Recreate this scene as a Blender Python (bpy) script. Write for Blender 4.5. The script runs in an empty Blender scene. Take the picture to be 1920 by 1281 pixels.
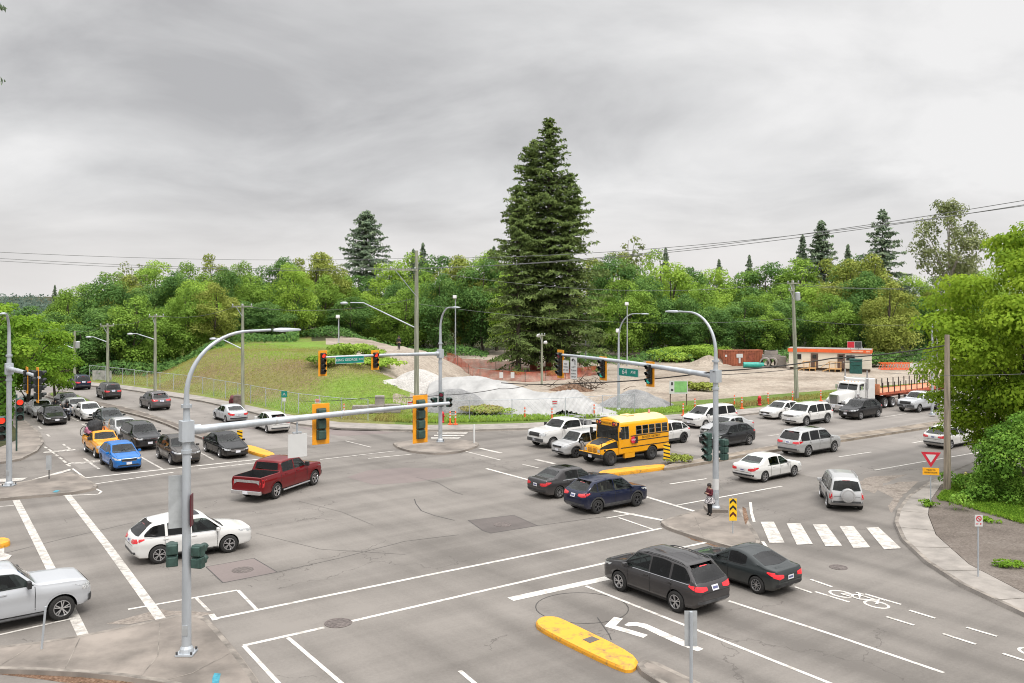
import bpy, bmesh, math, random
from mathutils import Vector, Matrix, noise
from mathutils.bvhtree import BVHTree
R_ = math.radians
scene = bpy.context.scene
COL = scene.collection

# ------------------------------------------------------------------ camera
FPX, YH, CAMH = 1700.0, 550.0, 11.0
cam_d = bpy.data.cameras.new('camera'); cam = bpy.data.objects.new('camera', cam_d); COL.objects.link(cam)
cam.location = (0, 0, CAMH); cam.rotation_euler = (R_(90), 0, 0)
cam_d.sensor_width = 36; cam_d.lens = 36 * FPX / 1920
cam_d.shift_y = -(640.5 - YH) / 1920
cam_d.clip_end = 6000; cam_d.clip_start = 0.1
scene.camera = cam

# ------------------------------------------------------------------ sky (overcast) and sun
SUN_EL, SUN_AZ = 58, 150
world = bpy.data.worlds.new('World'); scene.world = world; world.use_nodes = True
wn, wl = world.node_tree.nodes, world.node_tree.links
for n in list(wn): wn.remove(n)
def WN(t, **k):
    n = wn.new(t)
    for a, b in k.items(): setattr(n, a, b)
    return n
w_out = WN('ShaderNodeOutputWorld'); w_bg = WN('ShaderNodeBackground')
w_tc = WN('ShaderNodeTexCoord'); w_sep = WN('ShaderNodeSeparateXYZ')
wl.new(w_tc.outputs['Generated'], w_sep.inputs[0])
w_z = WN('ShaderNodeMath', operation='MAXIMUM'); wl.new(w_sep.outputs['Z'], w_z.inputs[0]); w_z.inputs[1].default_value = 0.0
w_za = WN('ShaderNodeMath', operation='ADD'); wl.new(w_z.outputs[0], w_za.inputs[0]); w_za.inputs[1].default_value = 0.27
w_dx = WN('ShaderNodeMath', operation='DIVIDE'); wl.new(w_sep.outputs['X'], w_dx.inputs[0]); wl.new(w_za.outputs[0], w_dx.inputs[1])
w_dy = WN('ShaderNodeMath', operation='DIVIDE'); wl.new(w_sep.outputs['Y'], w_dy.inputs[0]); wl.new(w_za.outputs[0], w_dy.inputs[1])
w_cb = WN('ShaderNodeCombineXYZ'); wl.new(w_dx.outputs[0], w_cb.inputs[0]); wl.new(w_dy.outputs[0], w_cb.inputs[1])
def WMATH(op, x, y, z=None):
    n = WN('ShaderNodeMath', operation=op)
    for i, q in enumerate((x, y, z)):
        if q is None: continue
        if hasattr(q, 'type'): wl.new(q, n.inputs[i])
        else: n.inputs[i].default_value = q
    return n.outputs[0]
def WNOISE(loc, rot, sc, scale, det, rough, dist):
    mp = WN('ShaderNodeMapping'); wl.new(w_cb.outputs[0], mp.inputs[0]); mp.inputs['Location'].default_value = loc; mp.inputs['Rotation'].default_value = (0, 0, R_(rot)); mp.inputs['Scale'].default_value = sc
    n = WN('ShaderNodeTexNoise'); wl.new(mp.outputs[0], n.inputs['Vector']); n.inputs['Scale'].default_value = scale; n.inputs['Detail'].default_value = det; n.inputs['Roughness'].default_value = rough; n.inputs['Distortion'].default_value = dist
    return n.outputs['Fac']
def WMASS(c, sc, r0):
    """a thick part of the cloud deck round the direction c"""
    mp = WN('ShaderNodeMapping'); mp.vector_type = 'POINT'; wl.new(w_tc.outputs['Generated'], mp.inputs[0]); mp.inputs['Scale'].default_value = sc
    ds = WN('ShaderNodeVectorMath', operation='DISTANCE'); wl.new(mp.outputs[0], ds.inputs[0]); ds.inputs[1].default_value = tuple(a * b for a, b in zip(c, sc))
    mr = WN('ShaderNodeMapRange', interpolation_type='SMOOTHSTEP'); wl.new(ds.outputs['Value'], mr.inputs['Value']); mr.inputs['From Min'].default_value = r0; mr.inputs['From Max'].default_value = 0.0
    return mr.outputs[0]
w_big = WNOISE((2.35, .65, 0), 24, (.36, .46, 1), 1.5, 4, .5, .35)
w_mid = WNOISE((5.1, 1.9, 0), 10, (.60, .66, 1), 2.6, 7, .55, .4)
w_f = WMATH('MULTIPLY_ADD', w_mid, .62, WMATH('MULTIPLY', w_big, .60)); w_f = WMATH('ADD', w_f, -.10)
w_f = WMATH('MULTIPLY_ADD', w_sep.outputs['X'], .065, w_f)
w_f = WMATH('MULTIPLY_ADD', WMASS((-.14, .97, .20), (1.0, .6, 3.2), .52), -.21, w_f)
w_f = WMATH('MULTIPLY_ADD', WMASS((.22, .93, .345), (1.0, .6, 4.5), .42), -.22, w_f)
w_rp = WN('ShaderNodeValToRGB'); wl.new(w_f, w_rp.inputs[0])
cr = w_rp.color_ramp
cr.elements[0].position = 0.28; cr.elements[0].color = (0.42, 0.42, 0.43, 1)
cr.elements[1].position = 0.60; cr.elements[1].color = (0.77, 0.765, 0.765, 1)
e = cr.elements.new(0.45); e.color = (0.61, 0.61, 0.615, 1)
# the cloud deck is thinner, brighter overhead than towards the horizon, as under a real overcast
w_mr = WN('ShaderNodeMapRange', interpolation_type='SMOOTHSTEP'); wl.new(w_sep.outputs['Z'], w_mr.inputs['Value'])
w_mr.inputs['From Min'].default_value = 0.33; w_mr.inputs['From Max'].default_value = 0.85
w_mr.inputs['To Min'].default_value = 1.0; w_mr.inputs['To Max'].default_value = 3.3
w_mul = WN('ShaderNodeVectorMath', operation='SCALE'); wl.new(w_rp.outputs['Color'], w_mul.inputs[0]); wl.new(w_mr.outputs[0], w_mul.inputs['Scale'])
# warm pale band low over the horizon
w_hz = WN('ShaderNodeMapRange', interpolation_type='SMOOTHSTEP'); wl.new(w_sep.outputs['Z'], w_hz.inputs['Value'])
w_hz.inputs['From Min'].default_value = 0.0; w_hz.inputs['From Max'].default_value = 0.13
w_hz.inputs['To Min'].default_value = 0.75; w_hz.inputs['To Max'].default_value = 0.0
w_mx = WN('ShaderNodeMix', data_type='RGBA'); wl.new(w_hz.outputs[0], w_mx.inputs['Factor'])
wl.new(w_mul.outputs[0], w_mx.inputs[6]); w_mx.inputs[7].default_value = (0.70, 0.675, 0.66, 1)
w_sky = WN('ShaderNodeTexSky', sky_type='NISHITA'); w_sky.sun_disc = False
w_sky.sun_elevation = R_(SUN_EL); w_sky.sun_rotation = R_(SUN_AZ)
w_m10 = WN('ShaderNodeVectorMath', operation='SCALE'); wl.new(w_mx.outputs[2], w_m10.inputs[0]); w_m10.inputs['Scale'].default_value = 10.0
w_fin = WN('ShaderNodeMix', data_type='RGBA'); w_fin.inputs['Factor'].default_value = 0.985
wl.new(w_sky.outputs[0], w_fin.inputs[6]); wl.new(w_m10.outputs[0], w_fin.inputs[7])
wl.new(w_fin.outputs[2], w_bg.inputs['Color']); w_bg.inputs['Strength'].default_value = 0.1
wl.new(w_bg.outputs[0], w_out.inputs[0])

sun_d = bpy.data.lights.new('sun', 'SUN'); sun = bpy.data.objects.new('sun', sun_d); COL.objects.link(sun)
sun_d.energy = 1.9; sun_d.angle = R_(20); sun_d.color = (1, 0.965, 0.91)
_az, _el = R_(SUN_AZ), R_(SUN_EL)
_sd = Vector((math.sin(_az) * math.cos(_el), math.cos(_az) * math.cos(_el), math.sin(_el)))   # towards the sun
sun.rotation_euler = _sd.to_track_quat('Z', 'Y').to_euler()
scene.view_settings.view_transform = 'Standard'; scene.view_settings.look = 'None'
scene.view_settings.exposure = 0.2; scene.view_settings.gamma = 1.0
scene.cycles.max_bounces = 6; scene.cycles.transparent_max_bounces = 12
scene.cycles.use_denoising = True; scene.cycles.filter_width = 1.05

# ------------------------------------------------------------------ places
def G(px, py, z=0.0):
    Y = (CAMH - z) * FPX / (py - YH); return Vector(((px - 960) * Y / FPX, Y, z))
def P(px, py, Y): return Vector(((px - 960) * Y / FPX, Y, CAMH - (py - YH) * Y / FPX))
EU, EV = Vector((.8, .6, 0)), Vector((-.6, .8, 0))          # along the avenue, along the boulevard
def UV(u, v, z=0.0): return Vector((.8 * u - .6 * v, .6 * u + .8 * v, z))

# ------------------------------------------------------------------ materials
_M = {}
def nodes_of(name):
    m = bpy.data.materials.new(name); m.use_nodes = True
    return m, m.node_tree.nodes, m.node_tree.links, m.node_tree.nodes['Principled BSDF']
def mk(name, c, rough=.6, metal=0.0, var=.18, scale=3.0, bump=0.0, coat=0.0, spec=.5, c2=None, stretch=None, emit=0.0, detail=5, trans=0.0):
    if name in _M: return _M[name]
    m, N, L, b = nodes_of(name)
    b.inputs['Roughness'].default_value = rough; b.inputs['Metallic'].default_value = metal
    b.inputs['Coat Weight'].default_value = coat; b.inputs['Coat Roughness'].default_value = .04
    b.inputs['Specular IOR Level'].default_value = spec
    c2 = c2 or tuple(max(0, x * (1 - var * 1.6)) for x in c)
    c1 = tuple(min(1, x * (1 + var * .5)) for x in c) if var else c
    tc = N.new('ShaderNodeTexCoord'); v = tc.outputs['Object']
    if stretch:
        mp = N.new('ShaderNodeMapping'); mp.inputs['Scale'].default_value = stretch; L.new(v, mp.inputs[0]); v = mp.outputs[0]
    nz = N.new('ShaderNodeTexNoise'); nz.inputs['Scale'].default_value = scale; nz.inputs['Detail'].default_value = detail; nz.inputs['Roughness'].default_value = .6
    L.new(v, nz.inputs['Vector'])
    rp = N.new('ShaderNodeValToRGB'); rp.color_ramp.elements[0].position = .35; rp.color_ramp.elements[1].position = .65
    rp.color_ramp.elements[0].color = (*c2, 1); rp.color_ramp.elements[1].color = (*c1, 1)
    L.new(nz.outputs['Fac'], rp.inputs[0]); L.new(rp.outputs[0], b.inputs['Base Color'])
    if emit:
        b.inputs['Emission Color'].default_value = (*c, 1); b.inputs['Emission Strength'].default_value = emit
    if bump:
        bp = N.new('ShaderNodeBump'); bp.inputs['Strength'].default_value = bump; bp.inputs['Distance'].default_value = .03
        L.new(nz.outputs['Fac'], bp.inputs['Height']); L.new(bp.outputs[0], b.inputs['Normal'])
    _M[name] = m; return m

# ------------------------------------------------------------------ mesh building
class MB:
    """collects verts / faces for ONE mesh"""
    def __init__(s): s.v = []; s.f = []; s.mi = []; s.cur = 0
    def add(s, vs, fs, mi=None):
        o = len(s.v); s.v += [Vector(p) for p in vs]
        for f in fs: s.f.append(tuple(i + o for i in f)); s.mi.append(s.cur if mi is None else mi)
    def box(s, c, d, rz=0.0, tilt=None):
        x, y, z = d[0] / 2, d[1] / 2, d[2] / 2
        M = Matrix.Rotation(rz, 3, 'Z')
        if tilt is not None: M = tilt
        vs = [Vector(c) + M @ Vector((sx * x, sy * y, sz * z)) for sz in (-1, 1) for sx, sy in ((-1, -1), (1, -1), (1, 1), (-1, 1))]
        s.add(vs, [(3, 2, 1, 0), (4, 5, 6, 7), (0, 1, 5, 4), (1, 2, 6, 5), (2, 3, 7, 6), (3, 0, 4, 7)])
    def tube(s, pts, rad, n=8, cap=True):
        pts = [Vector(p) for p in pts]
        if not hasattr(rad, '__len__'): rad = [rad] * len(pts)
        vs = []; up = None
        for i, p in enumerate(pts):
            t = (pts[min(i + 1, len(pts) - 1)] - pts[max(i - 1, 0)]).normalized()
            if up is None:
                up = Vector((0, 0, 1)) if abs(t.z) < .9 else Vector((1, 0, 0))
            a = (up - t * up.dot(t)).normalized(); b = t.cross(a); up = a
            for k in range(n):
                an = 2 * math.pi * k / n; vs.append(p + (a * math.cos(an) + b * math.sin(an)) * rad[i])
        fs = []
        for i in range(len(pts) - 1):
            for k in range(n):
                k2 = (k + 1) % n; fs.append((i * n + k, i * n + k2, (i + 1) * n + k2, (i + 1) * n + k))
        if cap: fs.append(tuple(range(n - 1, -1, -1))); fs.append(tuple((len(pts) - 1) * n + k for k in range(n)))
        s.add(vs, fs)
    def prism(s, poly, z0, z1, inset=0.0):
        """polygon [(x,y)] extruded from z0 to z1, its top drawn in by inset (a rounded kerb edge)"""
        n = len(poly); poly = [Vector((p[0], p[1], 0)) for p in poly]
        ar = sum(poly[i].x * poly[(i + 1) % n].y - poly[(i + 1) % n].x * poly[i].y for i in range(n))
        if ar < 0: poly.reverse()
        top = poly
        if inset:
            top = []
            for i in range(n):
                a = (poly[i] - poly[i - 1]).normalized(); b = (poly[(i + 1) % n] - poly[i]).normalized()
                t = (a + b); t = t.normalized() if t.length > 1e-6 else a
                top.append(poly[i] + Vector((-t.y, t.x, 0)) * inset)
        vs = [Vector((p.x, p.y, z0)) for p in poly] + [Vector((p.x, p.y, z1)) for p in top]
        s.add(vs, [tuple(range(n - 1, -1, -1)), tuple(range(n, 2 * n))] + [(i, (i + 1) % n, n + (i + 1) % n, n + i) for i in range(n)])
    def lathe(s, prof, n=24, axis='Z', c=(0, 0, 0), cap=False):
        vs = []
        for r, h in prof:
            for k in range(n):
                a = 2 * math.pi * k / n; p = (r * math.cos(a), r * math.sin(a), h)
                if axis == 'Y': p = (p[0], p[2], p[1])
                if axis == 'X': p = (p[2], p[0], p[1])
                vs.append(Vector(c) + Vector(p))
        m = len(prof); fs = [(i * n + k, i * n + (k + 1) % n, (i + 1) * n + (k + 1) % n, (i + 1) * n + k) for i in range(m - 1) for k in range(n)]
        if cap: fs += [tuple(range(n)), tuple((m - 1) * n + k for k in range(n))]
        s.add(vs, fs)
    def strip(s, pts, w, z=None):
        """flat ribbon of width w along pts"""
        pts = [Vector(p) for p in pts]; L, Rr = [], []
        for i, p in enumerate(pts):
            t = (pts[min(i + 1, len(pts) - 1)] - pts[max(i - 1, 0)]); t.z = 0; t.normalize()
            nrm = Vector((-t.y, t.x, 0)) * (w / 2); L.append(p + nrm); Rr.append(p - nrm)
        n = len(pts); s.add(L + Rr, [(n + i, n + i + 1, i + 1, i) for i in range(n - 1)])
    def sheet(s, poly): s.add([Vector(p) for p in poly], [tuple(range(len(poly)))])
    def mesh(s, name, mats, smooth=None, fixn=True):
        me = bpy.data.meshes.new(name); me.from_pydata([tuple(v) for v in s.v], [], s.f); 
        if not isinstance(mats, (list, tuple)): mats = [mats]
        for m in mats: me.materials.append(m)
        if len(mats) > 1: me.polygons.foreach_set('material_index', s.mi)
        if fixn:
            bm = bmesh.new(); bm.from_mesh(me); bmesh.ops.recalc_face_normals(bm, faces=bm.faces); bm.to_mesh(me); bm.free()
        if smooth is not None:
            me.polygons.foreach_set('use_smooth', [True] * len(me.polygons)); me.set_sharp_from_angle(angle=R_(smooth))
        me.update(); return me
    def obj(s, name, mats, parent=None, smooth=None, loc=None, fixn=True):
        return link(name, s.mesh(name, mats, smooth, fixn), parent, loc)
def link(name, data, parent=None, loc=None):
    o = bpy.data.objects.new(name, data); COL.objects.link(o)
    if parent is not None: o.parent = parent
    if loc is not None: o.location = loc
    return o
def tag(o, label, cat, group=None, kind=None):
    if label: o['label'] = label
    if cat: o['category'] = cat
    if group: o['group'] = group
    if kind: o['kind'] = kind
    return o
def thing(name, label, cat, loc=(0, 0, 0), rz=0.0, group=None):
    o = link(name, None, None, loc); o.rotation_euler.z = rz; o.empty_display_size = .3
    return tag(o, label, cat, group)
_KIDS = {}
def kids(o): return [c for c in o.children]
def dup(root, loc=None, rz=None, label=None, group=None, scale=None):
    def cp(o, par):
        c = o.copy(); COL.objects.link(c); c.parent = par
        for ch in o.children: cp(ch, c)
        return c
    r = cp(root, None)
    if loc is not None: r.location = loc
    if rz is not None: r.rotation_euler.z = rz
    if label: r['label'] = label
    if group: r['group'] = group
    if scale: r.scale = scale
    return r
def struct(name, mb, m, smooth=None, kind='structure'):
    o = mb.obj(name, m, None, smooth); o['kind'] = kind; return o
# ================================================================== setting: materials
def asphalt_mat(name, c1, c2, crack=True):
    m, N, L, b = nodes_of(name)
    b.inputs['Roughness'].default_value = .82; b.inputs['Specular IOR Level'].default_value = .3
    tc = N.new('ShaderNodeTexCoord')
    mp = N.new('ShaderNodeMapping'); mp.inputs['Rotation'].default_value = (0, 0, -math.atan2(.6, .8)); L.new(tc.outputs['Object'], mp.inputs[0])
    def noi(scale, sv, det=4, rough=.6, src=mp.outputs[0]):
        m2 = N.new('ShaderNodeMapping'); m2.inputs['Scale'].default_value = sv; L.new(src, m2.inputs[0])
        n = N.new('ShaderNodeTexNoise'); n.inputs['Scale'].default_value = scale; n.inputs['Detail'].default_value = det; n.inputs['Roughness'].default_value = rough
        L.new(m2.outputs[0], n.inputs['Vector']); return n
    big = noi(.11, (1, 1, 1), 6, .62); su = noi(.55, (.07, 1, 1), 4); sv = noi(.55, (1, .07, 1), 4); fine = noi(9, (1, 1, 1), 3, .8); grit = noi(60, (1, 1, 1), 2, .8)
    def math_(op, a, bb):
        n = N.new('ShaderNodeMath'); n.operation = op
        for i, x in enumerate((a, bb)):
            if hasattr(x, 'type'): L.new(x, n.inputs[i])
            else: n.inputs[i].default_value = x
        return n.outputs[0]
    s = math_('ADD', math_('MULTIPLY', big.outputs['Fac'], .8), math_('MULTIPLY', su.outputs['Fac'], .62))
    s = math_('ADD', s, math_('MULTIPLY', sv.outputs['Fac'], .52))
    s = math_('ADD', s, math_('MULTIPLY', fine.outputs['Fac'], .32))
    s = math_('ADD', s, math_('MULTIPLY', grit.outputs['Fac'], .34))
    # oil dripped along the lane centres of both roads
    sx = N.new('ShaderNodeSeparateXYZ'); L.new(mp.outputs[0], sx.inputs[0])
    def lanes(c, c0, per): return math_('POWER', math_('MAXIMUM', math_('COSINE', math_('MULTIPLY', math_('SUBTRACT', c, c0), 6.28318 / per), 0), 0), 2.0)
    def step_(c, a, b_): n = N.new('ShaderNodeMapRange'); n.interpolation_type = 'SMOOTHSTEP'; L.new(c, n.inputs['Value']); n.inputs['From Min'].default_value = a; n.inputs['From Max'].default_value = b_; return n.outputs[0]
    kg = math_('MULTIPLY', lanes(sx.outputs['X'], 24.2, 3.13), math_('ADD', step_(sx.outputs['Y'], 29, 24), step_(sx.outputs['Y'], 58, 62)))
    av = math_('MULTIPLY', lanes(sx.outputs['Y'], 34.2, 3.6), math_('ADD', math_('MULTIPLY', step_(sx.outputs['Y'], 29, 31), .55), math_('MULTIPLY', step_(sx.outputs['X'], 34, 40), .45)))
    s = math_('SUBTRACT', s, math_('MULTIPLY', math_('MULTIPLY', math_('MAXIMUM', kg, av), big.outputs['Fac']), .36)); s = math_('ADD', s, .04)
    mr = N.new('ShaderNodeMapRange'); L.new(s, mr.inputs['Value']); mr.inputs['From Min'].default_value = 1.1; mr.inputs['From Max'].default_value = 1.52
    mx = N.new('ShaderNodeMix'); mx.data_type = 'RGBA'; L.new(mr.outputs[0], mx.inputs['Factor'])
    mx.inputs[6].default_value = (*c2, 1); mx.inputs[7].default_value = (*c1, 1); col = mx.outputs[2]
    if crack:
        ds = noi(.5, (1, 1, 1), 5)
        va = N.new('ShaderNodeVectorMath'); va.operation = 'ADD'; L.new(mp.outputs[0], va.inputs[0])
        sc = N.new('ShaderNodeVectorMath'); sc.operation = 'SCALE'; sc.inputs['Scale'].default_value = 3.0; L.new(ds.outputs['Color'], sc.inputs[0]); L.new(sc.outputs[0], va.inputs[1])
        vo = N.new('ShaderNodeTexVoronoi'); vo.feature = 'DISTANCE_TO_EDGE'; vo.inputs['Scale'].default_value = .16; L.new(va.outputs[0], vo.inputs['Vector'])
        thr = math_('LESS_THAN', vo.outputs['Distance'], .0042)
        msk = noi(.09, (1, 1, 1), 3); mk_ = math_('GREATER_THAN', msk.outputs['Fac'], .54)
        cf = math_('MULTIPLY', math_('MULTIPLY', thr, mk_), .62)
        # darker oily blotches along the wheel paths
        ob = noi(.23, (1, 1, 1), 7, .7); om = N.new('ShaderNodeMapRange'); L.new(ob.outputs['Fac'], om.inputs['Value']); om.inputs['From Min'].default_value = .60; om.inputs['From Max'].default_value = .74; om.inputs['To Max'].default_value = .42
        cf = math_('MAXIMUM', cf, om.outputs[0])
        m3 = N.new('ShaderNodeMix'); m3.data_type = 'RGBA'; L.new(cf, m3.inputs['Factor']); L.new(col, m3.inputs[6]); m3.inputs[7].default_value = (.085, .075, .068, 1); col = m3.outputs[2]
    L.new(col, b.inputs['Base Color'])
    bp = N.new('ShaderNodeBump'); bp.inputs['Strength'].default_value = .25; bp.inputs['Distance'].default_value = .02; L.new(fine.outputs['Fac'], bp.inputs['Height']); L.new(bp.outputs[0], b.inputs['Normal'])
    return m
M_ASPH = asphalt_mat('asphalt', (.212, .193, .174), (.122, .110, .099))
M_ASPHL = asphalt_mat('pale_asphalt', (.25, .228, .208), (.172, .156, .142))
M_PATCH = asphalt_mat('asphalt_patch', (.135, .117, .109), (.09, .078, .073), False)
M_PATCHR = asphalt_mat('asphalt_patch_reddish', (.20, .165, .155), (.15, .125, .118), False)
M_CONC = mk('concrete', (.285, .258, .232), .85, var=.2, scale=.8, bump=.1, detail=9)
M_CONC2 = mk('worn_concrete', (.235, .203, .175), .88, var=.3, scale=.5, bump=.15, detail=9)
M_KERB = mk('kerb_concrete', (.25, .22, .19), .88, var=.35, scale=1.4, detail=8)
M_MEDB = mk('dark_median', (.15, .125, .105), .9, var=.3, scale=.8, detail=9); M_MEDA = mk('tan_median', (.255, .21, .165), .9, var=.3, scale=.8, detail=9)
def paint_mat(name, c, wear=.42, under=(.3, .275, .25)):
    m, N, L, b = nodes_of(name); b.inputs['Roughness'].default_value = .6
    tc = N.new('ShaderNodeTexCoord'); n1 = N.new('ShaderNodeTexNoise'); n1.inputs['Scale'].default_value = 2.6; n1.inputs['Detail'].default_value = 9; n1.inputs['Roughness'].default_value = .72
    L.new(tc.outputs['Object'], n1.inputs['Vector'])
    rp = N.new('ShaderNodeValToRGB'); rp.color_ramp.elements[0].position = wear - .07; rp.color_ramp.elements[1].position = wear + .09
    rp.color_ramp.elements[0].color = (*under, 1); rp.color_ramp.elements[1].color = (*c, 1)
    L.new(n1.outputs['Fac'], rp.inputs[0]); L.new(rp.outputs[0], b.inputs['Base Color']); return m
M_WHITE = paint_mat('road_paint_white', (.60, .57, .525), .425)
M_WORN = paint_mat('road_paint_worn', (.54, .51, .465), .47)
M_YEL = paint_mat('kerb_paint_yellow', (.72, .33, .02), .40, (.23, .15, .06))
M_CYAN = mk('cyan_spray_paint', (.04, .25, .33), .7, var=.3, scale=6)
M_DARKSEAL = mk('crack_sealant', (.05, .045, .042), .6, var=.3)
def terrain_mat(name, stops, scale=.12, fine=3.0, bump=.4):
    m, N, L, b = nodes_of(name); b.inputs['Roughness'].default_value = .95; b.inputs['Specular IOR Level'].default_value = .15
    tc = N.new('ShaderNodeTexCoord'); n1 = N.new('ShaderNodeTexNoise'); n1.inputs['Scale'].default_value = scale; n1.inputs['Detail'].default_value = 8; n1.inputs['Roughness'].default_value = .65
    L.new(tc.outputs['Object'], n1.inputs['Vector'])
    n2 = N.new('ShaderNodeTexNoise'); n2.inputs['Scale'].default_value = fine; n2.inputs['Detail'].default_value = 6; n2.inputs['Roughness'].default_value = .7; L.new(tc.outputs['Object'], n2.inputs['Vector'])
    rp = N.new('ShaderNodeValToRGB'); c = rp.color_ramp
    c.elements[0].position, c.elements[0].color = stops[0][0], (*stops[0][1], 1); c.elements[1].position, c.elements[1].color = stops[-1][0], (*stops[-1][1], 1)
    for p, k in stops[1:-1]:
        e = c.elements.new(p); e.color = (*k, 1)
    L.new(n1.outputs['Fac'], rp.inputs[0])
    hv = N.new('ShaderNodeMapRange'); L.new(n2.outputs['Fac'], hv.inputs['Value']); hv.inputs['From Min'].default_value = .25; hv.inputs['From Max'].default_value = .75; hv.inputs['To Min'].default_value = .55; hv.inputs['To Max'].default_value = 1.35
    sc = N.new('ShaderNodeVectorMath'); sc.operation = 'SCALE'; L.new(rp.outputs[0], sc.inputs[0]); L.new(hv.outputs[0], sc.inputs['Scale']); L.new(sc.outputs[0], b.inputs['Base Color'])
    bp = N.new('ShaderNodeBump'); bp.inputs['Strength'].default_value = bump; bp.inputs['Distance'].default_value = .15; L.new(n2.outputs['Fac'], bp.inputs['Height']); L.new(bp.outputs[0], b.inputs['Normal'])
    return m
M_DIRT = terrain_mat('site_dirt', [(.32, (.17, .138, .108)), (.45, (.275, .23, .185)), (.56, (.36, .31, .255)), (.68, (.21, .172, .138))], .085)
M_GRASSG = terrain_mat('hill_grass', [(.36, (.17, .13, .065)), (.45, (.175, .165, .06)), (.53, (.15, .20, .042)), (.64, (.14, .25, .032))], .045, 2.2)
M_LAWN = terrain_mat('verge_grass', [(.3, (.075, .115, .028)), (.5, (.11, .16, .035)), (.7, (.15, .175, .05))], .25, 5)
M_FOREST = terrain_mat('forest_floor', [(.3, (.03, .035, .015)), (.7, (.07, .07, .03))], .2)
M_LOT = terrain_mat('gravel_lot', [(.3, (.095, .08, .068)), (.5, (.145, .122, .105)), (.7, (.185, .16, .14))], .35, 9, .3)

# ================================================================== ground, roads
g = MB(); S = 3000
g.sheet([(-S, -200, -.35), (S, -200, -.35), (S, S, -.35), (-S, S, -.35)]); struct('ground', g, M_FOREST)
g = MB()   # the asphalt of both roads and their crossing, one sheet with kerbed blocks standing on it
N_ = 24
pts = [(-75, -5), (95, -5), (95, 128), (-75, 128)]
g.sheet([(*p, 0) for p in pts]); struct('road', g, M_ASPH)

g = MB(); g.sheet([UV(*q, .002) for q in ((12.4, 61.5), (31.6, 61.5), (31.6, 130), (12.4, 130))]); g.sheet([UV(*q, .002) for q in ((47, 28), (120, 28), (120, 57), (47, 57))]); struct('repaved_road', g, M_ASPHL)
def lerp(a, b, t): return a + (b - a) * t
def smooth(x, a, b):
    t = max(0., min(1., (x - a) / (b - a))); return t * t * (3 - 2 * t)
def resample(pts, step):
    out = [Vector(pts[0])]
    for a, b in zip(pts, pts[1:]):
        a, b = Vector(a), Vector(b); n = max(1, int((b - a).length / step))
        out += [a.lerp(b, k / n) for k in range(1, n + 1)]
    return out
def rounded(poly, it=2):
    """corner cutting of a closed outline"""
    poly = [Vector(p) for p in poly]
    for _ in range(it):
        q = []
        for i in range(len(poly)):
            a, b = poly[i], poly[(i + 1) % len(poly)]; q += [a.lerp(b, .22), a.lerp(b, .78)]
        poly = q
    return poly
def pxpoly(pts, z=0.0): return [G(x, y, z) for x, y in pts]
def slab(name, px, h=.13, m=None, it=1, kerb=True, inset=.03):
    poly = pxpoly(px, h); poly = rounded(poly, it) if it else poly
    mb = MB(); mb.prism(poly, -.04, h, inset)
    if kerb:   # kerb stone: a border band 4 mm above the slab top
        n = len(poly); c = sum(poly, Vector()) / n
        ar = sum(poly[i].x * poly[(i + 1) % n].y - poly[(i + 1) % n].x * poly[i].y for i in range(n))
        if ar < 0: poly = poly[::-1]
        def off(d):
            r = []
            for i in range(n):
                a = (poly[i] - poly[i - 1]); b = (poly[(i + 1) % n] - poly[i]); t = (a.normalized() + b.normalized()).normalized()
                r.append(poly[i] + Vector((-t.y, t.x, 0)) * d)
            return r
        A, B = off(.05), off(.22)
        vs = [Vector((p.x, p.y, h + .004)) for p in A + B]; mb.cur = 1
        mb.add(vs, [(i, (i + 1) % n, n + (i + 1) % n, n + i) for i in range(n)]); mb.cur = 0
    return struct(name, mb, [m or M_CONC, M_KERB])

slab('near_corner_island', [(-140, 1222), (60, 1205), (170, 1187), (290, 1162), (345, 1150), (388, 1156), (412, 1180), (448, 1222), (496, 1288), (500, 1330), (400, 1300), (260, 1272), (120, 1259), (-140, 1252)], .13, M_CONC2)
slab('right_corner_island', [(1236, 977), (1262, 968), (1300, 958), (1345, 947), (1388, 946), (1402, 972), (1428, 1012), (1424, 1028), (1380, 1028), (1330, 1014), (1286, 1001), (1248, 988)], .13, M_CONC2)
slab('left_corner_island', [(-60, 918), (40, 904), (128, 884), (150, 889), (170, 901), (188, 912), (150, 922), (60, 930), (-60, 940)], .13, M_CONC2)
slab('far_corner_island', [(734, 829), (800, 824), (885, 825), (902, 833), (872, 845), (826, 850), (776, 847), (745, 839)], .13, M_CONC2)
slab('boulevard_median', [(350, 812), (300, 790), (250, 776), (160, 755), (84, 745), (88, 735), (120, 732), (140, 737), (176, 751), (250, 766), (330, 792), (395, 814), (470, 841), (462, 846)], .15, M_MEDB)
mb = MB(); mb.prism(rounded(pxpoly([(92, 741), (98, 735.5), (134, 737), (170, 751), (160, 753), (120, 747)], .17), 1), .1, .19); struct('median_grass', mb, M_LAWN)
slab('avenue_median', [(1244, 880), (1340, 863), (1440, 845), (1580, 825), (1740, 801), (1900, 776), (1900, 768), (1737, 792), (1577, 815), (1440, 836), (1340, 854), (1246, 871)], .16, M_MEDA)
slab('near_median', [(1186, 1248), (1216, 1233), (1300, 1272), (1420, 1330), (1330, 1345), (1260, 1297)], .15, M_CONC2)
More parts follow.
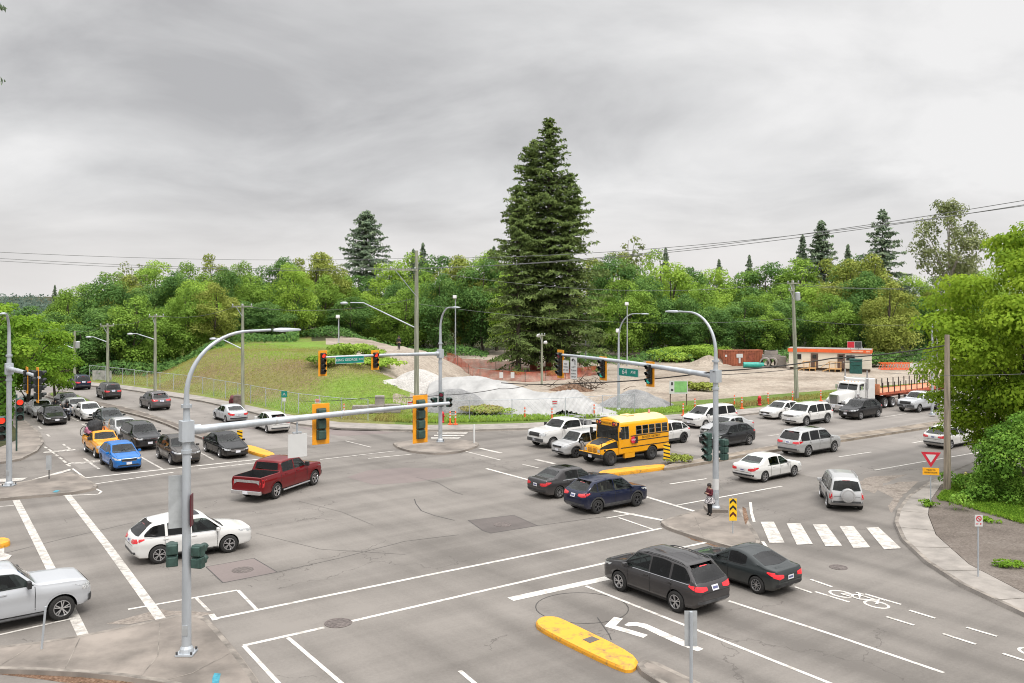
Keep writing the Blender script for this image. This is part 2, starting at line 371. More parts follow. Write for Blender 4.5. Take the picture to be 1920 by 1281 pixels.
def nose(name, px, h):
    poly = rounded(pxpoly(px, h * .6), 2); mb = MB(); n = len(poly); c = sum(poly, Vector()) / n
    mb.prism(poly, -.04, h * .55, .0)
    a = [Vector((p.x, p.y, h * .55 + .001)) for p in poly]
    b = [Vector((c.x + (p.x - c.x) * .965, c.y + (p.y - c.y) * .965, h)) for p in poly]
    # crown follows the long axis
    mb.add(a + b, [(i, (i + 1) % n, n + (i + 1) % n, n + i) for i in range(n)] + [tuple(range(n, 2 * n))])
    return struct(name, mb, M_YEL, 40)
nose('near_median_nose', [(1003, 1166), (1016, 1158), (1040, 1158), (1060, 1166), (1200, 1234), (1190, 1256), (1164, 1256), (1010, 1180)], .16)
mb = MB(); mb.prism(pxpoly([(1093, 1199), (1110, 1193), (1124, 1199), (1106, 1206)], .165), .1, .169); struct('median_nose_drain', mb, M_PATCH)
nose('avenue_median_nose', [(1119, 889), (1132, 883), (1248, 871), (1247, 878), (1180, 886), (1130, 892)], .2)
nose('boulevard_median_nose', [(455, 837), (470, 836), (514, 851), (517, 856), (500, 857), (458, 845)], .2)
nose('far_left_median_nose', [(-60, 1022), (4, 1010), (18, 1013), (20, 1018), (0, 1025), (-60, 1037)], .2)

# right-hand block: pavement along the slip lane, then lot and lawn
kerb_r = [(2000, 845), (1825, 866), (1780, 885), (1735, 907), (1700, 931), (1682, 955), (1676, 978), (1690, 1010), (1735, 1052), (1800, 1094), (1920, 1150), (2040, 1200)]
walk_r = [(2000, 868), (1880, 878), (1800, 892), (1766, 908), (1744, 940), (1741, 965), (1756, 1003), (1818, 1058), (1920, 1111), (2040, 1165)]
mb = MB(); mb.prism(pxpoly(kerb_r, .14) + pxpoly(walk_r[::-1], .14), -.04, .14, .03); mb.cur = 1
kp = [p + Vector((0, 0, .005)) for p in resample(pxpoly(kerb_r, .14), .5)]
ins = [Vector((p.x, p.y, .145)) for p in kp]; mb.strip([p + Vector((.12, 0, 0)) for p in ins], .17)
struct('right_pavement', mb, [M_CONC, M_KERB])
mb = MB(); mb.prism(pxpoly(walk_r, .13) + [Vector((90, 20, 0)), Vector((90, 62, 0))], -.04, .13); struct('gravel_lot', mb, M_LOT)
mb = MB()
mb.prism(rounded(pxpoly([(1752, 940), (1770, 912), (1810, 894), (1900, 880), (2100, 870), (2100, 1010), (1960, 990), (1900, 975), (1850, 958), (1838, 945), (1800, 938)], .15), 2), .1, .16); struct('verge_lawn', mb, M_LAWN)
# pavement joints on the right pavement
mb = MB()
for i in range(14):
    t = i / 13.0
    ka = resample(pxpoly(kerb_r, .14), .25); wa = resample(pxpoly(walk_r, .14), .25)
    a = ka[int(t * (len(ka) - 1))]; b = min(wa, key=lambda q: (q - a).length)
    mb.strip([Vector((a.x, a.y, .152)), Vector((b.x, b.y, .152))], .035)
struct('pavement_joints', mb, M_KERB)

# left-hand block beyond the left slip lane
kerb_l = [(-300, 880), (-120, 874), (0, 867), (40, 860), (70, 845), (82, 829), (76, 812), (58, 797), (36, 779), (22, 762), (16, 745), (8, 731), (-40, 722)]
mb = MB(); mb.prism(pxpoly(kerb_l, .13) + [Vector((-140, 130, 0)), Vector((-140, 45, 0))], -.04, .13, .03); mb.cur = 1
kp = resample(pxpoly(kerb_l, .13), .6); mb.strip([Vector((p.x - .12, p.y + .05, .135)) for p in kp], .18)
struct('left_pavement', mb, [M_CONC2, M_KERB])
mb = MB(); mb.prism(pxpoly([(-300, 845), (-100, 842), (0, 838), (30, 825), (30, 805), (10, 780), (-10, 750), (-40, 735)], .15) + [Vector((-140, 128, 0)), Vector((-140, 60, 0))], .1, .16); struct('left_verge', mb, M_FOREST)

# the construction site: pavement strip, verge, then terrain rising to the grass bank on the left
kerb_n = [(40, 714), (100, 716), (160, 722), (230, 729), (380, 752), (470, 772), (560, 795), (640, 803), (775, 806), (880, 806), (992, 803), (1200, 791), (1384, 778), (1430, 773), (1660, 746), (1760, 735), (1960, 713), (2300, 690)]
walk_n = [(40, 710), (100, 711), (160, 716), (230, 722), (380, 743), (470, 761), (560, 781), (640, 792), (775, 797), (880, 796), (992, 793), (1200, 782), (1384, 768), (1430, 763), (1660, 737), (1760, 727), (1960, 707), (2300, 685)]
KN, WNp = pxpoly(kerb_n, .13), pxpoly(walk_n, .13)
mb = MB(); 
for i in range(len(KN) - 1):
    a, b, c, d = KN[i], KN[i + 1], WNp[i + 1], WNp[i]
    mb.add([(a.x, a.y, .13), (b.x, b.y, .13), (c.x, c.y, .13), (d.x, d.y, .13), (a.x, a.y, -.04), (b.x, b.y, -.04)], [(0, 1, 2, 3), (4, 5, 1, 0)], 0)
mb.cur = 1
mb.strip([Vector((p.x, p.y + .1, .136)) for p in resample(KN, .8)], .18)
mb.strip([Vector((p.x, p.y - .14, .004)) for p in resample(KN, .8)], .3)
struct('far_pavement', mb, [M_CONC, M_KERB], fixn=False) if False else struct('far_pavement', mb, [M_CONC, M_KERB])
def pl_(pts, x):
    if x <= pts[0][0]: return pts[0][1]
    for (a, b), (c, d) in zip(pts, pts[1:]):
        if x <= c: return b + (d - b) * (x - a) / (c - a)
    return pts[-1][1]
def bank(X, Y):
    """height of the natural ground on the site"""
    u, v = .8 * X + .6 * Y, -.6 * X + .8 * Y
    uc = pl_([(60, 33), (70, 32), (85, 31), (95, 29.5), (105, 27.3), (114, 27.3), (124, 31), (140, 37)], v)
    h = 3.45 * smooth(u - uc, 2, 12.5) * smooth(v, 66, 92) * (1 - .93 * smooth(u - .25 * (v - 95) - 12 * smooth(v, 84, 100), 47, 56.5))
    n = noise.noise(Vector((X * .09, Y * .09, 1.3))) * .35 + noise.noise(Vector((X * .35, Y * .35, 7.3))) * .10
    return .13 + h + n * smooth(h, .2, 2) + abs(n) * .25 * smooth(v, 62, 70)
far = [Vector((-165, 205, 0)), Vector((-150, 330, 0)), Vector((-60, 380, 0)), Vector((60, 380, 0)), Vector((170, 340, 0)), Vector((280, 240, 0)), Vector((330, 160, 0))]
Bn = resample(WNp, 1.6); En = resample(far, 10); nb = len(Bn)
ts = [0, .006, .012, .02, .03, .04] + [.04 + .96 * (k / 44.0) ** 1.35 for k in range(1, 45)]
mb = MB(); vs = []
for t in ts:
    for i, b in enumerate(Bn):
        f = i / (nb - 1) * (len(En) - 1); k = min(int(f), len(En) - 2); e_ = En[k].lerp(En[k + 1], f - k)
        p = Vector((b.x, b.y, 0)).lerp(e_, t); vs.append(Vector((p.x, p.y, bank(p.x, p.y) if t > 0 else .13)))
fs = []; mi = []
def zone(p):
    X, Y = p.x, p.y; u, v = .8 * X + .6 * Y, -.6 * X + .8 * Y
    j = noise.noise(Vector((X * .16, Y * .16, 3))) * 3
    if p.z > .9 and u - .25 * (v - 95) < 49 + j: return 1
    if u < 41 + j * .6 and v > 66: return 1
    if Y > 150 and (Y > 165 + j or X < -48): return 3
    if X < -30 and Y > 126: return 3
    return 0
for r in range(len(ts) - 1):
    for i in range(nb - 1):
        fs.append((r * nb + i, r * nb + i + 1, (r + 1) * nb + i + 1, (r + 1) * nb + i)); z = zone(vs[fs[-1][0]])
        if ts[r] < .022 and z == 0: z = 2
        mi.append(z)
mb.v = vs; mb.f = fs; mb.mi = mi
site = struct('site_terrain', mb, [M_DIRT, M_GRASSG, M_LAWN, M_FOREST], 60)
site_me = site.data

# ================================================================== markings
Z1, Z2, Z3 = .004, .008, .012
def pxs(pts, z): 
    return [Vector((p.x, p.y, z)) for p in (G(x, y) for x, y in pts)]
mk_w, mk_o = MB(), MB()
_lz = [.0062]
def nz():
    _lz[0] += .00012; return _lz[0]
def line(pts, w, worn=False):   # each line a hair above the one before, so that crossings never share a plane
    for a, b in zip(pts, pts[1:]): (mk_o if worn else mk_w).strip(resample(pxs([a, b], nz()), .8), w)
line([(400, 1161), (820, 1075), (1240, 991)], .17)
line([(456, 1211), (608, 1177)], .17); line([(660, 1165), (1040, 1077), (1140, 1055)], .17); line([(1255, 1032), (1330, 1016)], .17)
line([(957, 1124), (1140, 1084)], .42)
line([(1098, 1099), (1330, 1191), (1590, 1295)], .14); line([(1366, 1127), (1560, 1190), (1770, 1262)], .14)
line([(457, 1211), (530, 1290)], .14); line([(540, 1196), (650, 1290)], .14); line([(862, 1258), (900, 1290)], .14)
line([(240, 1143), (445, 1107)], .13); line([(446, 1107), (482, 1144)], .13); line([(368, 1122), (392, 1146)], .12, True); line([(396, 1152), (404, 1163)], .2)
line([(126, 928), (200, 1022), (305, 1166)], .34, True); line([(30, 938), (62, 1000), (95, 1066), (158, 1196)], .34, True)
line([(-20, 1195), (140, 1159)], .12); line([(275, 1187), (313, 1181)], .12)
line([(-20, 952), (26, 948)], .13, True)
line([(135, 899), (480, 862), (560, 853)], .22); line([(150, 912), (325, 886)], .14); line([(372, 880), (500, 866)], .14)
line([(600, 862), (740, 846)], .14, True); line([(690, 860), (772, 852)], .14, True)
line([(118, 930), (185, 927), (190, 922), (178, 916)], .12)
line([(136, 879), (160, 897)], .12)
for a, b in [((230, 838), (305, 880)), ((368, 845), (400, 862)), ((152, 795), (175, 803)), ((135, 784), (148, 790)), ((205, 820), (225, 830))]: line([a, b], .14, True)
line([(555, 815), (610, 822)], .14, True); line([(648, 827), (696, 839)], .12, True)
line([(866, 845), (938, 863)], .16, True); line([(912, 879), (990, 900)], .2); line([(1205, 930), (1305, 960)], .22)
line([(1150, 958), (1242, 976)], .26); line([(1005, 862), (1040, 870)], .3, True); line([(900, 841), (940, 850)], .3, True); line([(980, 871), (1010, 878)], .16, True)
line([(1137, 972), (1190, 963)], .12); line([(1160, 971), (1224, 993)], .12)
line([(1256, 908), (1325, 898)], .14); line([(1268, 948), (1466, 912)], .14); line([(1640, 882), (1720, 868), (1850, 846)], .14)
line([(1573, 857), (1634, 848)], .14); line([(1710, 831), (1760, 823)], .14)
line([(1450, 803), (1510, 805)], .1, True); line([(1640, 785), (1700, 776)], .13, True); line([(1440, 818), (1500, 809)], .13, True); line([(1335, 832), (1390, 824)], .12, True)
line([(1407, 942), (1409, 962), (1414, 979)], .14); line([(1430, 1016), (1441, 1032)], .14)
for a, b in [((1520, 1087), (1560, 1101)), ((1490, 1101), (1522, 1112)), ((1662, 1157), (1714, 1173)), ((1705, 1145), (1754, 1160)), ((1768, 1189), (1830, 1209)), ((1812, 1177), (1870, 1194)), ((1880, 1226), (1960, 1252))]: line([a, b], .12)
# left bike-lane dashes
for a, b in [((83, 838), (88, 841)), ((91, 843), (96, 846)), ((97, 848), (103, 851)), ((104, 853), (109, 856)), ((111, 858), (117, 862)), ((118, 864), (124, 868)), ((125, 871), (132, 875)), ((118, 833), (122, 836)), ((125, 838), (131, 842)), ((158, 860), (165, 865)), ((166, 866), (174, 872)), ((175, 873), (186, 880)), ((88, 815), (93, 819)), ((72, 800), (78, 805))]: line([a, b], .16, True)
# crossing bars of the right slip lane and of the far and left ones
for p in [[(1426, 979), (1451, 979), (1471, 1018), (1443, 1019)], [(1475, 982), (1501, 982), (1524, 1021), (1494, 1022)], [(1524, 984), (1549, 984), (1579, 1024), (1548, 1025)], [(1574, 987), (1600, 987), (1632, 1027), (1600, 1028)], [(1624, 990), (1647, 989), (1690, 1029), (1658, 1031)]]:
    mk_o.sheet(pxs(p, nz()))
for k, (xa, xb) in enumerate([(820, 866), (814, 860), (808, 852), (800, 843)]):
    y = 811.5 + k * 4.6; mk_o.sheet(pxs([(xa, y), (xb + 12, y), (xb + 8, y + 2.2), (xa, y + 2.2)], nz()))
for p in [[(-10, 899), (52, 896), (40, 902), (-10, 906)], [(-10, 909), (30, 905), (18, 911), (-10, 914)], [(20, 914), (66, 898), (130, 880), (134, 882), (70, 902), (30, 916)]]: mk_o.sheet(pxs(p, nz()))
mk_o.sheet(pxs([(-40, 1030), (8, 1027), (8, 1038), (22, 1042), (16, 1050), (-40, 1058)], nz()))
# turn arrow
ar = lambda q: [(980 + x / 4.571, 1120 + y / 4.571) for x, y in q]
mk_w.sheet(pxs(ar([(785, 170), (860, 185), (800, 245), (700, 250)]), Z2)); mk_w.sheet(pxs(ar([(700, 250), (800, 245), (1075, 325), (1035, 350)]), Z2))
top_ = [(870, 240), (905, 218), (975, 214), (1060, 230), (1200, 292), (1400, 378), (1550, 445)]; bot_ = [(905, 252), (940, 246), (985, 250), (1045, 268), (1170, 330), (1360, 415), (1500, 466)]
for i in range(6): mk_w.sheet(pxs(ar([top_[i], top_[i + 1], bot_[i + 1], bot_[i]]), Z2))
def bike(mbx, o, dx, dy, s=1.0, w=.09):
    """bicycle stencil; o centre, dx along the lane, dy across"""
    pt = lambda a, b: o + dx * a * s + dy * b * s
    for cx in (-.95, .95): mbx.strip([pt(cx + .58 * math.cos(t * math.pi / 9), .42 * math.sin(t * math.pi / 9) - .1) for t in range(19)], w)
    for q in ([(-.95, -.1), (-.3, .45), (.7, .45), (.95, -.1)], [(-.3, .45), (.05, -.1), (-.95, -.1)], [(.05, -.1), (.7, .45)], [(.7, .45), (.62, .7), (.9, .72)], [(-.3, .45), (-.4, .65)], [(-.62, .67), (-.2, .67)]):
        zz_ = Vector((0, 0, nz() - .0062)); mbx.strip([pt(*a) + zz_ for a in q], w)
z3 = Vector((0, 0, .0062))
bike(mk_w, UV(29.6, 18.6) + z3, -EV, EU, .74, .10)
for d in (-.62, .62): mk_w.strip([UV(29.6 + d, 19.4 - d, Z2), UV(29.6 + d, 18.0 - d, Z2)], .11)
bike(mk_w, UV(29.5, 11.9) + z3, -EV, EU, .74, .10)
for p in ((112, 846), (160, 867)): bike(mk_o, G(*p) + z3, EU, -EV, .62, .17)
struct('white_road_markings', mk_w, M_WHITE); struct('worn_road_markings', mk_o, M_WORN)

# patches, covers, cracks
mb = MB(); mb.sheet(pxs([(878, 976), (963, 966), (1008, 986), (920, 1000), (905, 995)], Z1)); mb.cur = 1
mb.sheet(pxs([(386, 1063), (476, 1047), (520, 1073), (418, 1093)], Z1)); mb.sheet(pxs([(650, 895), (690, 882), (760, 877), (845, 880), (850, 893), (770, 905), (700, 909)], Z1))
mb.sheet(pxs([(555, 800), (700, 806), (740, 812), (640, 818), (600, 812)], Z1)); mb.sheet(pxs([(425, 797), (470, 800), (490, 806), (440, 803)], Z1))
struct('asphalt_patches', mb, [M_PATCH, M_PATCHR])
mb = MB()
_cz = [.0046]
def crack(pts, w=.05):
    for a, b in zip(pts, pts[1:]): _cz[0] += .00004; mb.strip(resample(pxs([a, b], _cz[0]), .3), w)
for ring in ([(878, 976), (963, 966), (1008, 986), (920, 1000), (905, 995), (878, 976)], [(386, 1063), (476, 1047), (520, 1073), (418, 1093), (386, 1063)]): crack(ring, .045)
crack([(777, 936), (780, 945), (790, 958), (815, 967), (852, 976)], .05); crack([(780, 895), (820, 905), (850, 922), (868, 928)], .04); crack([(520, 1073), (640, 1046), (760, 1015), (860, 1003)], .03)
crack([(1008, 986), (1140, 968)], .03); crack([(0, 1040), (120, 1010), (250, 980)], .03); crack([(1240, 972), (1238, 980)], .05)
crack([(1120, 1158), (1142, 1190), (1146, 1200)], .04); crack([(480, 1000), (600, 1030), (760, 1040)], .02); crack([(560, 940), (640, 960), (700, 985)], .02)
c0 = G(1091, 1139); crack_ring = [c0 + Vector((1.62 * math.cos(t * math.pi / 16), 1.55 * math.sin(t * math.pi / 16), Z1 * 1.52)) for t in range(33)]; mb.strip(crack_ring, .035)
struct('crack_sealing', mb, M_DARKSEAL)
mb = MB()
for q in ([(150, 1196), (120, 1258)], [(300, 1165), (296, 1230), (262, 1270)], [(440, 1220), (360, 1262), (300, 1278)], [(60, 1210), (0, 1248)], [(1300, 962), (1320, 1010)], [(1388, 950), (1290, 990)]): mb.strip([Vector((p.x, p.y, .137)) for p in resample([G(x, y, .137) for x, y in q], .4)], .03)
struct('island_joints', mb, M_KERB)
M_IRON = mk('cast_iron', (.15, .125, .115), .7, .3, var=.3, scale=8)
for i, (px, py, r, lab) in enumerate([(634, 1168.5, .455, 'round iron manhole cover interrupting the white crosswalk line'), (455, 1069, .42, 'round manhole cover within the reddish asphalt patch behind the white suv'), (942, 984, .42, 'round manhole cover within the dark square asphalt patch in the middle of the crossing'), (1572, 1064, .36, 'small round cover in the slip lane below the crosswalk bars')]):
    o = MB(); o.lathe([(0, .012), (r * .8, .012), (r * .84, .006), (r * .88, .013), (r, .013), (r, .004)], 40); c = G(px, py)
    tag(o.obj('manhole_cover', M_IRON, None, 30, (c.x, c.y, 0)), lab, 'manhole cover', 'manhole covers in the road')
mb = MB(); mb.sheet(pxs([(398, 1281), (402, 1271), (414, 1272), (410, 1290), (398, 1290)], .138))
mb.sheet([Vector((p.x, p.y, .138)) for p in (G(x, y, .138) for x, y in [(98, 923), (104, 919.5), (112, 919.5), (106, 923.5)])]); struct('spray_paint_marks', mb, M_CYAN)
# drifted soil, leaf litter and sand along kerbs
def patchy(name, px, m, z=Z1, seed=1, rag=.35):
    rnd = random.Random(seed); p = resample(pxs(px + [px[0]], z), .35)[:-1]; c = sum(p, Vector()) / len(p)
    p = [q + (q - c).normalized() * rnd.uniform(-rag, rag) * .5 for q in p]
    z += .0007 + .00012 * seed; q = MB(); q.sheet([(a.x, a.y, z) for a in p])
    return struct(name, q, m)
M_SAND = terrain_mat('drifted_sand', [(.3, (.20, .17, .145)), (.5, (.27, .235, .205)), (.7, (.145, .12, .10))], 1.1, 7)
M_LITTER = terrain_mat('leaf_litter', [(.3, (.07, .045, .03)), (.5, (.17, .10, .065)), (.7, (.30, .22, .16))], 3, 12)
patchy('drifted_sand', [(1640, 915), (1690, 903), (1722, 903), (1692, 930), (1672, 962), (1664, 950), (1676, 935)], M_SAND, Z1, 3, .3)
patchy('drifted_sand', [(1590, 908), (1640, 893), (1700, 890), (1660, 905), (1640, 925), (1625, 920)], M_SAND, Z1, 4, .3)
patchy('kerb_soil', [(200, 1170), (300, 1143), (400, 1150), (380, 1156), (330, 1153), (240, 1172)], M_SAND, Z1, 5, .12)
patchy('leaf_litter', [(-20, 1252), (60, 1254), (130, 1262), (250, 1276), (400, 1296), (380, 1304), (200, 1290), (60, 1272), (-20, 1262)], M_LITTER, Z1, 6, .12)
patchy('island_soil', [(1392, 955), (1398, 958), (1404, 978), (1398, 990), (1393, 972)], M_LITTER, .137, 7, .08)
patchy('kerb_soil', [(1250, 990), (1330, 1012), (1370, 1022), (1424, 1028), (1370, 1034), (1300, 1013)], M_LITTER, Z1, 8, .08)
# ================================================================== vehicles: materials
def paint(name, c, metal=.25, rough=.32):
    if name in _M: return _M[name]
    m, N, L, b = nodes_of(name)
    b.inputs['Metallic'].default_value = metal; b.inputs['Roughness'].default_value = rough
    b.inputs['Coat Weight'].default_value = .75; b.inputs['Coat Roughness'].default_value = .025; b.inputs['Coat IOR'].default_value = 1.45; b.inputs['Specular IOR Level'].default_value = .08; rough = .42; metal *= .35; b.inputs['Metallic'].default_value = metal; c = tuple(x * (.86 if max(c) > .6 else .8 if max(c) > .4 else .5) for x in c)
    tc = N.new('ShaderNodeTexCoord'); sp = N.new('ShaderNodeSeparateXYZ'); L.new(tc.outputs['Object'], sp.inputs[0])
    nz = N.new('ShaderNodeTexNoise'); nz.inputs['Scale'].default_value = 2.4; nz.inputs['Detail'].default_value = 7; L.new(tc.outputs['Object'], nz.inputs['Vector'])
    # road dust: only low on the body, broken up by noise
    mr = N.new('ShaderNodeMapRange'); L.new(sp.outputs['Z'], mr.inputs['Value']); mr.inputs['From Min'].default_value = .75; mr.inputs['From Max'].default_value = .2; mr.inputs['To Max'].default_value = .34
    mu = N.new('ShaderNodeMath'); mu.operation = 'MULTIPLY'; L.new(mr.outputs[0], mu.inputs[0]); L.new(nz.outputs['Fac'], mu.inputs[1])
    mx = N.new('ShaderNodeMix'); mx.data_type = 'RGBA'; L.new(mu.outputs[0], mx.inputs['Factor']); mx.inputs[6].default_value = (*c, 1); mx.inputs[7].default_value = (.24, .21, .18, 1)
    L.new(mx.outputs[2], b.inputs['Base Color'])
    ru = N.new('ShaderNodeMapRange'); L.new(mu.outputs[0], ru.inputs['Value']); ru.inputs['To Min'].default_value = rough; ru.inputs['To Max'].default_value = .9; L.new(ru.outputs[0], b.inputs['Roughness'])
    _M[name] = m; return m
def glass_mat(name, c, rough=.04):
    m, N, L, b = nodes_of(name); b.inputs['Roughness'].default_value = rough; b.inputs['Specular IOR Level'].default_value = .5
    tc = N.new('ShaderNodeTexCoord'); nz = N.new('ShaderNodeTexNoise'); nz.inputs['Scale'].default_value = 2.2; nz.inputs['Detail'].default_value = 2; L.new(tc.outputs['Object'], nz.inputs['Vector'])
    rp = N.new('ShaderNodeValToRGB'); rp.color_ramp.elements[0].position = .42; rp.color_ramp.elements[1].position = .6
    rp.color_ramp.elements[0].color = (*[x * .35 for x in c], 1); rp.color_ramp.elements[1].color = (*[x * 1.9 for x in c], 1); L.new(nz.outputs['Fac'], rp.inputs[0]); L.new(rp.outputs[0], b.inputs['Base Color'])
    _M[name] = m; return m
def clear_glass(name, tint):
    m, N, L, b = nodes_of(name); N.remove(b); t = N.new('ShaderNodeBsdfTransparent'); t.inputs[0].default_value = (*tint, 1); g = N.new('ShaderNodeBsdfGlossy'); g.inputs['Roughness'].default_value = .03
    f = N.new('ShaderNodeFresnel'); f.inputs['IOR'].default_value = 1.5; x = N.new('ShaderNodeMixShader'); L.new(f.outputs[0], x.inputs[0]); L.new(t.outputs[0], x.inputs[1]); L.new(g.outputs[0], x.inputs[2]); L.new(x.outputs[0], N['Material Output'].inputs['Surface']); return m
M_GLASS = clear_glass('car_glass', (.62, .70, .68)); M_GLASST = clear_glass('tinted_glass', (.26, .26, .28)); M_GLASSG = clear_glass('greenish_glass', (.68, .80, .76)); M_CABIN = mk('cabin_lining', (.13, .125, .12), .85, var=.15); M_SEAT = mk('seat_fabric', (.09, .085, .082), .8, var=.3, scale=6); M_SEATT = mk('seat_tan', (.28, .23, .18), .8, var=.2, scale=6)
M_OGLASS = glass_mat('opaque_dark_glass', (.012, .014, .014))
M_BLACK = mk('black_plastic', (.022, .022, .023), .55, var=.3, scale=5); M_TYRE = mk('tyre_rubber', (.022, .021, .02), .85, var=.35, scale=9)
M_WELL = mk('wheel_well', (.010, .010, .010), .9, var=0); M_TRIM = mk('grey_cladding', (.06, .06, .062), .6, var=.25, scale=4)
M_RIM = mk('alloy_rim', (.58, .58, .59), .28, .85, var=.15, scale=12); M_RIMD = mk('dark_rim', (.12, .12, .125), .35, .7, var=.2); M_CHROME = mk('chrome', (.78, .78, .80), .12, 1.0, var=.08, scale=9)
M_TAIL = mk('tail_lamp_red', (.62, .012, .018), .18, 0, var=.25, scale=22, coat=.8); M_TAILD = mk('tail_lamp_dark', (.26, .012, .015), .15, 0, var=.3, scale=22, coat=.8)
M_BRAKE = mk('brake_lamp_lit', (.85, .02, .03), .2, 0, var=.2, scale=22, coat=.6, emit=.25)
M_HEAD = mk('headlamp', (.62, .63, .64), .12, .3, var=.35, scale=22, coat=1.0); M_AMBER = mk('amber_lamp', (.8, .28, .03), .25, var=.15, scale=20)
M_PLATE = mk('number_plate', (.70, .70, .74), .5, var=.1, scale=14); M_PLATEB = mk('plate_print', (.10, .11, .22), .5, var=0)
M_SEAM = mk('panel_gap', (.008, .008, .008), .9, var=0)
PAINTS = dict(white=paint('white_paint', (.70, .69, .67), 0, .3), silver=paint('silver_paint', (.50, .50, .50), .6, .32), grey=paint('dark_grey_paint', (.085, .08, .082), .5, .3),
    slate=paint('slate_green_paint', (.055, .066, .068), .45, .28), navy=paint('navy_paint', (.014, .022, .065), .35, .25), red=paint('deep_red_paint', (.27, .003, .008), .35, .25),
    blue=paint('blue_paint', (.006, .17, .56), .4, .25), black=paint('black_paint', (.014, .014, .016), .2, .22), brown=paint('taupe_paint', (.11, .098, .088), .5, .3), gunmetal=paint('gunmetal_paint', (.042, .044, .048), .45, .3),
    mauve=paint('mauve_grey_paint', (.22, .195, .205), .5, .3), yellow=paint('orange_yellow_paint', (.80, .33, .008), 0, .4), ltsilver=paint('light_silver_paint', (.56, .575, .60), .45, .3), busyellow=paint('bus_yellow_paint', (.86, .39, .012), 0, .42))

# ------------------------------------------------------------------ wheel (one mesh pair per style)
def wheel_meshes(style):
    key = 'wheel_' + style
    if key in _M: return _M[key]
    t = MB(); t.lathe([(.60, -.11), (.66, -.125), (.93, -.12), (.985, -.095), (1., -.06), (1., .06), (.985, .095), (.93, .12), (.66, .125), (.60, .11)], 28, 'Y')
    tm = t.mesh('tyre', M_TYRE, 40)
    r = MB(); r.cur = 1; r.lathe([(0, .045), (.62, .045)], 28, 'Y'); r.lathe([(0, -.045), (.62, -.045)], 28, 'Y'); r.cur = 0
    for sg in (1, -1):
        r.lathe([(.655, .126 * sg), (.655, .135 * sg), (.60, .138 * sg), (.575, .10 * sg), (.58, .05 * sg)], 28, 'Y')
        r.lathe([(0, .125 * sg), (.10, .122 * sg), (.13, .09 * sg), (.14, .05 * sg)], 14, 'Y')
        if style == 'steel':
            r.lathe([(.13, .09 * sg), (.30, .075 * sg), (.44, .11 * sg), (.58, .10 * sg)], 24, 'Y')
        else:
            n = {'five': 5, 'ten': 10, 'seven': 7}[style]; w = {'five': .13, 'ten': .05, 'seven': .08}[style]
            for k in range(n):
                a = 2 * math.pi * k / n
                for b_ in ((-.07, .07) if style == 'five' else (0,)):
                    ca, sa = math.cos(a + b_), math.sin(a + b_); ca2, sa2 = math.cos(a + b_ * 2.6), math.sin(a + b_ * 2.6)
                    ww = w * (.55 if style == 'five' else 1)
                    p0, p1 = Vector((ca * .09, .118 * sg, sa * .09)), Vector((ca2 * .595, .122 * sg, sa2 * .595)); nrm = Vector((-sa, 0, ca)) * ww / 2; d = Vector((0, -.04 * sg, 0))
                    r.add([p0 - nrm, p0 + nrm, p1 + nrm * 1.2, p1 - nrm * 1.2, p0 - nrm + d, p0 + nrm + d, p1 + nrm + d, p1 - nrm + d], [(0, 1, 2, 3), (0, 3, 7, 4), (1, 5, 6, 2), (3, 2, 6, 7)])
    rm = r.mesh('rim', [M_RIM, M_WELL], 35)
    rd = rm.copy(); rd.materials[0] = M_RIMD
    _M[key] = (tm, rm, rd); return _M[key]
def add_wheel(parent, x, y, r, style='five', width=1.0, dark=False, steer=0.0, chrome=False):
    tm, rm, rd = wheel_meshes(style)
    if chrome: rd = rm.copy(); rd.materials[0] = M_CHROME; dark = True
    w = link('wheel', tm, parent, (x, y, r)); w.scale = (r, width, r); w.rotation_euler = (0, (x * 1.7) % 1.2, steer)
    if width == 1: w.scale = (r, .92, r)
    link('rim', rd if dark else rm, w)
    return w

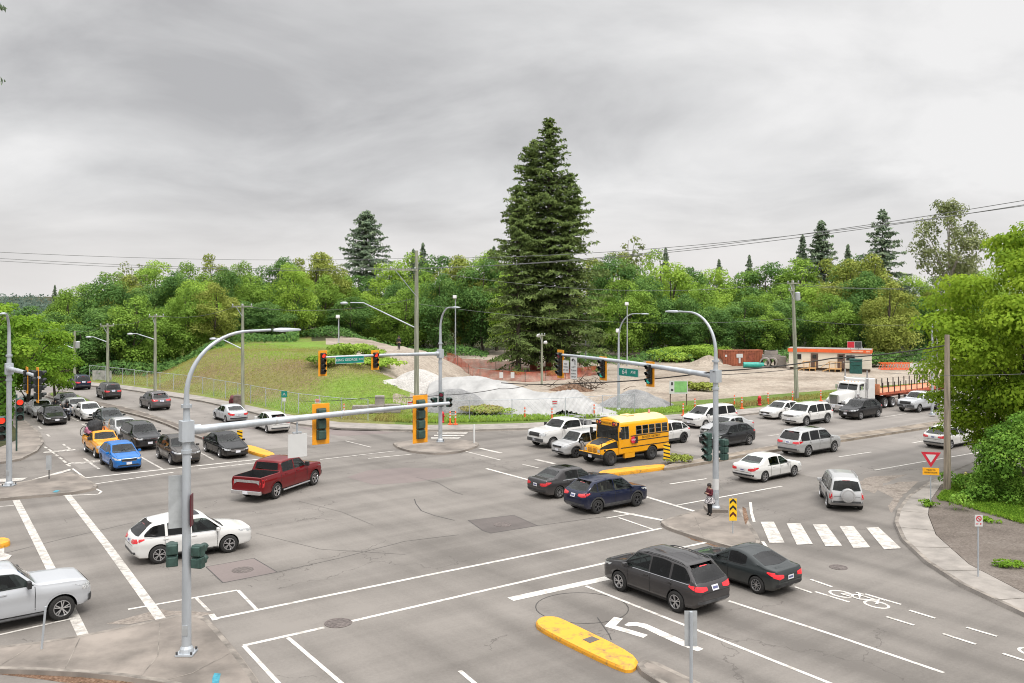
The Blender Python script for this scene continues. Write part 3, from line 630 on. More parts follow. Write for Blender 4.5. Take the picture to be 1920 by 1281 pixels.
# ------------------------------------------------------------------ lofted car body
def pl(pts, x):
    if x <= pts[0][0]: return pts[0][1]
    for (a, b), (c, d) in zip(pts, pts[1:]):
        if x <= c: return b + (d - b) * (x - a) / max(1e-9, c - a)
    return pts[-1][1]
def sm(pts, x, r=.07): return sum(pl(pts, x + d * r) * w for d, w in ((-1, .15), (-.5, .2), (0, .3), (.5, .2), (1, .15)))
class Body:
    """car hull from a side silhouette, a waist line and a plan outline; x forwards, front at +L/2"""
    def __init__(s, L, W, top, belt, plan, sill, axles, wr, tumble=.3, arch=1.14, mats=None, cut=None, crown=.03, roofround=.07, side=.975, cabin=None):
        s.L, s.W, s.top, s.belt, s.plan, s.sill = L, W, top, belt, plan, sill
        s.axles, s.wr = axles, wr
        xs = sorted(set([round(p[0], 3) for q in (top, belt, plan, sill) for p in q if abs(p[0]) <= L / 2] + [round(-L / 2 + i * L / 56, 3) for i in range(57)]))
        xs2 = [xs[0]]
        for x in xs[1:]:
            if x - xs2[-1] > .012: xs2.append(x)
        if xs2[-1] < L / 2 - 1e-3: xs2[-1] = L / 2
        rings = []
        for x in xs2:
            zt, zs = sm(top, x), pl(sill, x); w = sm(plan, x, .05) * W / 2; zb = min(sm(belt, x), zt - .035)
            gh = zt - zb; zs = min(zs, zb - .08); h = zb - zs
            yb = w * .937; ry = max(yb - tumble * gh, .1); rr = min(roofround, gh * .45 + .01)
            k = min(1, gh / .3)
            half = [(0, zs), (w * .78, zs), (w * .90, zs + .012), (w * .955, zs + .05), (w * .978, zs + h * .20), (w * .971, zs + h * .40), (w * .984, zs + h * .56), (w, zs + h * .69), (w * .997, zs + h * .76), (w * .980, zs + h * .87), (w * .957, zb - h * .045), (yb, zb),
                    (lerp(yb, ry, .30), zb + gh * .30), (lerp(yb, ry, .62), zb + gh * .62), (lerp(yb, ry, .86), zt - rr * 1.05), (ry - rr * .28, zt - rr * .42), (ry - rr * (.9), zt - rr * .06),
                    (ry * .66, zt + crown * k * .45), (ry * .33, zt + crown * k * .85), (0, zt + crown * k)]
            rings.append((x, half))
        mb = MB(); n = len(rings[0][1]); m = 2 * n - 2
        for x, hf in rings:
            full = [(y, z) for y, z in hf] + [(-y, z) for y, z in hf[-2:0:-1]]
            for y, z in full: mb.v.append(Vector((x, y, z)))
        for i in range(len(rings) - 1):
            for k in range(m):
                mb.f.append((i * m + k, i * m + (k + 1) % m, (i + 1) * m + (k + 1) % m, (i + 1) * m + k)); mb.mi.append(0)
        mb.f.append(tuple(range(m))); mb.mi.append(0); mb.f.append(tuple((len(rings) - 1) * m + k for k in range(m - 1, -1, -1))); mb.mi.append(0)
        me = mb.mesh('body', mats, None)
        bm = bmesh.new(); bm.from_mesh(me); s.bvh = BVHTree.FromBMesh(bm); bm.free()
        me = s.carve(me, mats, arch, cut, cabin)
        me.polygons.foreach_set('use_smooth', [True] * len(me.polygons)); me.set_sharp_from_angle(angle=R_(38))
        s.me = me
    def carve(s, me, mats, arch, cut, cabin=None):
        b0 = bmesh.new(); b0.from_mesh(me); hull = BVHTree.FromBMesh(b0); b0.free()
        o = bpy.data.objects.new('tmp', me); COL.objects.link(o); cs = []
        r = s.wr * arch
        for ax in s.axles:
            c = MB(); c.lathe([(r, -s.W), (r, s.W)], 30, 'Y', (ax, 0, s.wr * 1.02), cap=True)
            cs.append(c.obj('tmpc', [M_WELL], None))
        for bx in (cut or []):
            c = MB(); c.box(*bx); cs.append(c.obj('tmpc', [M_WELL], None))
        for c in (cabin or []): cs.append(c.obj('tmpc', [M_WELL], None))
        for c in cs:
            md = o.modifiers.new('b', 'BOOLEAN'); md.operation = 'DIFFERENCE'; md.object = c; md.solver = 'EXACT'
        dg = bpy.context.evaluated_depsgraph_get(); dg.update(); me2 = bpy.data.meshes.new_from_object(o.evaluated_get(dg)); me2.name = 'body'
        bpy.data.objects.remove(o)
        for c in cs: bpy.data.objects.remove(c)
        me2.materials.clear()
        for m in list(mats) + [M_CABIN]: me2.materials.append(m)
        for p in me2.polygons:
            c = p.center; near = hull.find_nearest(c); mi = 1 if near[3] is None or near[3] > .004 else 0
            if mi and cabin and c.z > s.wr * 2.3 and not any(abs(c.x - q[0][0]) <= q[1][0] / 2 + .01 for q in (cut or [])): mi = len(mats)
            p.material_index = mi
        return me2
    def hit(s, o, d):
        loc, nrm, i, dist = s.bvh.ray_cast(Vector(o), Vector(d))
        return (loc, nrm) if loc is not None else (None, None)
    def patch(s, mb, d, cols, off=.006, nr=4, step=.09):
        """sheet laid on the hull: cols = [(a_lo, b_lo, a_hi, b_hi)], (a, b) = (y, z) seen along x, (x, z) along y or (x, y) along z"""
        full = []
        for c0, c1 in zip(cols, cols[1:]):
            n = max(1, int(max(abs(c1[0] - c0[0]), abs(c1[2] - c0[2]), abs(c1[1] - c0[1]), abs(c1[3] - c0[3])) / step))
            for k in range(n): full.append(tuple(lerp(a, b, k / n) for a, b in zip(c0, c1)))
        full.append(cols[-1]); vs = []; ok = True
        D = dict(front=(-1, 0, 0), rear=(1, 0, 0), left=(0, -1, 0), right=(0, 1, 0), top=(0, 0, -1))[d]; last = None
        for c in full:
            for r in range(nr + 1):
                a, b = lerp(c[0], c[2], r / nr), lerp(c[1], c[3], r / nr)
                o = dict(front=(9, a, b), rear=(-9, a, b), left=(a, 5, b), right=(a, -5, b), top=(a, b, 6))[d]
                p, nn = s.hit(o, D)
                if p is None: p, nn = (last if last else (Vector(o) + Vector(D) * 5, -Vector(D)))
                last = (p, nn)
                if nn.dot(Vector(D)) > 0: nn = -nn
                vs.append(p + nn * off)
        m = nr + 1; fs = [(i * m + k, i * m + k + 1, (i + 1) * m + k + 1, (i + 1) * m + k) for i in range(len(full) - 1) for k in range(nr)]
        mb.add(vs, fs)
    def mirror(s, mb, d, cols, **k):
        s.patch(mb, d, cols, **k)
        if d in ('front', 'rear'): s.patch(mb, d, [(-c[0], c[1], -c[2], c[3]) for c in cols[::-1]], **k)
        elif d == 'left': s.patch(mb, 'right', cols, **k)

def orient(me_obj, center=(0, 0, .7)):
    """make the sheets' normals point away from the body"""
    me = me_obj.data; bm = bmesh.new(); bm.from_mesh(me); c = Vector(center)
    for f in bm.faces:
        if f.normal.dot(f.calc_center_median() - c) < 0: f.normal_flip()
    bm.to_mesh(me); bm.free(); me.update()

def part(mb, name, m, root, smooth=50, rows=True):
    o = mb.obj(name, m, root, smooth, fixn=False); orient(o); return o

def cabin_cutters(W, H, panes, front, rear, x0, x1, z0, zroof, ywide, ynarrow, xw, xr):
    """closed volumes that hollow the cabin and open its windows: panes are side-window columns, front / rear are windscreen columns"""
    out = []; m = MB(); a, b = (x1 + .05, x0 - .05)
    m.add([(a, -ywide, z0), (b, -ywide, z0), (b, ywide, z0), (a, ywide, z0), (x1 + .16, -ynarrow, zroof), (x0 - .62, -ynarrow, zroof), (x0 - .62, ynarrow, zroof), (x1 + .16, ynarrow, zroof)], [(3, 2, 1, 0), (4, 5, 6, 7), (0, 1, 5, 4), (1, 2, 6, 5), (2, 3, 7, 6), (3, 0, 4, 7)]); out.append(m)
    for cols in panes:
        poly = [(c[0], c[1]) for c in cols] + [(c[2], c[3]) for c in cols[::-1]]; q = [poly[0]]
        for p in poly[1:]:
            if math.hypot(p[0] - q[-1][0], p[1] - q[-1][1]) > .015: q.append(p)
        if math.hypot(q[0][0] - q[-1][0], q[0][1] - q[-1][1]) < .015: q.pop()
        n = len(q); m = MB(); m.add([(x, -W, z) for x, z in q] + [(x, W, z) for x, z in q], [tuple(range(n)), tuple(range(2 * n - 1, n - 1, -1))] + [(i, n + i, n + (i + 1) % n, (i + 1) % n) for i in range(n)]); out.append(m)
    for cols, xa, xb in ((front, xw, 9), (rear, -9, xr)):
        q = [(c[0] * .985, c[1] + .01) for c in cols] + [(c[2] * .985, c[3] - .01) for c in cols[::-1]]; n = len(q); m = MB(); m.add([(xa, y, z) for y, z in q] + [(xb, y, z) for y, z in q], [tuple(range(n)), tuple(range(2 * n - 1, n - 1, -1))] + [(i, n + i, n + (i + 1) % n, (i + 1) % n) for i in range(n)]); out.append(m)
    return out
def add_seats(root, W, H, floor, rows, m_):
    m = MB()
    for x, full in rows:
        for y in ((-W * .2, W * .2) if not full else (-W * .22, 0, W * .22)):
            w = .5 if not full else .42
            m.box((x, y, floor + .17), (.5, w, .16)); m.box((x - .27, y, floor + .46), (.13, w * .95, .58), tilt=Matrix.Rotation(R_(-12), 3, 'Y')); m.box((x - .35, y, floor + .84), (.09, w * .5, .17))
    m.obj('seats', m_, root)
SHAPES = {}
def shape(kind):
    """silhouettes in metres; L, W, H, wheelbase, tyre radius"""
    if kind in SHAPES: return SHAPES[kind]
    def prof(L, H, base, hood, cowl, roof_f, roof_r, tail, deck=None, belt=.58, beltr=.62, nose=.62):
        f = L / 2
        top = [(-f, tail[0]), (-f + .04, tail[1])]
        if deck: top += [(-f + .10, deck[1] * H), (-f + deck[0], deck[1] * H + .03)]
        top += [(roof_r[0], roof_r[1] * H), (roof_r[0] + .45 * (roof_f - roof_r[0]), H), (roof_f, H * .972), (cowl, hood[1] * H), (lerp(cowl, f, .55), hood[0] * H + .03), (f - .22, hood[0] * H - .05), (f - .06, nose * H * .93), (f, nose * H * .78)]
        return dict(L=L, H=H, top=top, belt=[(-f, beltr * H), (cowl - .1, belt * H), (cowl + .3, hood[1] * H - .045), (f - .2, hood[0] * H - .11), (f, nose * H * .74)], cowl=cowl, roof_f=roof_f, roof_r=roof_r, f=f, deck=deck, beltz=(beltr * H, belt * H), hood=hood)
    s = None
    if kind == 'sedan': s = prof(4.80, 1.47, 2.78, (.535, .66), .98, .28, (-1.05, .965), (.72, .95), (.62, .69), .615, .635, .58); s.update(W=1.83, wb=2.79, r=.325, sill=.2)
    if kind == 'smallsedan': s = prof(4.58, 1.44, 2.66, (.55, .675), .93, .25, (-.95, .965), (.72, .93), (.55, .69), .625, .64, .58); s.update(W=1.77, wb=2.65, r=.315, sill=.2)
    if kind == 'coupe': s = prof(4.45, 1.40, 2.65, (.55, .67), .80, .05, (-.75, .955), (.72, .93), (.52, .70), .63, .655, .58); s.update(W=1.77, wb=2.65, r=.325, sill=.19)
    if kind == 'suv': s = prof(4.86, 1.72, 2.79, (.575, .655), 1.22, .58, (-1.72, .955), (.80, 1.02), None, .60, .63, .60); s.update(W=1.92, wb=2.79, r=.37, sill=.26)
    if kind == 'bigsuv': s = prof(5.05, 1.77, 2.95, (.60, .665), 1.28, .66, (-1.95, .962), (.85, 1.05), None, .60, .62, .63); s.update(W=1.98, wb=2.95, r=.385, sill=.28)
    if kind == 'mdx': s = prof(4.87, 1.71, 2.82, (.575, .65), 1.15, .45, (-1.70, .93), (.82, 1.03), None, .595, .64, .60); s.update(W=1.98, wb=2.825, r=.375, sill=.26)
    if kind == 'crossover': s = prof(4.55, 1.66, 2.70, (.585, .665), 1.12, .45, (-1.45, .94), (.80, 1.0), None, .605, .655, .60); s.update(W=1.85, wb=2.70, r=.36, sill=.25)
    if kind == 'oldsuv': s = prof(4.35, 1.69, 2.50, (.57, .635), 1.08, .55, (-1.82, .97), (.75, .95), None, .575, .59, .58); s.update(W=1.76, wb=2.50, r=.35, sill=.26)
    if kind == 'smallsuv': s = prof(4.28, 1.55, 2.57, (.59, .675), 1.0, .35, (-1.4, .93), (.78, .95), None, .62, .68, .60); s.update(W=1.77, wb=2.57, r=.345, sill=.22)
    if kind == 'hatch': s = prof(4.60, 1.53, 2.70, (.55, .66), 1.25, .35, (-1.50, .915), (.78, .98), None, .60, .645, .58); s.update(W=1.76, wb=2.70, r=.315, sill=.2)
    if kind == 'minivan': s = prof(5.14, 1.75, 3.07, (.56, .645), 1.62, .80, (-2.12, .965), (.80, 1.0), None, .575, .59, .58); s.update(W=1.98, wb=3.07, r=.345, sill=.22)
    SHAPES[kind] = s; return s

def car(kind, col, name, label, cat, rim='five', rimdark=False, group=None, glass=None, brake=False, plate=True, rails=False, cladding=False, sunroof=False, grille='dark', spare=False, tail='wide', three=None, lit=False, spoiler=False):
    S_ = shape(kind); L, W, H, f = S_['L'], S_['W'], S_['H'], S_['f']; wb, r = S_['wb'], S_['r']
    boxy = kind in ('oldsuv', 'minivan', 'bigsuv')
    fo = .53 * (L - wb) - .02 if kind != 'minivan' else .48 * (L - wb)       # front overhang
    ax = (f - fo, f - fo - wb)
    e0 = .80 if boxy else .74
    plan = [(-f, e0), (-f + .05, e0 + .09), (-f + .18, .945), (-f + .55, .985), (-.6, 1), (.8, 1), (f - .75, .985), (f - .32, .93), (f - .10, .82), (f - .03, .70), (f, .60)]
    sl = S_['sill']; sill = [(-f, sl + .20), (-f + .25, sl + .03), (-f + .6, sl), (f - .6, sl), (f - .2, sl), (f, sl + .10)]
    pm = PAINTS[col]
    top = lambda x: sm(S_['top'], x); belt = lambda x: sm(S_['belt'], x)
    cowl, rf, (rr, rrz) = S_['cowl'], S_['roof_f'], S_['roof_r']
    zc, zr = top(cowl - .04) + .0, H * .945; wc, wr_ = W * .40, W * .335
    wcols = [(-wc, zc + .02, -wr_, zr - .02), (-wc * .5, zc + .005, -wr_ * .5, zr + .005), (0, zc, 0, zr + .01), (wc * .5, zc + .005, wr_ * .5, zr + .005), (wc, zc + .02, wr_, zr - .02)]
    if S_['deck']:
        dz = S_['deck'][1] * H + .03; wa, wb_ = W * .37, W * .315
        rcols = [(-wa, dz + .04, -wb_, H * rrz - .07), (0, dz + .015, 0, H * rrz - .03), (wa, dz + .04, wb_, H * rrz - .07)]
    else:
        zb = S_['beltz'][0] + .05; wa, wb_ = W * .385, W * .325
        rcols = [(-wa, zb + .03, -wb_, H * rrz - .14), (-wa * .5, zb, -wb_ * .5, H * rrz - .1), (wa * .5, zb, wb_ * .5, H * rrz - .1), (wa, zb + .03, wb_, H * rrz - .14)]
    xa, xb = cowl - .12, (rr - .10 if S_['deck'] else -f + .42)
    if kind in ('oldsuv', 'minivan', 'bigsuv'): xb = -f + .34
    ln = xa - xb
    if three is None: three = kind in ('suv', 'bigsuv', 'mdx', 'minivan', 'oldsuv')
    cuts = [(0, .44), (.475, 1.0)] if kind == 'coupe' else ([(0, .385), (.41, .70), (.735, 1.0)] if three else [(0, .44), (.47, .90)] if S_['deck'] else [(0, .42), (.445, .80), (.825, 1.0)])
    mar = .085; panes = []
    for ci, (c0, c1) in enumerate(cuts):
        x0, x1 = xa - ln * c0, xa - ln * c1; cols = []
        n = 9
        for k in range(n + 1):
            x = lerp(x0, x1, k / n); lo = belt(x) + .022; hi = top(x) - mar - .02 * (1 if k in (0, n) else 0)
            t = (xa - x) / ln
            if t > .86 and not boxy: lo += (t - .86) * .9 * (.32 if S_['deck'] is None else .5)
            if hi < lo + .012: hi = lo + .012
            cols.append((x, lo, x, hi))
        panes.append(cols)
    key = ('body', kind, col); fl = S_['beltz'][1] - (.56 if S_['deck'] else .48)
    if key not in _M:
        cab = cabin_cutters(W, H, panes, wcols, rcols, cowl - .10, (rr - .30 if S_['deck'] else -f + .22), fl, H - .10, W * .40, W * .29, rf - .25, rr + .25)
        _M[key] = Body(L, W, S_['top'], S_['belt'], plan, sill, ax, r, tumble=.26 if boxy else .34, mats=[pm, M_WELL], roofround=.075, cabin=cab)
    B = _M[key]
    root = thing(name, label, cat, (0, 0, 0), 0, group)
    link('body', B.me, root)
    gl = glass or M_GLASS; glr = M_GLASST if glass is None and kind in ('suv', 'bigsuv', 'minivan', 'mdx', 'coupe') else gl
    rows = [(.36 if kind != 'minivan' else .75, False), (-.40 if S_['deck'] else -.52 if kind != 'minivan' else -.3, True)] + ([(-1.35, True)] if kind in ('minivan', 'bigsuv', 'suv') else [])
    add_seats(root, W, H, fl, rows, M_SEATT if col in ('silver', 'mauve', 'navy') else M_SEAT)
    m = MB(); B.patch(m, 'front', wcols, nr=6, off=.003); part(m, 'windscreen', gl, root)
    m = MB(); m.box((cowl - .42, 0, zc - .06), (.35, W * .74, .10)); m.tube([(cowl - .60 + .06 * math.sin(t), W * .2 + .17 * math.cos(t), zc - .02 + .16 * math.sin(t)) for t in [k * .524 for k in range(13)]], .016, 5); m.obj('dashboard', M_BLACK, root)
    m = MB(); B.patch(m, 'front', [(-wc, zc - .035, -wc, zc + .012), (0, zc - .045, 0, zc - .005), (wc, zc - .035, wc, zc + .012)], nr=1); part(m, 'cowl_panel', M_BLACK, root)
    m = MB()
    for s in (-1, 1): m.tube([(cowl - .02, s * .12 - .1, zc + .035), (cowl - .22, s * .12 + .42 - .1, zc + .14)], .012, 5)
    m.obj('wiper', M_BLACK, root)
    m = MB(); B.patch(m, 'rear', rcols, nr=6, off=.004); part(m, 'rear_window', glr, root)
    for sd in ('left', 'right'):
        for ci, cols in enumerate(panes): m = MB(); B.patch(m, sd, cols, nr=4, off=.003); part(m, 'side_window', gl if ci == 0 else glr, root)
    # bright or black window surround
    m = MB(); B.mirror(m, 'left', [(lerp(xa, xb, k / 12), belt(lerp(xa, xb, k / 12)) - .004, lerp(xa, xb, k / 12), belt(lerp(xa, xb, k / 12)) + .018) for k in range(13)], nr=1, off=.009); part(m, 'window_trim', M_CHROME if kind in ('sedan', 'suv', 'mdx') else M_BLACK, root)
    # panel gaps
    m = MB(); g = .010
    dx = [ax[0] - r * 1.28, xa - ln * .425, max(xa - ln * .86, ax[1] + r * .6)] if kind != 'coupe' else [ax[0] - r * 1.3, xa - ln * .47]
    for x in dx: B.mirror(m, 'left', [(x - g, sl + .1, x - g, belt(x) + .01), (x + g, sl + .1, x + g, belt(x) + .01)], nr=8, off=.004)
    B.mirror(m, 'left', [(dx[-1], sl + .10, dx[-1], sl + .118), (dx[0], sl + .10, dx[0], sl + .118)], nr=1, off=.004)
    hz = S_['hood'][0] * H
    B.patch(m, 'top', [(cowl + .02, -W * .36, cowl + .02, -W * .36 + .014), (f - .35, -W * .36, f - .35, -W * .36 + .014)], nr=1, off=.004); B.patch(m, 'top', [(cowl + .02, W * .36, cowl + .02, W * .36 + .014), (f - .35, W * .36, f - .35, W * .36 + .014)], nr=1, off=.004)
    if not S_['deck']: B.patch(m, 'rear', [(-W * .36, .62 * H - .26, -W * .36, .62 * H - .245), (W * .36, .62 * H - .26, W * .36, .62 * H - .245)], nr=1, off=.004)
    else: B.patch(m, 'rear', [(-W * .33, .5 * H - .13, -W * .33, .5 * H - .115), (W * .33, .5 * H - .13, W * .33, .5 * H - .115)], nr=1, off=.004)
    part(m, 'panel_gaps', M_SEAM, root)
    # lamps, grille, bumpers, plates
    nz = .62 * H * (.9 if S_['deck'] else .93)
    for s in (1, -1):
        hl = hz - .10
        m = MB(); B.patch(m, 'front', [(s * W * .27, hl - .105, s * W * .27, hl - .02), (s * W * .36, hl - .10, s * W * .36, hl + .0), (s * W * .44, hl - .08, s * W * .44, hl + .035), (s * W * .472, hl - .02, s * W * .472, hl + .06)], nr=3, step=.05, off=.008); part(m, 'headlight', M_HEAD, root)
        tl = S_['beltz'][0] - .05
        if S_['deck']: tc = [(s * W * .22, tl - .16, s * W * .22, tl - .05), (s * W * .36, tl - .19, s * W * .36, tl - .01), (s * W * .455, tl - .13, s * W * .455, tl + .0)]
        elif tail == 'tall': tc = [(s * W * .395, tl - .30, s * W * .395, tl + .04), (s * W * .465, tl - .30, s * W * .465, tl + .04)]
        else: tc = [(s * W * .20, tl - .12, s * W * .20, tl - .02), (s * W * .33, tl - .15, s * W * .33, tl + .01), (s * W * .455, tl - .12, s * W * .455, tl + .06)]
        m = MB(); B.patch(m, 'rear', tc, nr=3, step=.05, off=.009); part(m, 'tail_light', M_BRAKE if brake else M_TAIL, root)
        sdn = 'left' if s > 0 else 'right'
        m = MB(); B.patch(m, sdn, [(-f + .05, tl - .12, -f + .05, tl + .05), (-f + .22, tl - .08, -f + .22, tl + .04), (-f + .42, tl - .01, -f + .42, tl + .03)] if tail != 'tall' else [(-f + .04, tl - .3, -f + .04, tl + .04), (-f + .14, tl - .3, -f + .14, tl + .02)], nr=2, step=.06, off=.009); part(m, 'tail_light', M_BRAKE if brake else M_TAIL, root)
        # mirror
        mx_, mz = cowl - .26, belt(cowl - .2) + .07
        m = MB(); m.box((mx_, s * (W * .5 + .075), mz), (.13, .2, .14)); m.box((mx_ - .01, s * (W * .49 - .02), mz - .05), (.08, .14, .05))
        o = m.obj('wing_mirror', [pm], root); bv = o.modifiers.new('b', 'BEVEL'); bv.width = .035; bv.segments = 2
    gz = hz - .16
    m = MB(); B.patch(m, 'front', [(-W * .24, gz - .10, -W * .26, gz + .02), (0, gz - .13, 0, gz + .03), (W * .24, gz - .10, W * .26, gz + .02)], nr=3, off=.01); part(m, 'grille', M_CHROME if grille == 'chrome' else M_BLACK, root)
    if grille == 'chrome':
        m = MB()
        for q in (-.085, -.045, -.005): B.patch(m, 'front', [(-W * .22, gz + q, -W * .22, gz + q + .016), (W * .22, gz + q, W * .22, gz + q + .016)], nr=1, off=.014)
        part(m, 'grille_slats', M_BLACK, root)
    else:
        m = MB()
        for q in (-.12, .03): B.patch(m, 'front', [(-W * .25, gz + q, -W * .25, gz + q + .018), (0, gz + q - .01, 0, gz + q + .012), (W * .25, gz + q, W * .25, gz + q + .018)], nr=1, off=.014)
        part(m, 'grille_trim', M_CHROME, root)
    m = MB(); B.patch(m, 'front', [(-W * .36, sl + .13, -W * .33, sl + .22), (W * .36, sl + .13, W * .33, sl + .22)], nr=2, off=.009); part(m, 'lower_intake', M_BLACK, root)
    m = MB(); B.patch(m, 'rear', [(-W * .42, sl + .21, -W * .42, sl + .31), (W * .42, sl + .21, W * .42, sl + .31)], nr=2, off=.009); part(m, 'rear_bumper_trim', M_TRIM if (cladding or not S_['deck']) else M_BLACK, root)
    if cladding:
        m = MB(); B.mirror(m, 'left', [(ax[1] + r * 1.15, sl + .04, ax[1] + r * 1.15, sl + .2), (ax[0] - r * 1.15, sl + .04, ax[0] - r * 1.15, sl + .2)], nr=3, off=.012)
        for a in ax:
            arc = [(a + (r * 1.14) * math.cos(t), r * 1.02 + (r * 1.14) * math.sin(t), a + (r * 1.36) * math.cos(t), r * 1.02 + (r * 1.36) * math.sin(t)) for t in [math.pi * (.04 + .92 * k / 12) for k in range(13)]]
            B.mirror(m, 'left', arc, nr=2, off=.012, step=.2)
        part(m, 'wheel_arch_cladding', M_TRIM, root)
    else:
        m = MB(); B.mirror(m, 'left', [(ax[1] + r * 1.15, sl + .03, ax[1] + r * 1.15, sl + .09), (ax[0] - r * 1.15, sl + .03, ax[0] - r * 1.15, sl + .09)], nr=2, off=.008); part(m, 'sill_trim', M_BLACK, root)
    if plate:
        pz = .56 * H if S_['deck'] else .55 * H
        if S_['deck']: pz = .5 * H
        m = MB(); B.patch(m, 'rear', [(-.16, pz - .08, -.16, pz + .08), (.16, pz - .08, .16, pz + .08)], nr=1, off=.02); part(m, 'number_plate', M_PLATE, root)
        m = MB(); B.patch(m, 'rear', [(-.12, pz - .035, -.12, pz + .035), (.12, pz - .035, .12, pz + .035)], nr=1, off=.026); part(m, 'plate_print', M_PLATEB, root)
        m = MB(); B.patch(m, 'front', [(-.16, sl + .22, -.16, sl + .37), (.16, sl + .22, .16, sl + .37)], nr=1, off=.03); part(m, 'number_plate', M_PLATE, root)
    # door handles
    for sd, s in (('left', 1), ('right', -1)):
        for x in (xa - ln * .36, xa - ln * .73)[:1 if kind == 'coupe' else 2]:
            p, nn = B.hit((x, s * 5, belt(x) - .09), (0, -s, 0))
            if p: m = MB(); m.box((p.x, p.y + s * .015, p.z), (.2, .035, .035)); m.obj('door_handle', [pm], root)
    if rails:
        for s in (1, -1):
            x0, x1 = rf - .25, rr - .05; n = 8; pts = []
            for k in range(n + 1):
                x = lerp(x0, x1, k / n); p, nn = B.hit((x, s * W * .345, 5), (0, 0, -1))
                if p: pts.append(p + Vector((0, 0, .055 if 0 < k < n else .0)))
            m = MB(); m.tube(pts, .02, 6); m.obj('roof_rail', M_TRIM if col in ('grey', 'brown', 'gunmetal', 'black') else M_RIM, root, 40)
    if sunroof:
        m = MB(); B.patch(m, 'top', [(rf - .75, -W * .24, rf - .75, W * .24), (rf - .16, -W * .24, rf - .16, W * .24)], nr=5, off=.008); part(m, 'sunroof', M_GLASST, root)
    if spoiler or not S_['deck']:
        p, nn = B.hit((-9, 0, H * rrz - .07), (1, 0, 0))
        if p:
            m = MB(); B.patch(m, 'rear', [(-.18, H * rrz - .105, -.18, H * rrz - .085), (.18, H * rrz - .105, .18, H * rrz - .085)], nr=1, off=.014); part(m, 'high_brake_light', M_BRAKE if brake else M_TAILD, root)
    if spare:
        m = MB(); m.lathe([(0, -.10), (.30, -.10), (.345, -.07), (.36, 0), (.35, .1)], 30, 'X', (-f - .08, -.04, .86)); m.obj('spare_wheel_cover', [pm], root, 40)
        m = MB(); m.lathe([(.27, -.012), (.30, -.012), (.30, 0), (.27, 0)], 30, 'X', (-f - .175, -.04, .86)); m.obj('cover_ring', M_RIM, root, 40)
    # exhaust and underside, the black box lowered and widened to deepen shade below
    m = MB(); m.box((0, 0, sl + .01), (L * .74, W * .74, .2)); m.obj('underbody', M_WELL, root)
    for i, x in enumerate(ax):
        for s in (1, -1): add_wheel(root, x, s * (W / 2 - .125), r, rim, dark=rimdark)
    root['wheel_x'] = list(ax); root['track'] = W / 2 - .0
    return root

def place(root, px, ref, heading):
    """stand the vehicle so that the outer edge of one tyre (ref = FL, FR, RL, RR) touches the road at this pixel of the survey"""
    h = Vector(heading).normalized(); left = Vector((-h.y, h.x, 0)); x = root['wheel_x'][0 if ref[0] == 'F' else 1]; y = root['track'] * (1 if ref[1] == 'L' else -1)
    c = G(*px) - h * x - left * y
    root.location = (c.x, c.y, 0); root.rotation_euler.z = math.atan2(h.y, h.x)
    for k in ('wheel_x', 'track'): del root[k]
    return root
# ================================================================== traffic
def two(p_r, p_f):  # heading from rear and front contact pixels
    return (G(*p_f) - G(*p_r)).normalized()
place(car('suv', 'grey', 'suv', 'dark grey suv stopped at the near stop line, brake lamps lit, beside the dark coupe', 'suv', 'five', brake=True, rails=True, group='vehicles waiting at the near stop line'), (1265, 1149), 'RL', EV)
place(car('coupe', 'slate', 'coupe', 'dark slate two-door coupe stopped to the right of the grey suv near the crosswalk bars', 'car', 'ten', group='vehicles waiting at the near stop line', brake=True), (1417, 1114), 'RL', EV)
place(car('mdx', 'white', 'suv', 'white suv crossing behind the near left signal pole', 'suv', 'five', sunroof=True, cladding=False), (299, 1058), 'RR', two((299, 1058.8), (438.7, 1036.5)))
place(car('crossover', 'navy', 'suv', 'dark navy blue crossover in the middle of the crossing beside the grey sedan', 'suv', 'five', rimdark=True, cladding=True), (1121.7, 964.2), 'RR', two((1121.7, 964.2), (1197.6, 949.7)))
place(car('sedan', 'grey', 'sedan', 'dark grey sedan with a sunroof partly hidden by the navy crossover', 'car', 'ten', sunroof=True), (1050, 935), 'RR', EU)
place(car('sedan', 'white', 'sedan', 'white sedan driving away on the avenue past the right signal pole', 'car', 'five', glass=M_GLASSG), (1435.5, 905), 'RR', two((1435.5, 905), (1494, 893.2)))
place(car('bigsuv', 'silver', 'suv', 'silver suv with black roof panel and dark rear glass on the avenue', 'suv', 'five', sunroof=True, cladding=False), (1517, 857), 'RR', EU)
place(car('hatch', 'white', 'hatchback', 'white hatchback half hidden behind the wooden pole and the right maple', 'car', 'five'), (1784.5, 842.5), 'RR', EU)
place(car('oldsuv', 'silver', 'suv', 'silver suv with a spare wheel on its tailgate in the right slip lane', 'suv', 'five', rails=True, spare=True, tail='tall', plate=False, cladding=True), (1549, 952), 'RL', Vector((.2, .98, 0)))
# waiting on the avenue, facing left
WB = 'vehicles queued on the avenue facing left'
W_ = -EU
place(car('minivan', 'white', 'minivan', 'white minivan in the far lane behind the right signal pole', 'van', 'steel', group=WB), (1324, 804), 'FL', W_)
place(car('oldsuv', 'silver', 'suv', 'silver grey compact suv with dark bumper right beside the school bus', 'suv', 'five', rimdark=True, group=WB, cladding=True, three=True), (1081, 859), 'FL', W_)
place(car('crossover', 'white', 'suv', 'white crossover whose tail shows behind the school bus', 'suv', 'five', rimdark=True, group=WB, cladding=True), (1283, 831), 'RL', W_)
place(car('crossover', 'gunmetal', 'suv', 'dark charcoal crossover directly behind the right signal pole', 'suv', 'five', group=WB, cladding=True), (1406, 835), 'RL', W_)
place(car('sedan', 'silver', 'sedan', 'pale silver sedan mostly hidden behind the charcoal crossover', 'car', 'five', group=WB), (1403, 815), 'RL', W_)
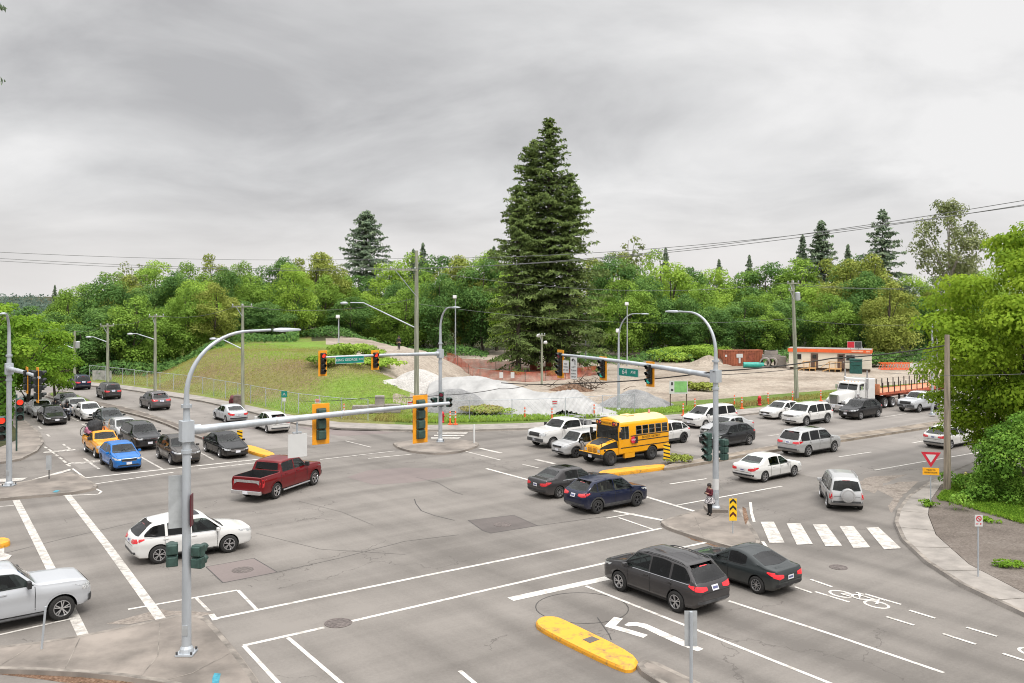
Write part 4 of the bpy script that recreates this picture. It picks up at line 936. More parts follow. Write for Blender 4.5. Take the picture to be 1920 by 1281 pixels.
place(car('sedan', 'white', 'sedan', 'white sedan with a dark sunroof in front of the white queue suv by the kerb', 'car', 'five', group=WB, sunroof=True), (1465, 787), 'FL', W_)
place(car('bigsuv', 'white', 'suv', 'large white suv with dark lower bumper queued before the black suv', 'suv', 'five', group=WB, cladding=True, grille='chrome'), (1513, 799.5), 'FL', W_)
place(car('crossover', 'black', 'suv', 'black suv queued in front of the white semi truck', 'suv', 'five', group=WB, grille='chrome', rails=True), (1615, 787.5), 'FL', W_)
# waiting on the boulevard, facing the viewer
SB = 'vehicles queued on the boulevard facing the near side'
S__ = -EV
place(car('smallsuv', 'blue', 'suv', 'bright blue compact suv first in the left queue', 'suv', 'five', rimdark=True, group=SB, glass=M_GLASSG), (207, 883), 'FR', S__)
place(car('crossover', 'brown', 'suv', 'taupe grey suv behind the near left signal pole', 'suv', 'five', group=SB, rails=True, grille='chrome'), (318, 872), 'FR', S__)
place(car('sedan', 'black', 'sedan', 'black sedan first in line beside the yellow median nose', 'car', 'five', group=SB, grille='chrome'), (410.6, 859), 'FR', S__)
place(car('suv', 'gunmetal', 'suv', 'dark suv with a wide chrome grille behind the taupe suv', 'suv', 'five', group=SB, grille='chrome'), (247, 844), 'FR', S__)
place(car('sedan', 'silver', 'sedan', 'silver sedan between the yellow pickup and the dark chrome-grilled suv', 'car', 'five', group=SB), (216, 826), 'FR', S__)
place(car('sedan', 'slate', 'sedan', 'dark sedan behind the heap on the yellow pickup', 'car', 'five', group=SB), (190, 805), 'FR', S__)
place(car('smallsedan', 'white', 'sedan', 'white sedan in the middle of the left queue behind the yellow pickup', 'car', 'five', group=SB), (151.5, 789.5), 'FR', S__)
place(car('smallsedan', 'black', 'sedan', 'black sedan alone in the kerb lane of the left queue', 'car', 'five', group=SB), (81, 797.5), 'FR', S__)
place(car('smallsedan', 'silver', 'sedan', 'silver sedan following the black kerb lane sedan', 'car', 'five', group=SB), (60, 783.5), 'FR', S__)
place(car('smallsedan', 'white', 'sedan', 'white sedan farthest back in the kerb lane by the left maple', 'car', 'five', group=SB), (40, 774.5), 'FR', S__)
place(car('smallsedan', 'silver', 'sedan', 'pale silver sedan with a motorcyclist riding alongside', 'car', 'five', group=SB), (128, 779.5), 'FR', S__)
place(car('smallsedan', 'gunmetal', 'sedan', 'dark blue grey car farthest back beside the grassy median', 'car', 'five', group=SB), (112, 769), 'FR', S__)
# driving away up the boulevard
NB = 'vehicles driving away up the boulevard'
place(car('crossover', 'mauve', 'suv', 'mauve grey crossover driving away beside the median', 'suv', 'five', group=NB, rails=True), (279.5, 770), 'RL', Vector((-.62, .78, 0)))
place(car('oldsuv', 'grey', 'suv', 'grey suv driving away past the grassy median', 'suv', 'five', group=NB), (192, 749.5), 'RL', Vector((-.60, .8, 0)))
place(car('oldsuv', 'navy', 'suv', 'dark suv farthest away on the boulevard bend', 'suv', 'five', group=NB), (138, 731.5), 'RL', Vector((-.62, .78, 0)))
place(car('smallsedan', 'ltsilver', 'sedan', 'silver white sedan driving away near the bank with dark red bags', 'car', 'five', group=NB), (422, 793.5), 'RL', Vector((-.60, .80, 0)))
place(car('hatch', 'white', 'hatchback', 'white hatchback driving away under the near mast arm', 'car', 'five', group=NB), (499, 812.5), 'RL', Vector((-.55, .83, 0)))

# ------------------------------------------------------------------ pickups
def pickup(col, name, label, L=5.89, W=2.03, H=1.93, wb=3.68, r=.40, cab=(1.30, -1.25), rim='five', dark=False, group=None, chrome=False, tailgate='silver', lower=None, cap=False, mirrorm=None, glass=None, brake=False, rack=False):
    f = L / 2; fo = .93 if L > 5.5 else .88; ax = (f - fo, f - fo - wb); rail = .70 * H; hz = .665 * H
    cw, cr = cab
    top = [(-f, rail - .06), (-f + .03, rail), (cr - .06, rail + .01), (cr - .03, rail + .03), (cr + .06, H - .08), (cr + .3, H - .02), (lerp(cr, cw, .55), H), (cw - .62, H - .05), (cw, hz + .03), (lerp(cw, f, .6), hz), (f - .18, hz - .06), (f - .05, hz - .16), (f, hz - .3)]
    belt = [(-f, rail - .07), (cr - .03, rail - .07), (cr + .1, rail - .05), (cw - .1, rail - .05), (cw + .2, hz - .04), (f - .15, hz - .12), (f, hz - .34)]
    plan = [(-f, .93), (-f + .06, .975), (-f + .5, .99), (0, 1), (f - .7, .995), (f - .25, .96), (f - .08, .88), (f, .78)]
    sl = .42; sill = [(-f, sl + .12), (-f + .3, sl), (f - .3, sl - .04), (f, sl + .04)]
    bl = (cr - .08) - (-f + .06)
    cut = [((-f + .06 + bl / 2, 0, rail - .2 + .3), (bl, W * .84, .98))]
    pm = PAINTS[col]; gl = glass or M_GLASS; t = lambda x: sm(top, x); b = lambda x: sm(belt, x); zc = t(cw - .03)
    wcols = [(-W * .41, zc + .03, -W * .345, H - .1), (0, zc + .005, 0, H - .055), (W * .41, zc + .03, W * .345, H - .1)]; rcols = [(-W * .36, rail + .08, -W * .33, H - .13), (W * .36, rail + .08, W * .33, H - .13)]
    xa, xb = cw - .13, cr + .12; ln = xa - xb; panes = []
    for c0, c1 in ([(0, .5), (.54, 1.)] if ln > 1.9 else [(0, 1.)]):
        cols = []
        for k in range(9):
            x = lerp(xa - ln * c0, xa - ln * c1, k / 8); lo = b(x) + .03; hi = max(lo + .012, t(x) - .10); cols.append((x, lo, x, hi))
        panes.append(cols)
    fl = rail - .5
    cab_ = cabin_cutters(W, H, panes, wcols, rcols, cw - .12, cr, fl, H - .11, W * .41, W * .32, cw - .8, cr + .3)
    B = Body(L, W, top, belt, plan, sill, ax, r, tumble=.26, mats=[pm, M_BLACK], cut=cut, crown=.03, roofround=.08, arch=1.17, cabin=cab_)
    root = thing(name, label, 'pickup', (0, 0, 0), 0, group); link('body', B.me, root)
    m = MB(); B.patch(m, 'front', wcols, nr=6, off=.003); part(m, 'windscreen', gl, root)
    m = MB(); B.patch(m, 'rear', rcols, nr=4, off=.003); part(m, 'rear_window', M_GLASST, root)
    for sd in ('left', 'right'):
        for cols in panes: m = MB(); B.patch(m, sd, cols, nr=4, off=.003); part(m, 'side_window', gl, root)
    add_seats(root, W, H, fl, [(cw - .95, False)] + ([(cw - 1.75, True)] if ln > 1.9 else []), M_SEAT); m = MB(); m.box((cw - .42, 0, zc - .08), (.35, W * .76, .12)); m.obj('dashboard', M_BLACK, root)
    m = MB(); g = .011
    for x in [cw - .1, xa - ln * .52, cr - .05] if ln > 1.9 else [cw - .1, cr - .05]: B.mirror(m, 'left', [(x - g, sl + .1, x - g, b(x) - .01), (x + g, sl + .1, x + g, b(x) - .01)], nr=8, off=.004)
    B.patch(m, 'rear', [(-W * .46, sl + .16, -W * .46, sl + .18), (W * .46, sl + .16, W * .46, sl + .18)], nr=1, off=.004)
    part(m, 'panel_gaps', M_SEAM, root)
    for s in (1, -1):
        m = MB(); B.patch(m, 'front', [(s * W * .30, hz - .38, s * W * .30, hz - .17), (s * W * .44, hz - .36, s * W * .44, hz - .15), (s * W * .475, hz - .34, s * W * .475, hz - .14)], nr=3, step=.06, off=.01); part(m, 'headlight', M_HEAD, root)
        sd = 'left' if s > 0 else 'right'
        m = MB(); B.patch(m, sd, [(f - .3, hz - .35, f - .3, hz - .19), (f - .07, hz - .37, f - .07, hz - .17)], nr=2, step=.06, off=.01); part(m, 'headlight', M_HEAD, root)
        m = MB(); B.patch(m, 'rear', [(s * W * .40, rail - .52, s * W * .40, rail - .13), (s * W * .475, rail - .52, s * W * .475, rail - .13)], nr=3, off=.012); part(m, 'tail_light', M_BRAKE if brake else M_TAIL, root)
        m = MB(); B.patch(m, sd, [(-f + .03, rail - .52, -f + .03, rail - .13), (-f + .16, rail - .5, -f + .16, rail - .14)], nr=2, off=.012); part(m, 'tail_light', M_BRAKE if brake else M_TAIL, root)
        m = MB(); m.box((cw - .30, s * (W * .5 + .11), b(cw - .2) + .13), (.13, .24, .24)); m.box((cw - .28, s * (W * .49), b(cw - .2) + .03), (.08, .2, .06)); o = m.obj('wing_mirror', mirrorm or M_BLACK, root); bv = o.modifiers.new('b', 'BEVEL'); bv.width = .04; bv.segments = 2
        for x in ([xa - ln * .40, xa - ln * .88] if ln > 1.9 else [xa - ln * .8]):
            p, nn = B.hit((x, s * 5, b(x) - .1), (0, -s, 0))
            if p: m = MB(); m.box((p.x, p.y + s * .015, p.z), (.22, .035, .045)); m.obj('door_handle', [M_BLACK if chrome is None else pm], root)
        m = MB(); m.tube([(ax[0] - r * 1.3, s * (W * .5 - .02), sl - .05), (ax[1] + r * 1.3, s * (W * .5 - .02), sl - .05)], .045, 8); m.obj('running_board', M_RIM if chrome else M_TRIM, root, 40)
        # arch lips
        m = MB()
        for a in ax:
            arc = [(a + (r * 1.17) * math.cos(q), r * 1.02 + (r * 1.17) * math.sin(q), a + (r * 1.29) * math.cos(q), r * 1.02 + (r * 1.29) * math.sin(q)) for q in [math.pi * (.06 + .88 * k / 12) for k in range(13)]]
            B.patch(m, sd, arc, nr=1, off=.018, step=.2)
        part(m, 'wheel_arch_lip', pm if not lower else lower, root)
    m = MB(); B.patch(m, 'front', [(-W * .28, hz - .42, -W * .28, hz - .17), (W * .28, hz - .42, W * .28, hz - .17)], nr=3, off=.012); part(m, 'grille', M_BLACK, root)
    m = MB()
    for q in (-.42, -.305, -.19): B.patch(m, 'front', [(-W * .28, hz + q, -W * .28, hz + q + .03), (W * .28, hz + q, W * .28, hz + q + .03)], nr=1, off=.022)
    part(m, 'grille_bars', M_CHROME if tailgate != 'plain' else M_TRIM, root)
    m = MB(); B.patch(m, 'front', [(-W * .43, sl + .08, -W * .43, sl + .30), (W * .43, sl + .08, W * .43, sl + .30)], nr=2, off=.03); part(m, 'front_bumper', M_CHROME if chrome else (lower or M_TRIM), root)
    m = MB(); m.box((-f - .05, 0, sl + .13), (.18, W * .9, .2)); o = m.obj('rear_bumper', M_CHROME if chrome else (pm if tailgate == 'silver' else M_TRIM), root); bv = o.modifiers.new('b', 'BEVEL'); bv.width = .03; bv.segments = 2
    if tailgate == 'silver':
        m = MB(); B.patch(m, 'rear', [(-W * .385, rail - .40, -W * .385, rail - .17), (-W * .30, rail - .30, -W * .30, rail - .16), (W * .30, rail - .30, W * .30, rail - .16), (W * .385, rail - .40, W * .385, rail - .17)], nr=2, off=.012); part(m, 'tailgate_band', M_RIM, root)
    m = MB(); m.box((-f - .155, 0, sl + .13), (.015, .31, .16)); m.obj('number_plate', M_PLATE, root); m = MB(); m.box((f + .02, 0, sl + .2), (.02, .31, .16)); m.obj('number_plate', M_PLATE, root)
    m = MB(); m.box((0, 0, sl + .03), (L * .86, W * .6, .22)); m.obj('underbody', M_WELL, root)
    for x in ax:
        for s in (1, -1): add_wheel(root, x, s * (W / 2 - .14), r, rim, dark=dark, chrome=bool(chrome))
    root['wheel_x'] = list(ax); root['track'] = W / 2 - .01; root['bed'] = [-f + .06 + bl / 2, bl, rail]
    return root, B
t, _ = pickup('red', 'pickup_truck', 'deep red crew cab pickup turning in the middle of the crossing', r=.43, cab=(1.32, -1.2), chrome=True); place(t, (520, 935.6), 'RR', two((520, 935.6), (588.4, 910.9))); del t['bed']
t, _ = pickup('ltsilver', 'pickup_truck', 'pale silver pickup entering at the lower left edge', r=.41, rim='five', lower=None); place(t, (116.7, 1164), 'FR', (EU + Vector((0, .03, 0)))); del t['bed']
t, _ = pickup('white', 'pickup_truck', 'white pickup with a dark front bumper and rack waiting left of the school bus', r=.39, wb=3.57, L=5.8, rim='steel', cab=(1.25, -.75), tailgate='plain', group=WB); place(t, (1037.5, 841), 'FL', -EU); del t['bed']
m = MB()
for s in (-.85, .85): m.tube([(-1.0, s, 1.3), (-1.0, s, 2.0)], .03, 6); m.tube([(-2.7, s, 1.3), (-2.7, s, 1.75)], .03, 6); m.tube([(-1.0, s, 1.72), (-2.7, s, 1.72)], .03, 6)
m.tube([(-1., -.85, 2.), (-1., .85, 2.)], .03, 6); m.box((-1.6, 0, 1.48), (.5, 1.6, .4)); m.obj('cargo_rack', M_RIM, t)
t, _ = pickup('ltsilver', 'pickup_truck', 'silver pickup with a dark grille behind the white semi truck, half behind maple leaves', r=.385, wb=3.25, L=5.4, W=1.89, H=1.79, cab=(1.2, -.9), tailgate='plain', group=WB); place(t, (1689, 770), 'FR', -EU); del t['bed']
yt, _ = pickup('yellow', 'pickup_truck', 'old orange yellow pickup heaped with bicycles and junk in the left queue', r=.34, wb=2.85, L=4.75, W=1.72, H=1.62, cab=(.95, -.35), tailgate='plain', group=SB, lower=M_CHROME, rim='steel'); place(yt, (176.5, 859.5), 'FR', -EV)

# junk on the yellow pickup's bed
M_JUNK = [mk('dark_tarp', (.03, .03, .032), .8, var=.4, scale=6), mk('pink_cloth', (.45, .16, .24), .9, var=.4, scale=6), mk('orange_cloth', (.7, .22, .05), .9, var=.4, scale=6), mk('bare_wood', (.5, .36, .2), .8, var=.3, scale=6), mk('grey_steel', (.3, .3, .31), .4, .7, var=.3)]
bx, bl, rail = yt['bed']; del yt['bed']; Tm = Matrix.Translation(yt.location) @ Matrix.Rotation(yt.rotation_euler.z, 4, 'Z'); rnd = random.Random(4)
def onbed(mb, name, m, label, cat, x, y, z, rz=0):
    o = mb.obj(name, m, None, 50, Tm @ Vector((x, y, z))); o.rotation_euler.z = yt.rotation_euler.z + rz; return tag(o, label, cat)
def lump(mb, c, r, seed, flat=.8, n=2):
    bm = bmesh.new(); bmesh.ops.create_icosphere(bm, subdivisions=n, radius=1); base = len(mb.v)
    for v in bm.verts:
        k = 1 + .35 * noise.noise(v.co * 1.7 + Vector((seed * 3.1, 0, 0)))
        v.co = Vector((v.co.x * r[0] * k, v.co.y * r[1] * k, v.co.z * r[2] * k)) + Vector(c)
    mb.add([v.co.copy() for v in bm.verts], [tuple(v.index for v in f.verts) for f in bm.faces]); bm.free()
m = MB(); lump(m, (0, 0, 0), (.55, .5, .62), 1, n=3); onbed(m, 'tarp_bundle', M_JUNK[0], 'tall black tarp bundle on the yellow pickup bed', 'bundle', bx + .2, -.25, 1.55)
m = MB(); lump(m, (0, 0, 0), (.5, .3, .3), 2, n=3); onbed(m, 'cloth_bag', M_JUNK[1], 'pinkish cloth bag heaped on the yellow pickup bed', 'bag', bx + .1, -.55, 1.5)
m = MB(); lump(m, (0, 0, 0), (.4, .3, .28), 3, n=3); onbed(m, 'cloth_bag', M_JUNK[2], 'orange cloth bag heaped on the yellow pickup bed', 'bag', bx + .3, .35, 1.45)
m = MB()
for k in range(9): x, y = rnd.uniform(-.5, .5), rnd.uniform(-.6, .6); m.tube([(x, y, 0), (x + rnd.uniform(-.25, .25), y + rnd.uniform(-.2, .2), rnd.uniform(.6, 1.1))], .022, 5)
onbed(m, 'broom_sticks', M_JUNK[3], 'bundle of bare wooden sticks poking up from the yellow pickup', 'sticks', bx + .25, .1, 1.15)
def bicycle(name, label, m=None):
    root = thing(name, label, 'bicycle'); mm = m or M_JUNK[4]
    fr = MB()
    for q in ([(-.5, 0, .33), (-.1, 0, .33), (-.25, 0, .85), (-.5, 0, .33)], [(-.1, 0, .33), (.4, 0, .8), (-.22, 0, .76)], [(.55, 0, .33), (.38, 0, .95)]): fr.tube(q, .02, 6)
    fr.obj('frame', mm, root); 
    for x in (-.5, .55):
        w = MB(); w.lathe([(.31, -.02), (.335, -.02), (.335, .02), (.31, .02), (.31, -.02)], 20, 'Y', (x, 0, .335))
        for k in range(8): w.tube([(x, 0, .335), (x + .31 * math.cos(k * math.pi / 4), 0, .335 + .31 * math.sin(k * math.pi / 4))], .005, 4)
        w.obj('wheel', M_TYRE, root)
    h = MB(); h.tube([(.34, -.28, .98), (.38, 0, .97), (.34, .28, .98)], .016, 6); h.obj('handlebar', M_BLACK, root); h = MB(); h.box((-.27, 0, .88), (.25, .14, .06)); h.obj('saddle', M_BLACK, root); return root
for i, (x, y, z, lab) in enumerate([(bx - .15, -.72, 1.05, 'bicycle strapped at the rear corner of the yellow pickup bed'), (bx - .1, .55, 1.15, 'bicycle leaning over the median side of the yellow pickup bed')]):
    b = bicycle('bicycle', lab); b.location = Tm @ Vector((x, y, z)); b.rotation_euler = (R_(14 if i else -16), 0, yt.rotation_euler.z + R_(20 - 30 * i))

# ------------------------------------------------------------------ school bus
def text_mesh(s, size, m, parent, loc, rot, name='lettering', depth=.004, align='CENTER'):
    cu = bpy.data.curves.new('lettering', 'FONT'); cu.body = s; cu.size = size; cu.align_x = align; cu.align_y = 'CENTER'; cu.extrude = depth
    o = bpy.data.objects.new('tmp', cu); COL.objects.link(o); dg = bpy.context.evaluated_depsgraph_get(); dg.update(); me = bpy.data.meshes.new_from_object(o.evaluated_get(dg)); bpy.data.objects.remove(o)
    me.materials.clear(); me.materials.append(m); t = link(name, me, parent, loc); t.rotation_euler = rot; return t
M_LETTER = mk('black_lettering', (.015, .015, .015), .6, var=0); M_BUS = PAINTS['busyellow']
M_ROOFY = mk('bus_roof_paint', (.80, .54, .27), .55, var=.08, scale=1)
def bus():
    root = thing('school_bus', 'short yellow school bus with black hood top waiting on the avenue', 'bus'); W = 2.3; xf, xr = 1.35, -3.25; zt = 2.92
    Lw = xf - xr
    def ring(x, sc=1.0, dz=0.0, n=7):
        half = [(0, .62), (W * .46, .62), (W / 2, .70), (W / 2, 1.3), (W / 2, 1.86), (W / 2 - .03, 2.3), (W / 2 - .07, 2.46)]
        half += [((W / 2 - .07) * math.cos(a), 2.46 + (zt - 2.46) * math.sin(a)) for a in [math.pi / 2 * k / n for k in range(1, n + 1)]]
        return [(x, y * sc, 1.5 + (z - 1.5) * (sc if z > 1.5 else 1) + dz) for y, z in half]
    rings = [ring(xr, .90, -.02), ring(xr + .05, .965), ring(xr + .18, 1)] + [ring(lerp(xr + .3, xf - .3, k / 10)) for k in range(11)] + [ring(xf - .16, 1), ring(xf - .05, .975), ring(xf, .94, -.02)]
    mb = MB(); n = len(rings[0]); m = 2 * n - 2
    for rg in rings:
        for p in rg + [(a, -b, c) for a, b, c in rg[-2:0:-1]]: mb.v.append(Vector(p))
    for i in range(len(rings) - 1):
        for k in range(m):
            q = (i * m + k, i * m + (k + 1) % m, (i + 1) * m + (k + 1) % m, (i + 1) * m + k); mb.f.append(q); mb.mi.append(0)
    mb.f.append(tuple(range(m))); mb.f.append(tuple((len(rings) - 1) * m + k for k in range(m))); mb.mi += [0, 0]
    me = mb.mesh('body', [M_BUS], None); S_ = Body.__new__(Body); S_.W = W; S_.wr = .47; S_.axles = (2.05, -1.6); S_.L = 7
    me = S_.carve(me, [M_BUS, M_WELL], 1.13, None); me.polygons.foreach_set('use_smooth', [True] * len(me.polygons)); me.set_sharp_from_angle(angle=R_(35)); link('body', me, root)
    bm = bmesh.new(); bm.from_mesh(me); S_.bvh = BVHTree.FromBMesh(bm); bm.free(); B = S_
    rm = MB(); B.patch(rm, 'top', [(xr + .12, -.98, xr + .12, .98), (xf - .12, -.98, xf - .12, .98)], nr=14, off=.004); part(rm, 'roof', M_ROOFY, root)
    for sd, s in (('left', 1), ('right', -1)):
        for k in range(5):
            x0 = xr + .25 + k * .60; fr = MB(); B.patch(fr, sd, [(x0 - .03, 1.80, x0 - .03, 2.37), (x0 + .50, 1.80, x0 + .50, 2.37)], nr=3, off=.008); f_ = part(fr, 'window', M_CHROME if False else M_RIM, root)
            for z0, z1 in ((1.83, 2.07), (2.10, 2.34)):
                pn = MB(); B.patch(pn, sd, [(x0, z0, x0, z1), (x0 + .47, z0, x0 + .47, z1)], nr=2, off=.016); part(pn, 'pane', M_OGLASS if k not in (2, 3) or z0 > 2 else M_OGLASS, f_)
        m_ = MB()
        for z, h in ((1.72, .055), (1.40, .055), (1.02, .055)): B.patch(m_, sd, [(xr + .06, z, xr + .06, z + h), (xf - (.1 if z == 1.02 else .95), z, xf - (.1 if z == 1.02 else .95), z + h)], nr=1, off=.014)
        part(m_, 'black_rail', M_BLACK, root)
        dw = MB(); B.patch(dw, sd, [(xf - .80, 1.60, xf - .80, 2.40), (xf - .10, 1.60, xf - .10, 2.40)], nr=3, off=.012); part(dw, 'driver_window', M_OGLASS, root)
        dm = MB()
        for x in (xf - .46, xf - .8, xf - .12): B.patch(dm, sd, [(x - .018, 1.6, x - .018, 2.4), (x + .018, 1.6, x + .018, 2.4)], nr=2, off=.018)
        part(dm, 'window_bars', M_RIM, root)
        for wt, xx in (('SCHOOL DISTRICT', xr + 1.75),):
            text_mesh(wt, .20, M_LETTER, root, (xx, s * (W / 2 + .008), 1.575), (R_(90), 0, 0 if s < 0 else math.pi))
    # stop arm on the driver's side
    st = MB(); st.lathe([(0, -.02), (.23, -.02), (.23, .02), (0, .02)], 8, 'Y', (xf - 1.15, W / 2 + .07, 1.50)); so = st.obj('stop_arm', mk('stop_sign_red', (.62, .03, .07), .4, var=.15), root)
    st = MB(); st.box((xf - 1.38, W / 2 + .05, 1.48), (.3, .08, .42)); st.obj('stop_arm_box', M_BLACK, root)
    text_mesh('STOP', .15, M_PLATE, so, (xf - 1.15, W / 2 + .094, 1.50), (R_(90), 0, math.pi), 'stop_lettering')
    # windscreen and its divider, destination panel, lamps
    ws = MB(); B.patch(ws, 'front', [(-W * .44, 1.56, -W * .42, 2.33), (W * .44, 1.56, W * .42, 2.33)], nr=5, off=.012); part(ws, 'windscreen', M_OGLASS, root)
    wd = MB(); B.patch(wd, 'front', [(-.035, 1.56, -.035, 2.33), (.035, 1.56, .035, 2.33)], nr=2, off=.02); B.patch(wd, 'front', [(-W * .45, 2.33, -W * .45, 2.38), (W * .45, 2.33, W * .45, 2.38)], nr=1, off=.03); B.patch(wd, 'front', [(-W * .45, 1.5, -W * .45, 1.56), (W * .45, 1.5, W * .45, 1.56)], nr=1, off=.02); part(wd, 'windscreen_frame', M_BLACK, root)
    hd = MB(); hd.box((xf + .0, 0, 2.56), (.2, 1.0, .26)); h_ = hd.obj('header_sign', M_BUS, root); text_mesh('SCHOOL BUS', .16, M_LETTER, h_, (xf + .104, 0, 2.56), (R_(90), 0, R_(90)), 'header_lettering')
    for y in (-.78, .78):
        b_ = MB(); b_.box((xf + .0, y, 2.55), (.16, .5, .26)); bo = b_.obj('warning_lamp_box', M_BLACK, root)
        for d, mm in ((-.12, M_TAIL), (.12, M_AMBER)):
            l_ = MB(); l_.lathe([(0, .03), (.08, .02), (.09, 0)], 14, 'X', (xf + .08, y + d * (1 if y > 0 else -1), 2.55)); l_.obj('warning_lamp', mm, bo)
    # hood
    hood = Body.__new__(Body); mb = MB(); H_ = []
    hx = [xf - .12, xf + .3, xf + .8, xf + 1.05, xf + 1.25, xf + 1.33]; hh = [1.60, 1.53, 1.42, 1.34, 1.24, 1.12]; hw = [1.02, .99, .95, .90, .84, .78]
    for x, z, w in zip(hx, hh, hw):
        half = [(0, .56), (w * .9, .56), (w, .62), (w, .95), (w * .985, 1.06), (w * .84, z - .10), (w * .6, z - .02), (w * .3, z), (0, z + .01)]
        for y, zz in half + [(-y, zz) for y, zz in half[-2:0:-1]]: mb.v.append(Vector((x, y, zz)))
    m = 16
    for i in range(len(hx) - 1):
        for k in range(m): mb.f.append((i * m + k, i * m + (k + 1) % m, (i + 1) * m + (k + 1) % m, (i + 1) * m + k)); mb.mi.append(0)
    mb.f += [tuple(range(m)), tuple((len(hx) - 1) * m + k for k in range(m))]; mb.mi += [0, 0]
    hm = mb.mesh('hood', [M_BUS], None); hood.W = W; hood.wr = .47; hood.axles = (2.05,); hm = hood.carve(hm, [M_BUS, M_WELL], 1.13, None); hm.polygons.foreach_set('use_smooth', [True] * len(hm.polygons)); hm.set_sharp_from_angle(angle=R_(35)); link('hood', hm, root)
    bm = bmesh.new(); bm.from_mesh(hm); hood.bvh = BVHTree.FromBMesh(bm); bm.free()
    k_ = MB(); hood.patch(k_, 'top', [(xf + .05, -.72, xf + .05, .72), (xf + .75, -.60, xf + .75, .60), (xf + 1.18, -.42, xf + 1.18, .42)], nr=8, off=.006); part(k_, 'hood_top', M_BLACK, root)
    g_ = MB(); hood.patch(g_, 'front', [(-.40, .80, -.40, 1.16), (-.04, .80, -.04, 1.18)], nr=3, off=.01); hood.patch(g_, 'front', [(.04, .80, .04, 1.18), (.40, .80, .40, 1.16)], nr=3, off=.01); part(g_, 'grille', mk('grille_amber', (.62, .27, .02), .5, var=.5, scale=30), root)
    for s in (-1, 1):
        l_ = MB(); hood.patch(l_, 'front', [(s * .50, .84, s * .50, 1.04), (s * .72, .84, s * .72, 1.02)], nr=2, off=.012); part(l_, 'headlight', M_HEAD, root)
        l_ = MB(); hood.patch(l_, 'left' if s > 0 else 'right', [(xf + 1.0, .92, xf + 1.0, 1.04), (xf + 1.12, .92, xf + 1.12, 1.04)], nr=1, off=.012); part(l_, 'marker_lamp', M_BLACK, root)
        c_ = MB(); c_.tube([(xf + 1.2, s * .8, 1.0), (xf + 1.45, s * .98, 1.5)], .02, 6); c_.lathe([(0, .06), (.1, .05), (.15, 0), (.1, -.03)], 14, 'Z', (xf + 1.45, s * .98, 1.55)); c_.obj('crossover_mirror', M_BLACK, root)
        c_ = MB(); c_.tube([(xf - .05, s * 1.12, 1.9), (xf + .15, s * 1.38, 1.9)], .02, 6); c_.box((xf + .15, s * 1.40, 1.95), (.07, .22, .38)); c_.obj('wing_mirror', M_BLACK, root)
    bp = MB(); bp.box((xf + 1.42, 0, .64), (.2, 2.15, .26)); o = bp.obj('front_bumper', M_BLACK, root); bv = o.modifiers.new('b', 'BEVEL'); bv.width = .05; bv.segments = 2
    bp = MB(); bp.tube([(xf + 1.54, -1.0, .80), (xf + 1.58, 1.0, .80)], .03, 6); bp.obj('crossing_arm', M_BUS, root)
    bp = MB(); bp.box((xf + 1.53, 0, .58), (.02, .31, .17)); bp.obj('number_plate', M_PLATE, root); bp = MB(); bp.box((xr - .1, 0, .72), (.2, 2.2, .24)); bp.obj('rear_bumper', M_BLACK, root)
    rw = MB(); B.patch(rw, 'rear', [(-.85, 1.8, -.85, 2.35), (.85, 1.8, .85, 2.35)], nr=3, off=.012); part(rw, 'rear_window', M_OGLASS, root)
    st = MB(); st.lathe([(0, .25), (.06, .24), (.09, 0)], 10, 'Z', (xr + .9, .1, 2.92)); st.obj('roof_strobe', mk('strobe_lens', (.75, .35, .3), .3, var=.2), root)
    rh = MB(); rh.box((-.4, 0, 2.945), (.7, .7, .06)); o = rh.obj('roof_hatch', M_ROOFY, root); bv = o.modifiers.new('b', 'BEVEL'); bv.width = .025
    ub = MB(); ub.box((-.4, 0, .55), (5.4, 1.5, .3)); ub.obj('underbody', M_WELL, root)
    sk = MB(); sk.box((.45, 1.05, .62), (.9, .18, .5)); sk.box((.45, -1.05, .62), (.9, .18, .5)); sk.obj('step_well', M_BUS, root)
    for x in (2.05, -1.6):
        for s in (1, -1): add_wheel(root, x, s * (W / 2 - .18), .47, 'steel', width=1.5, dark=True)
    root['wheel_x'] = [2.05, -1.6]; root['track'] = W / 2 - .02; root['group'] = WB
    return root
bs = place(bus(), (1146.7, 874), 'FL', -EU)

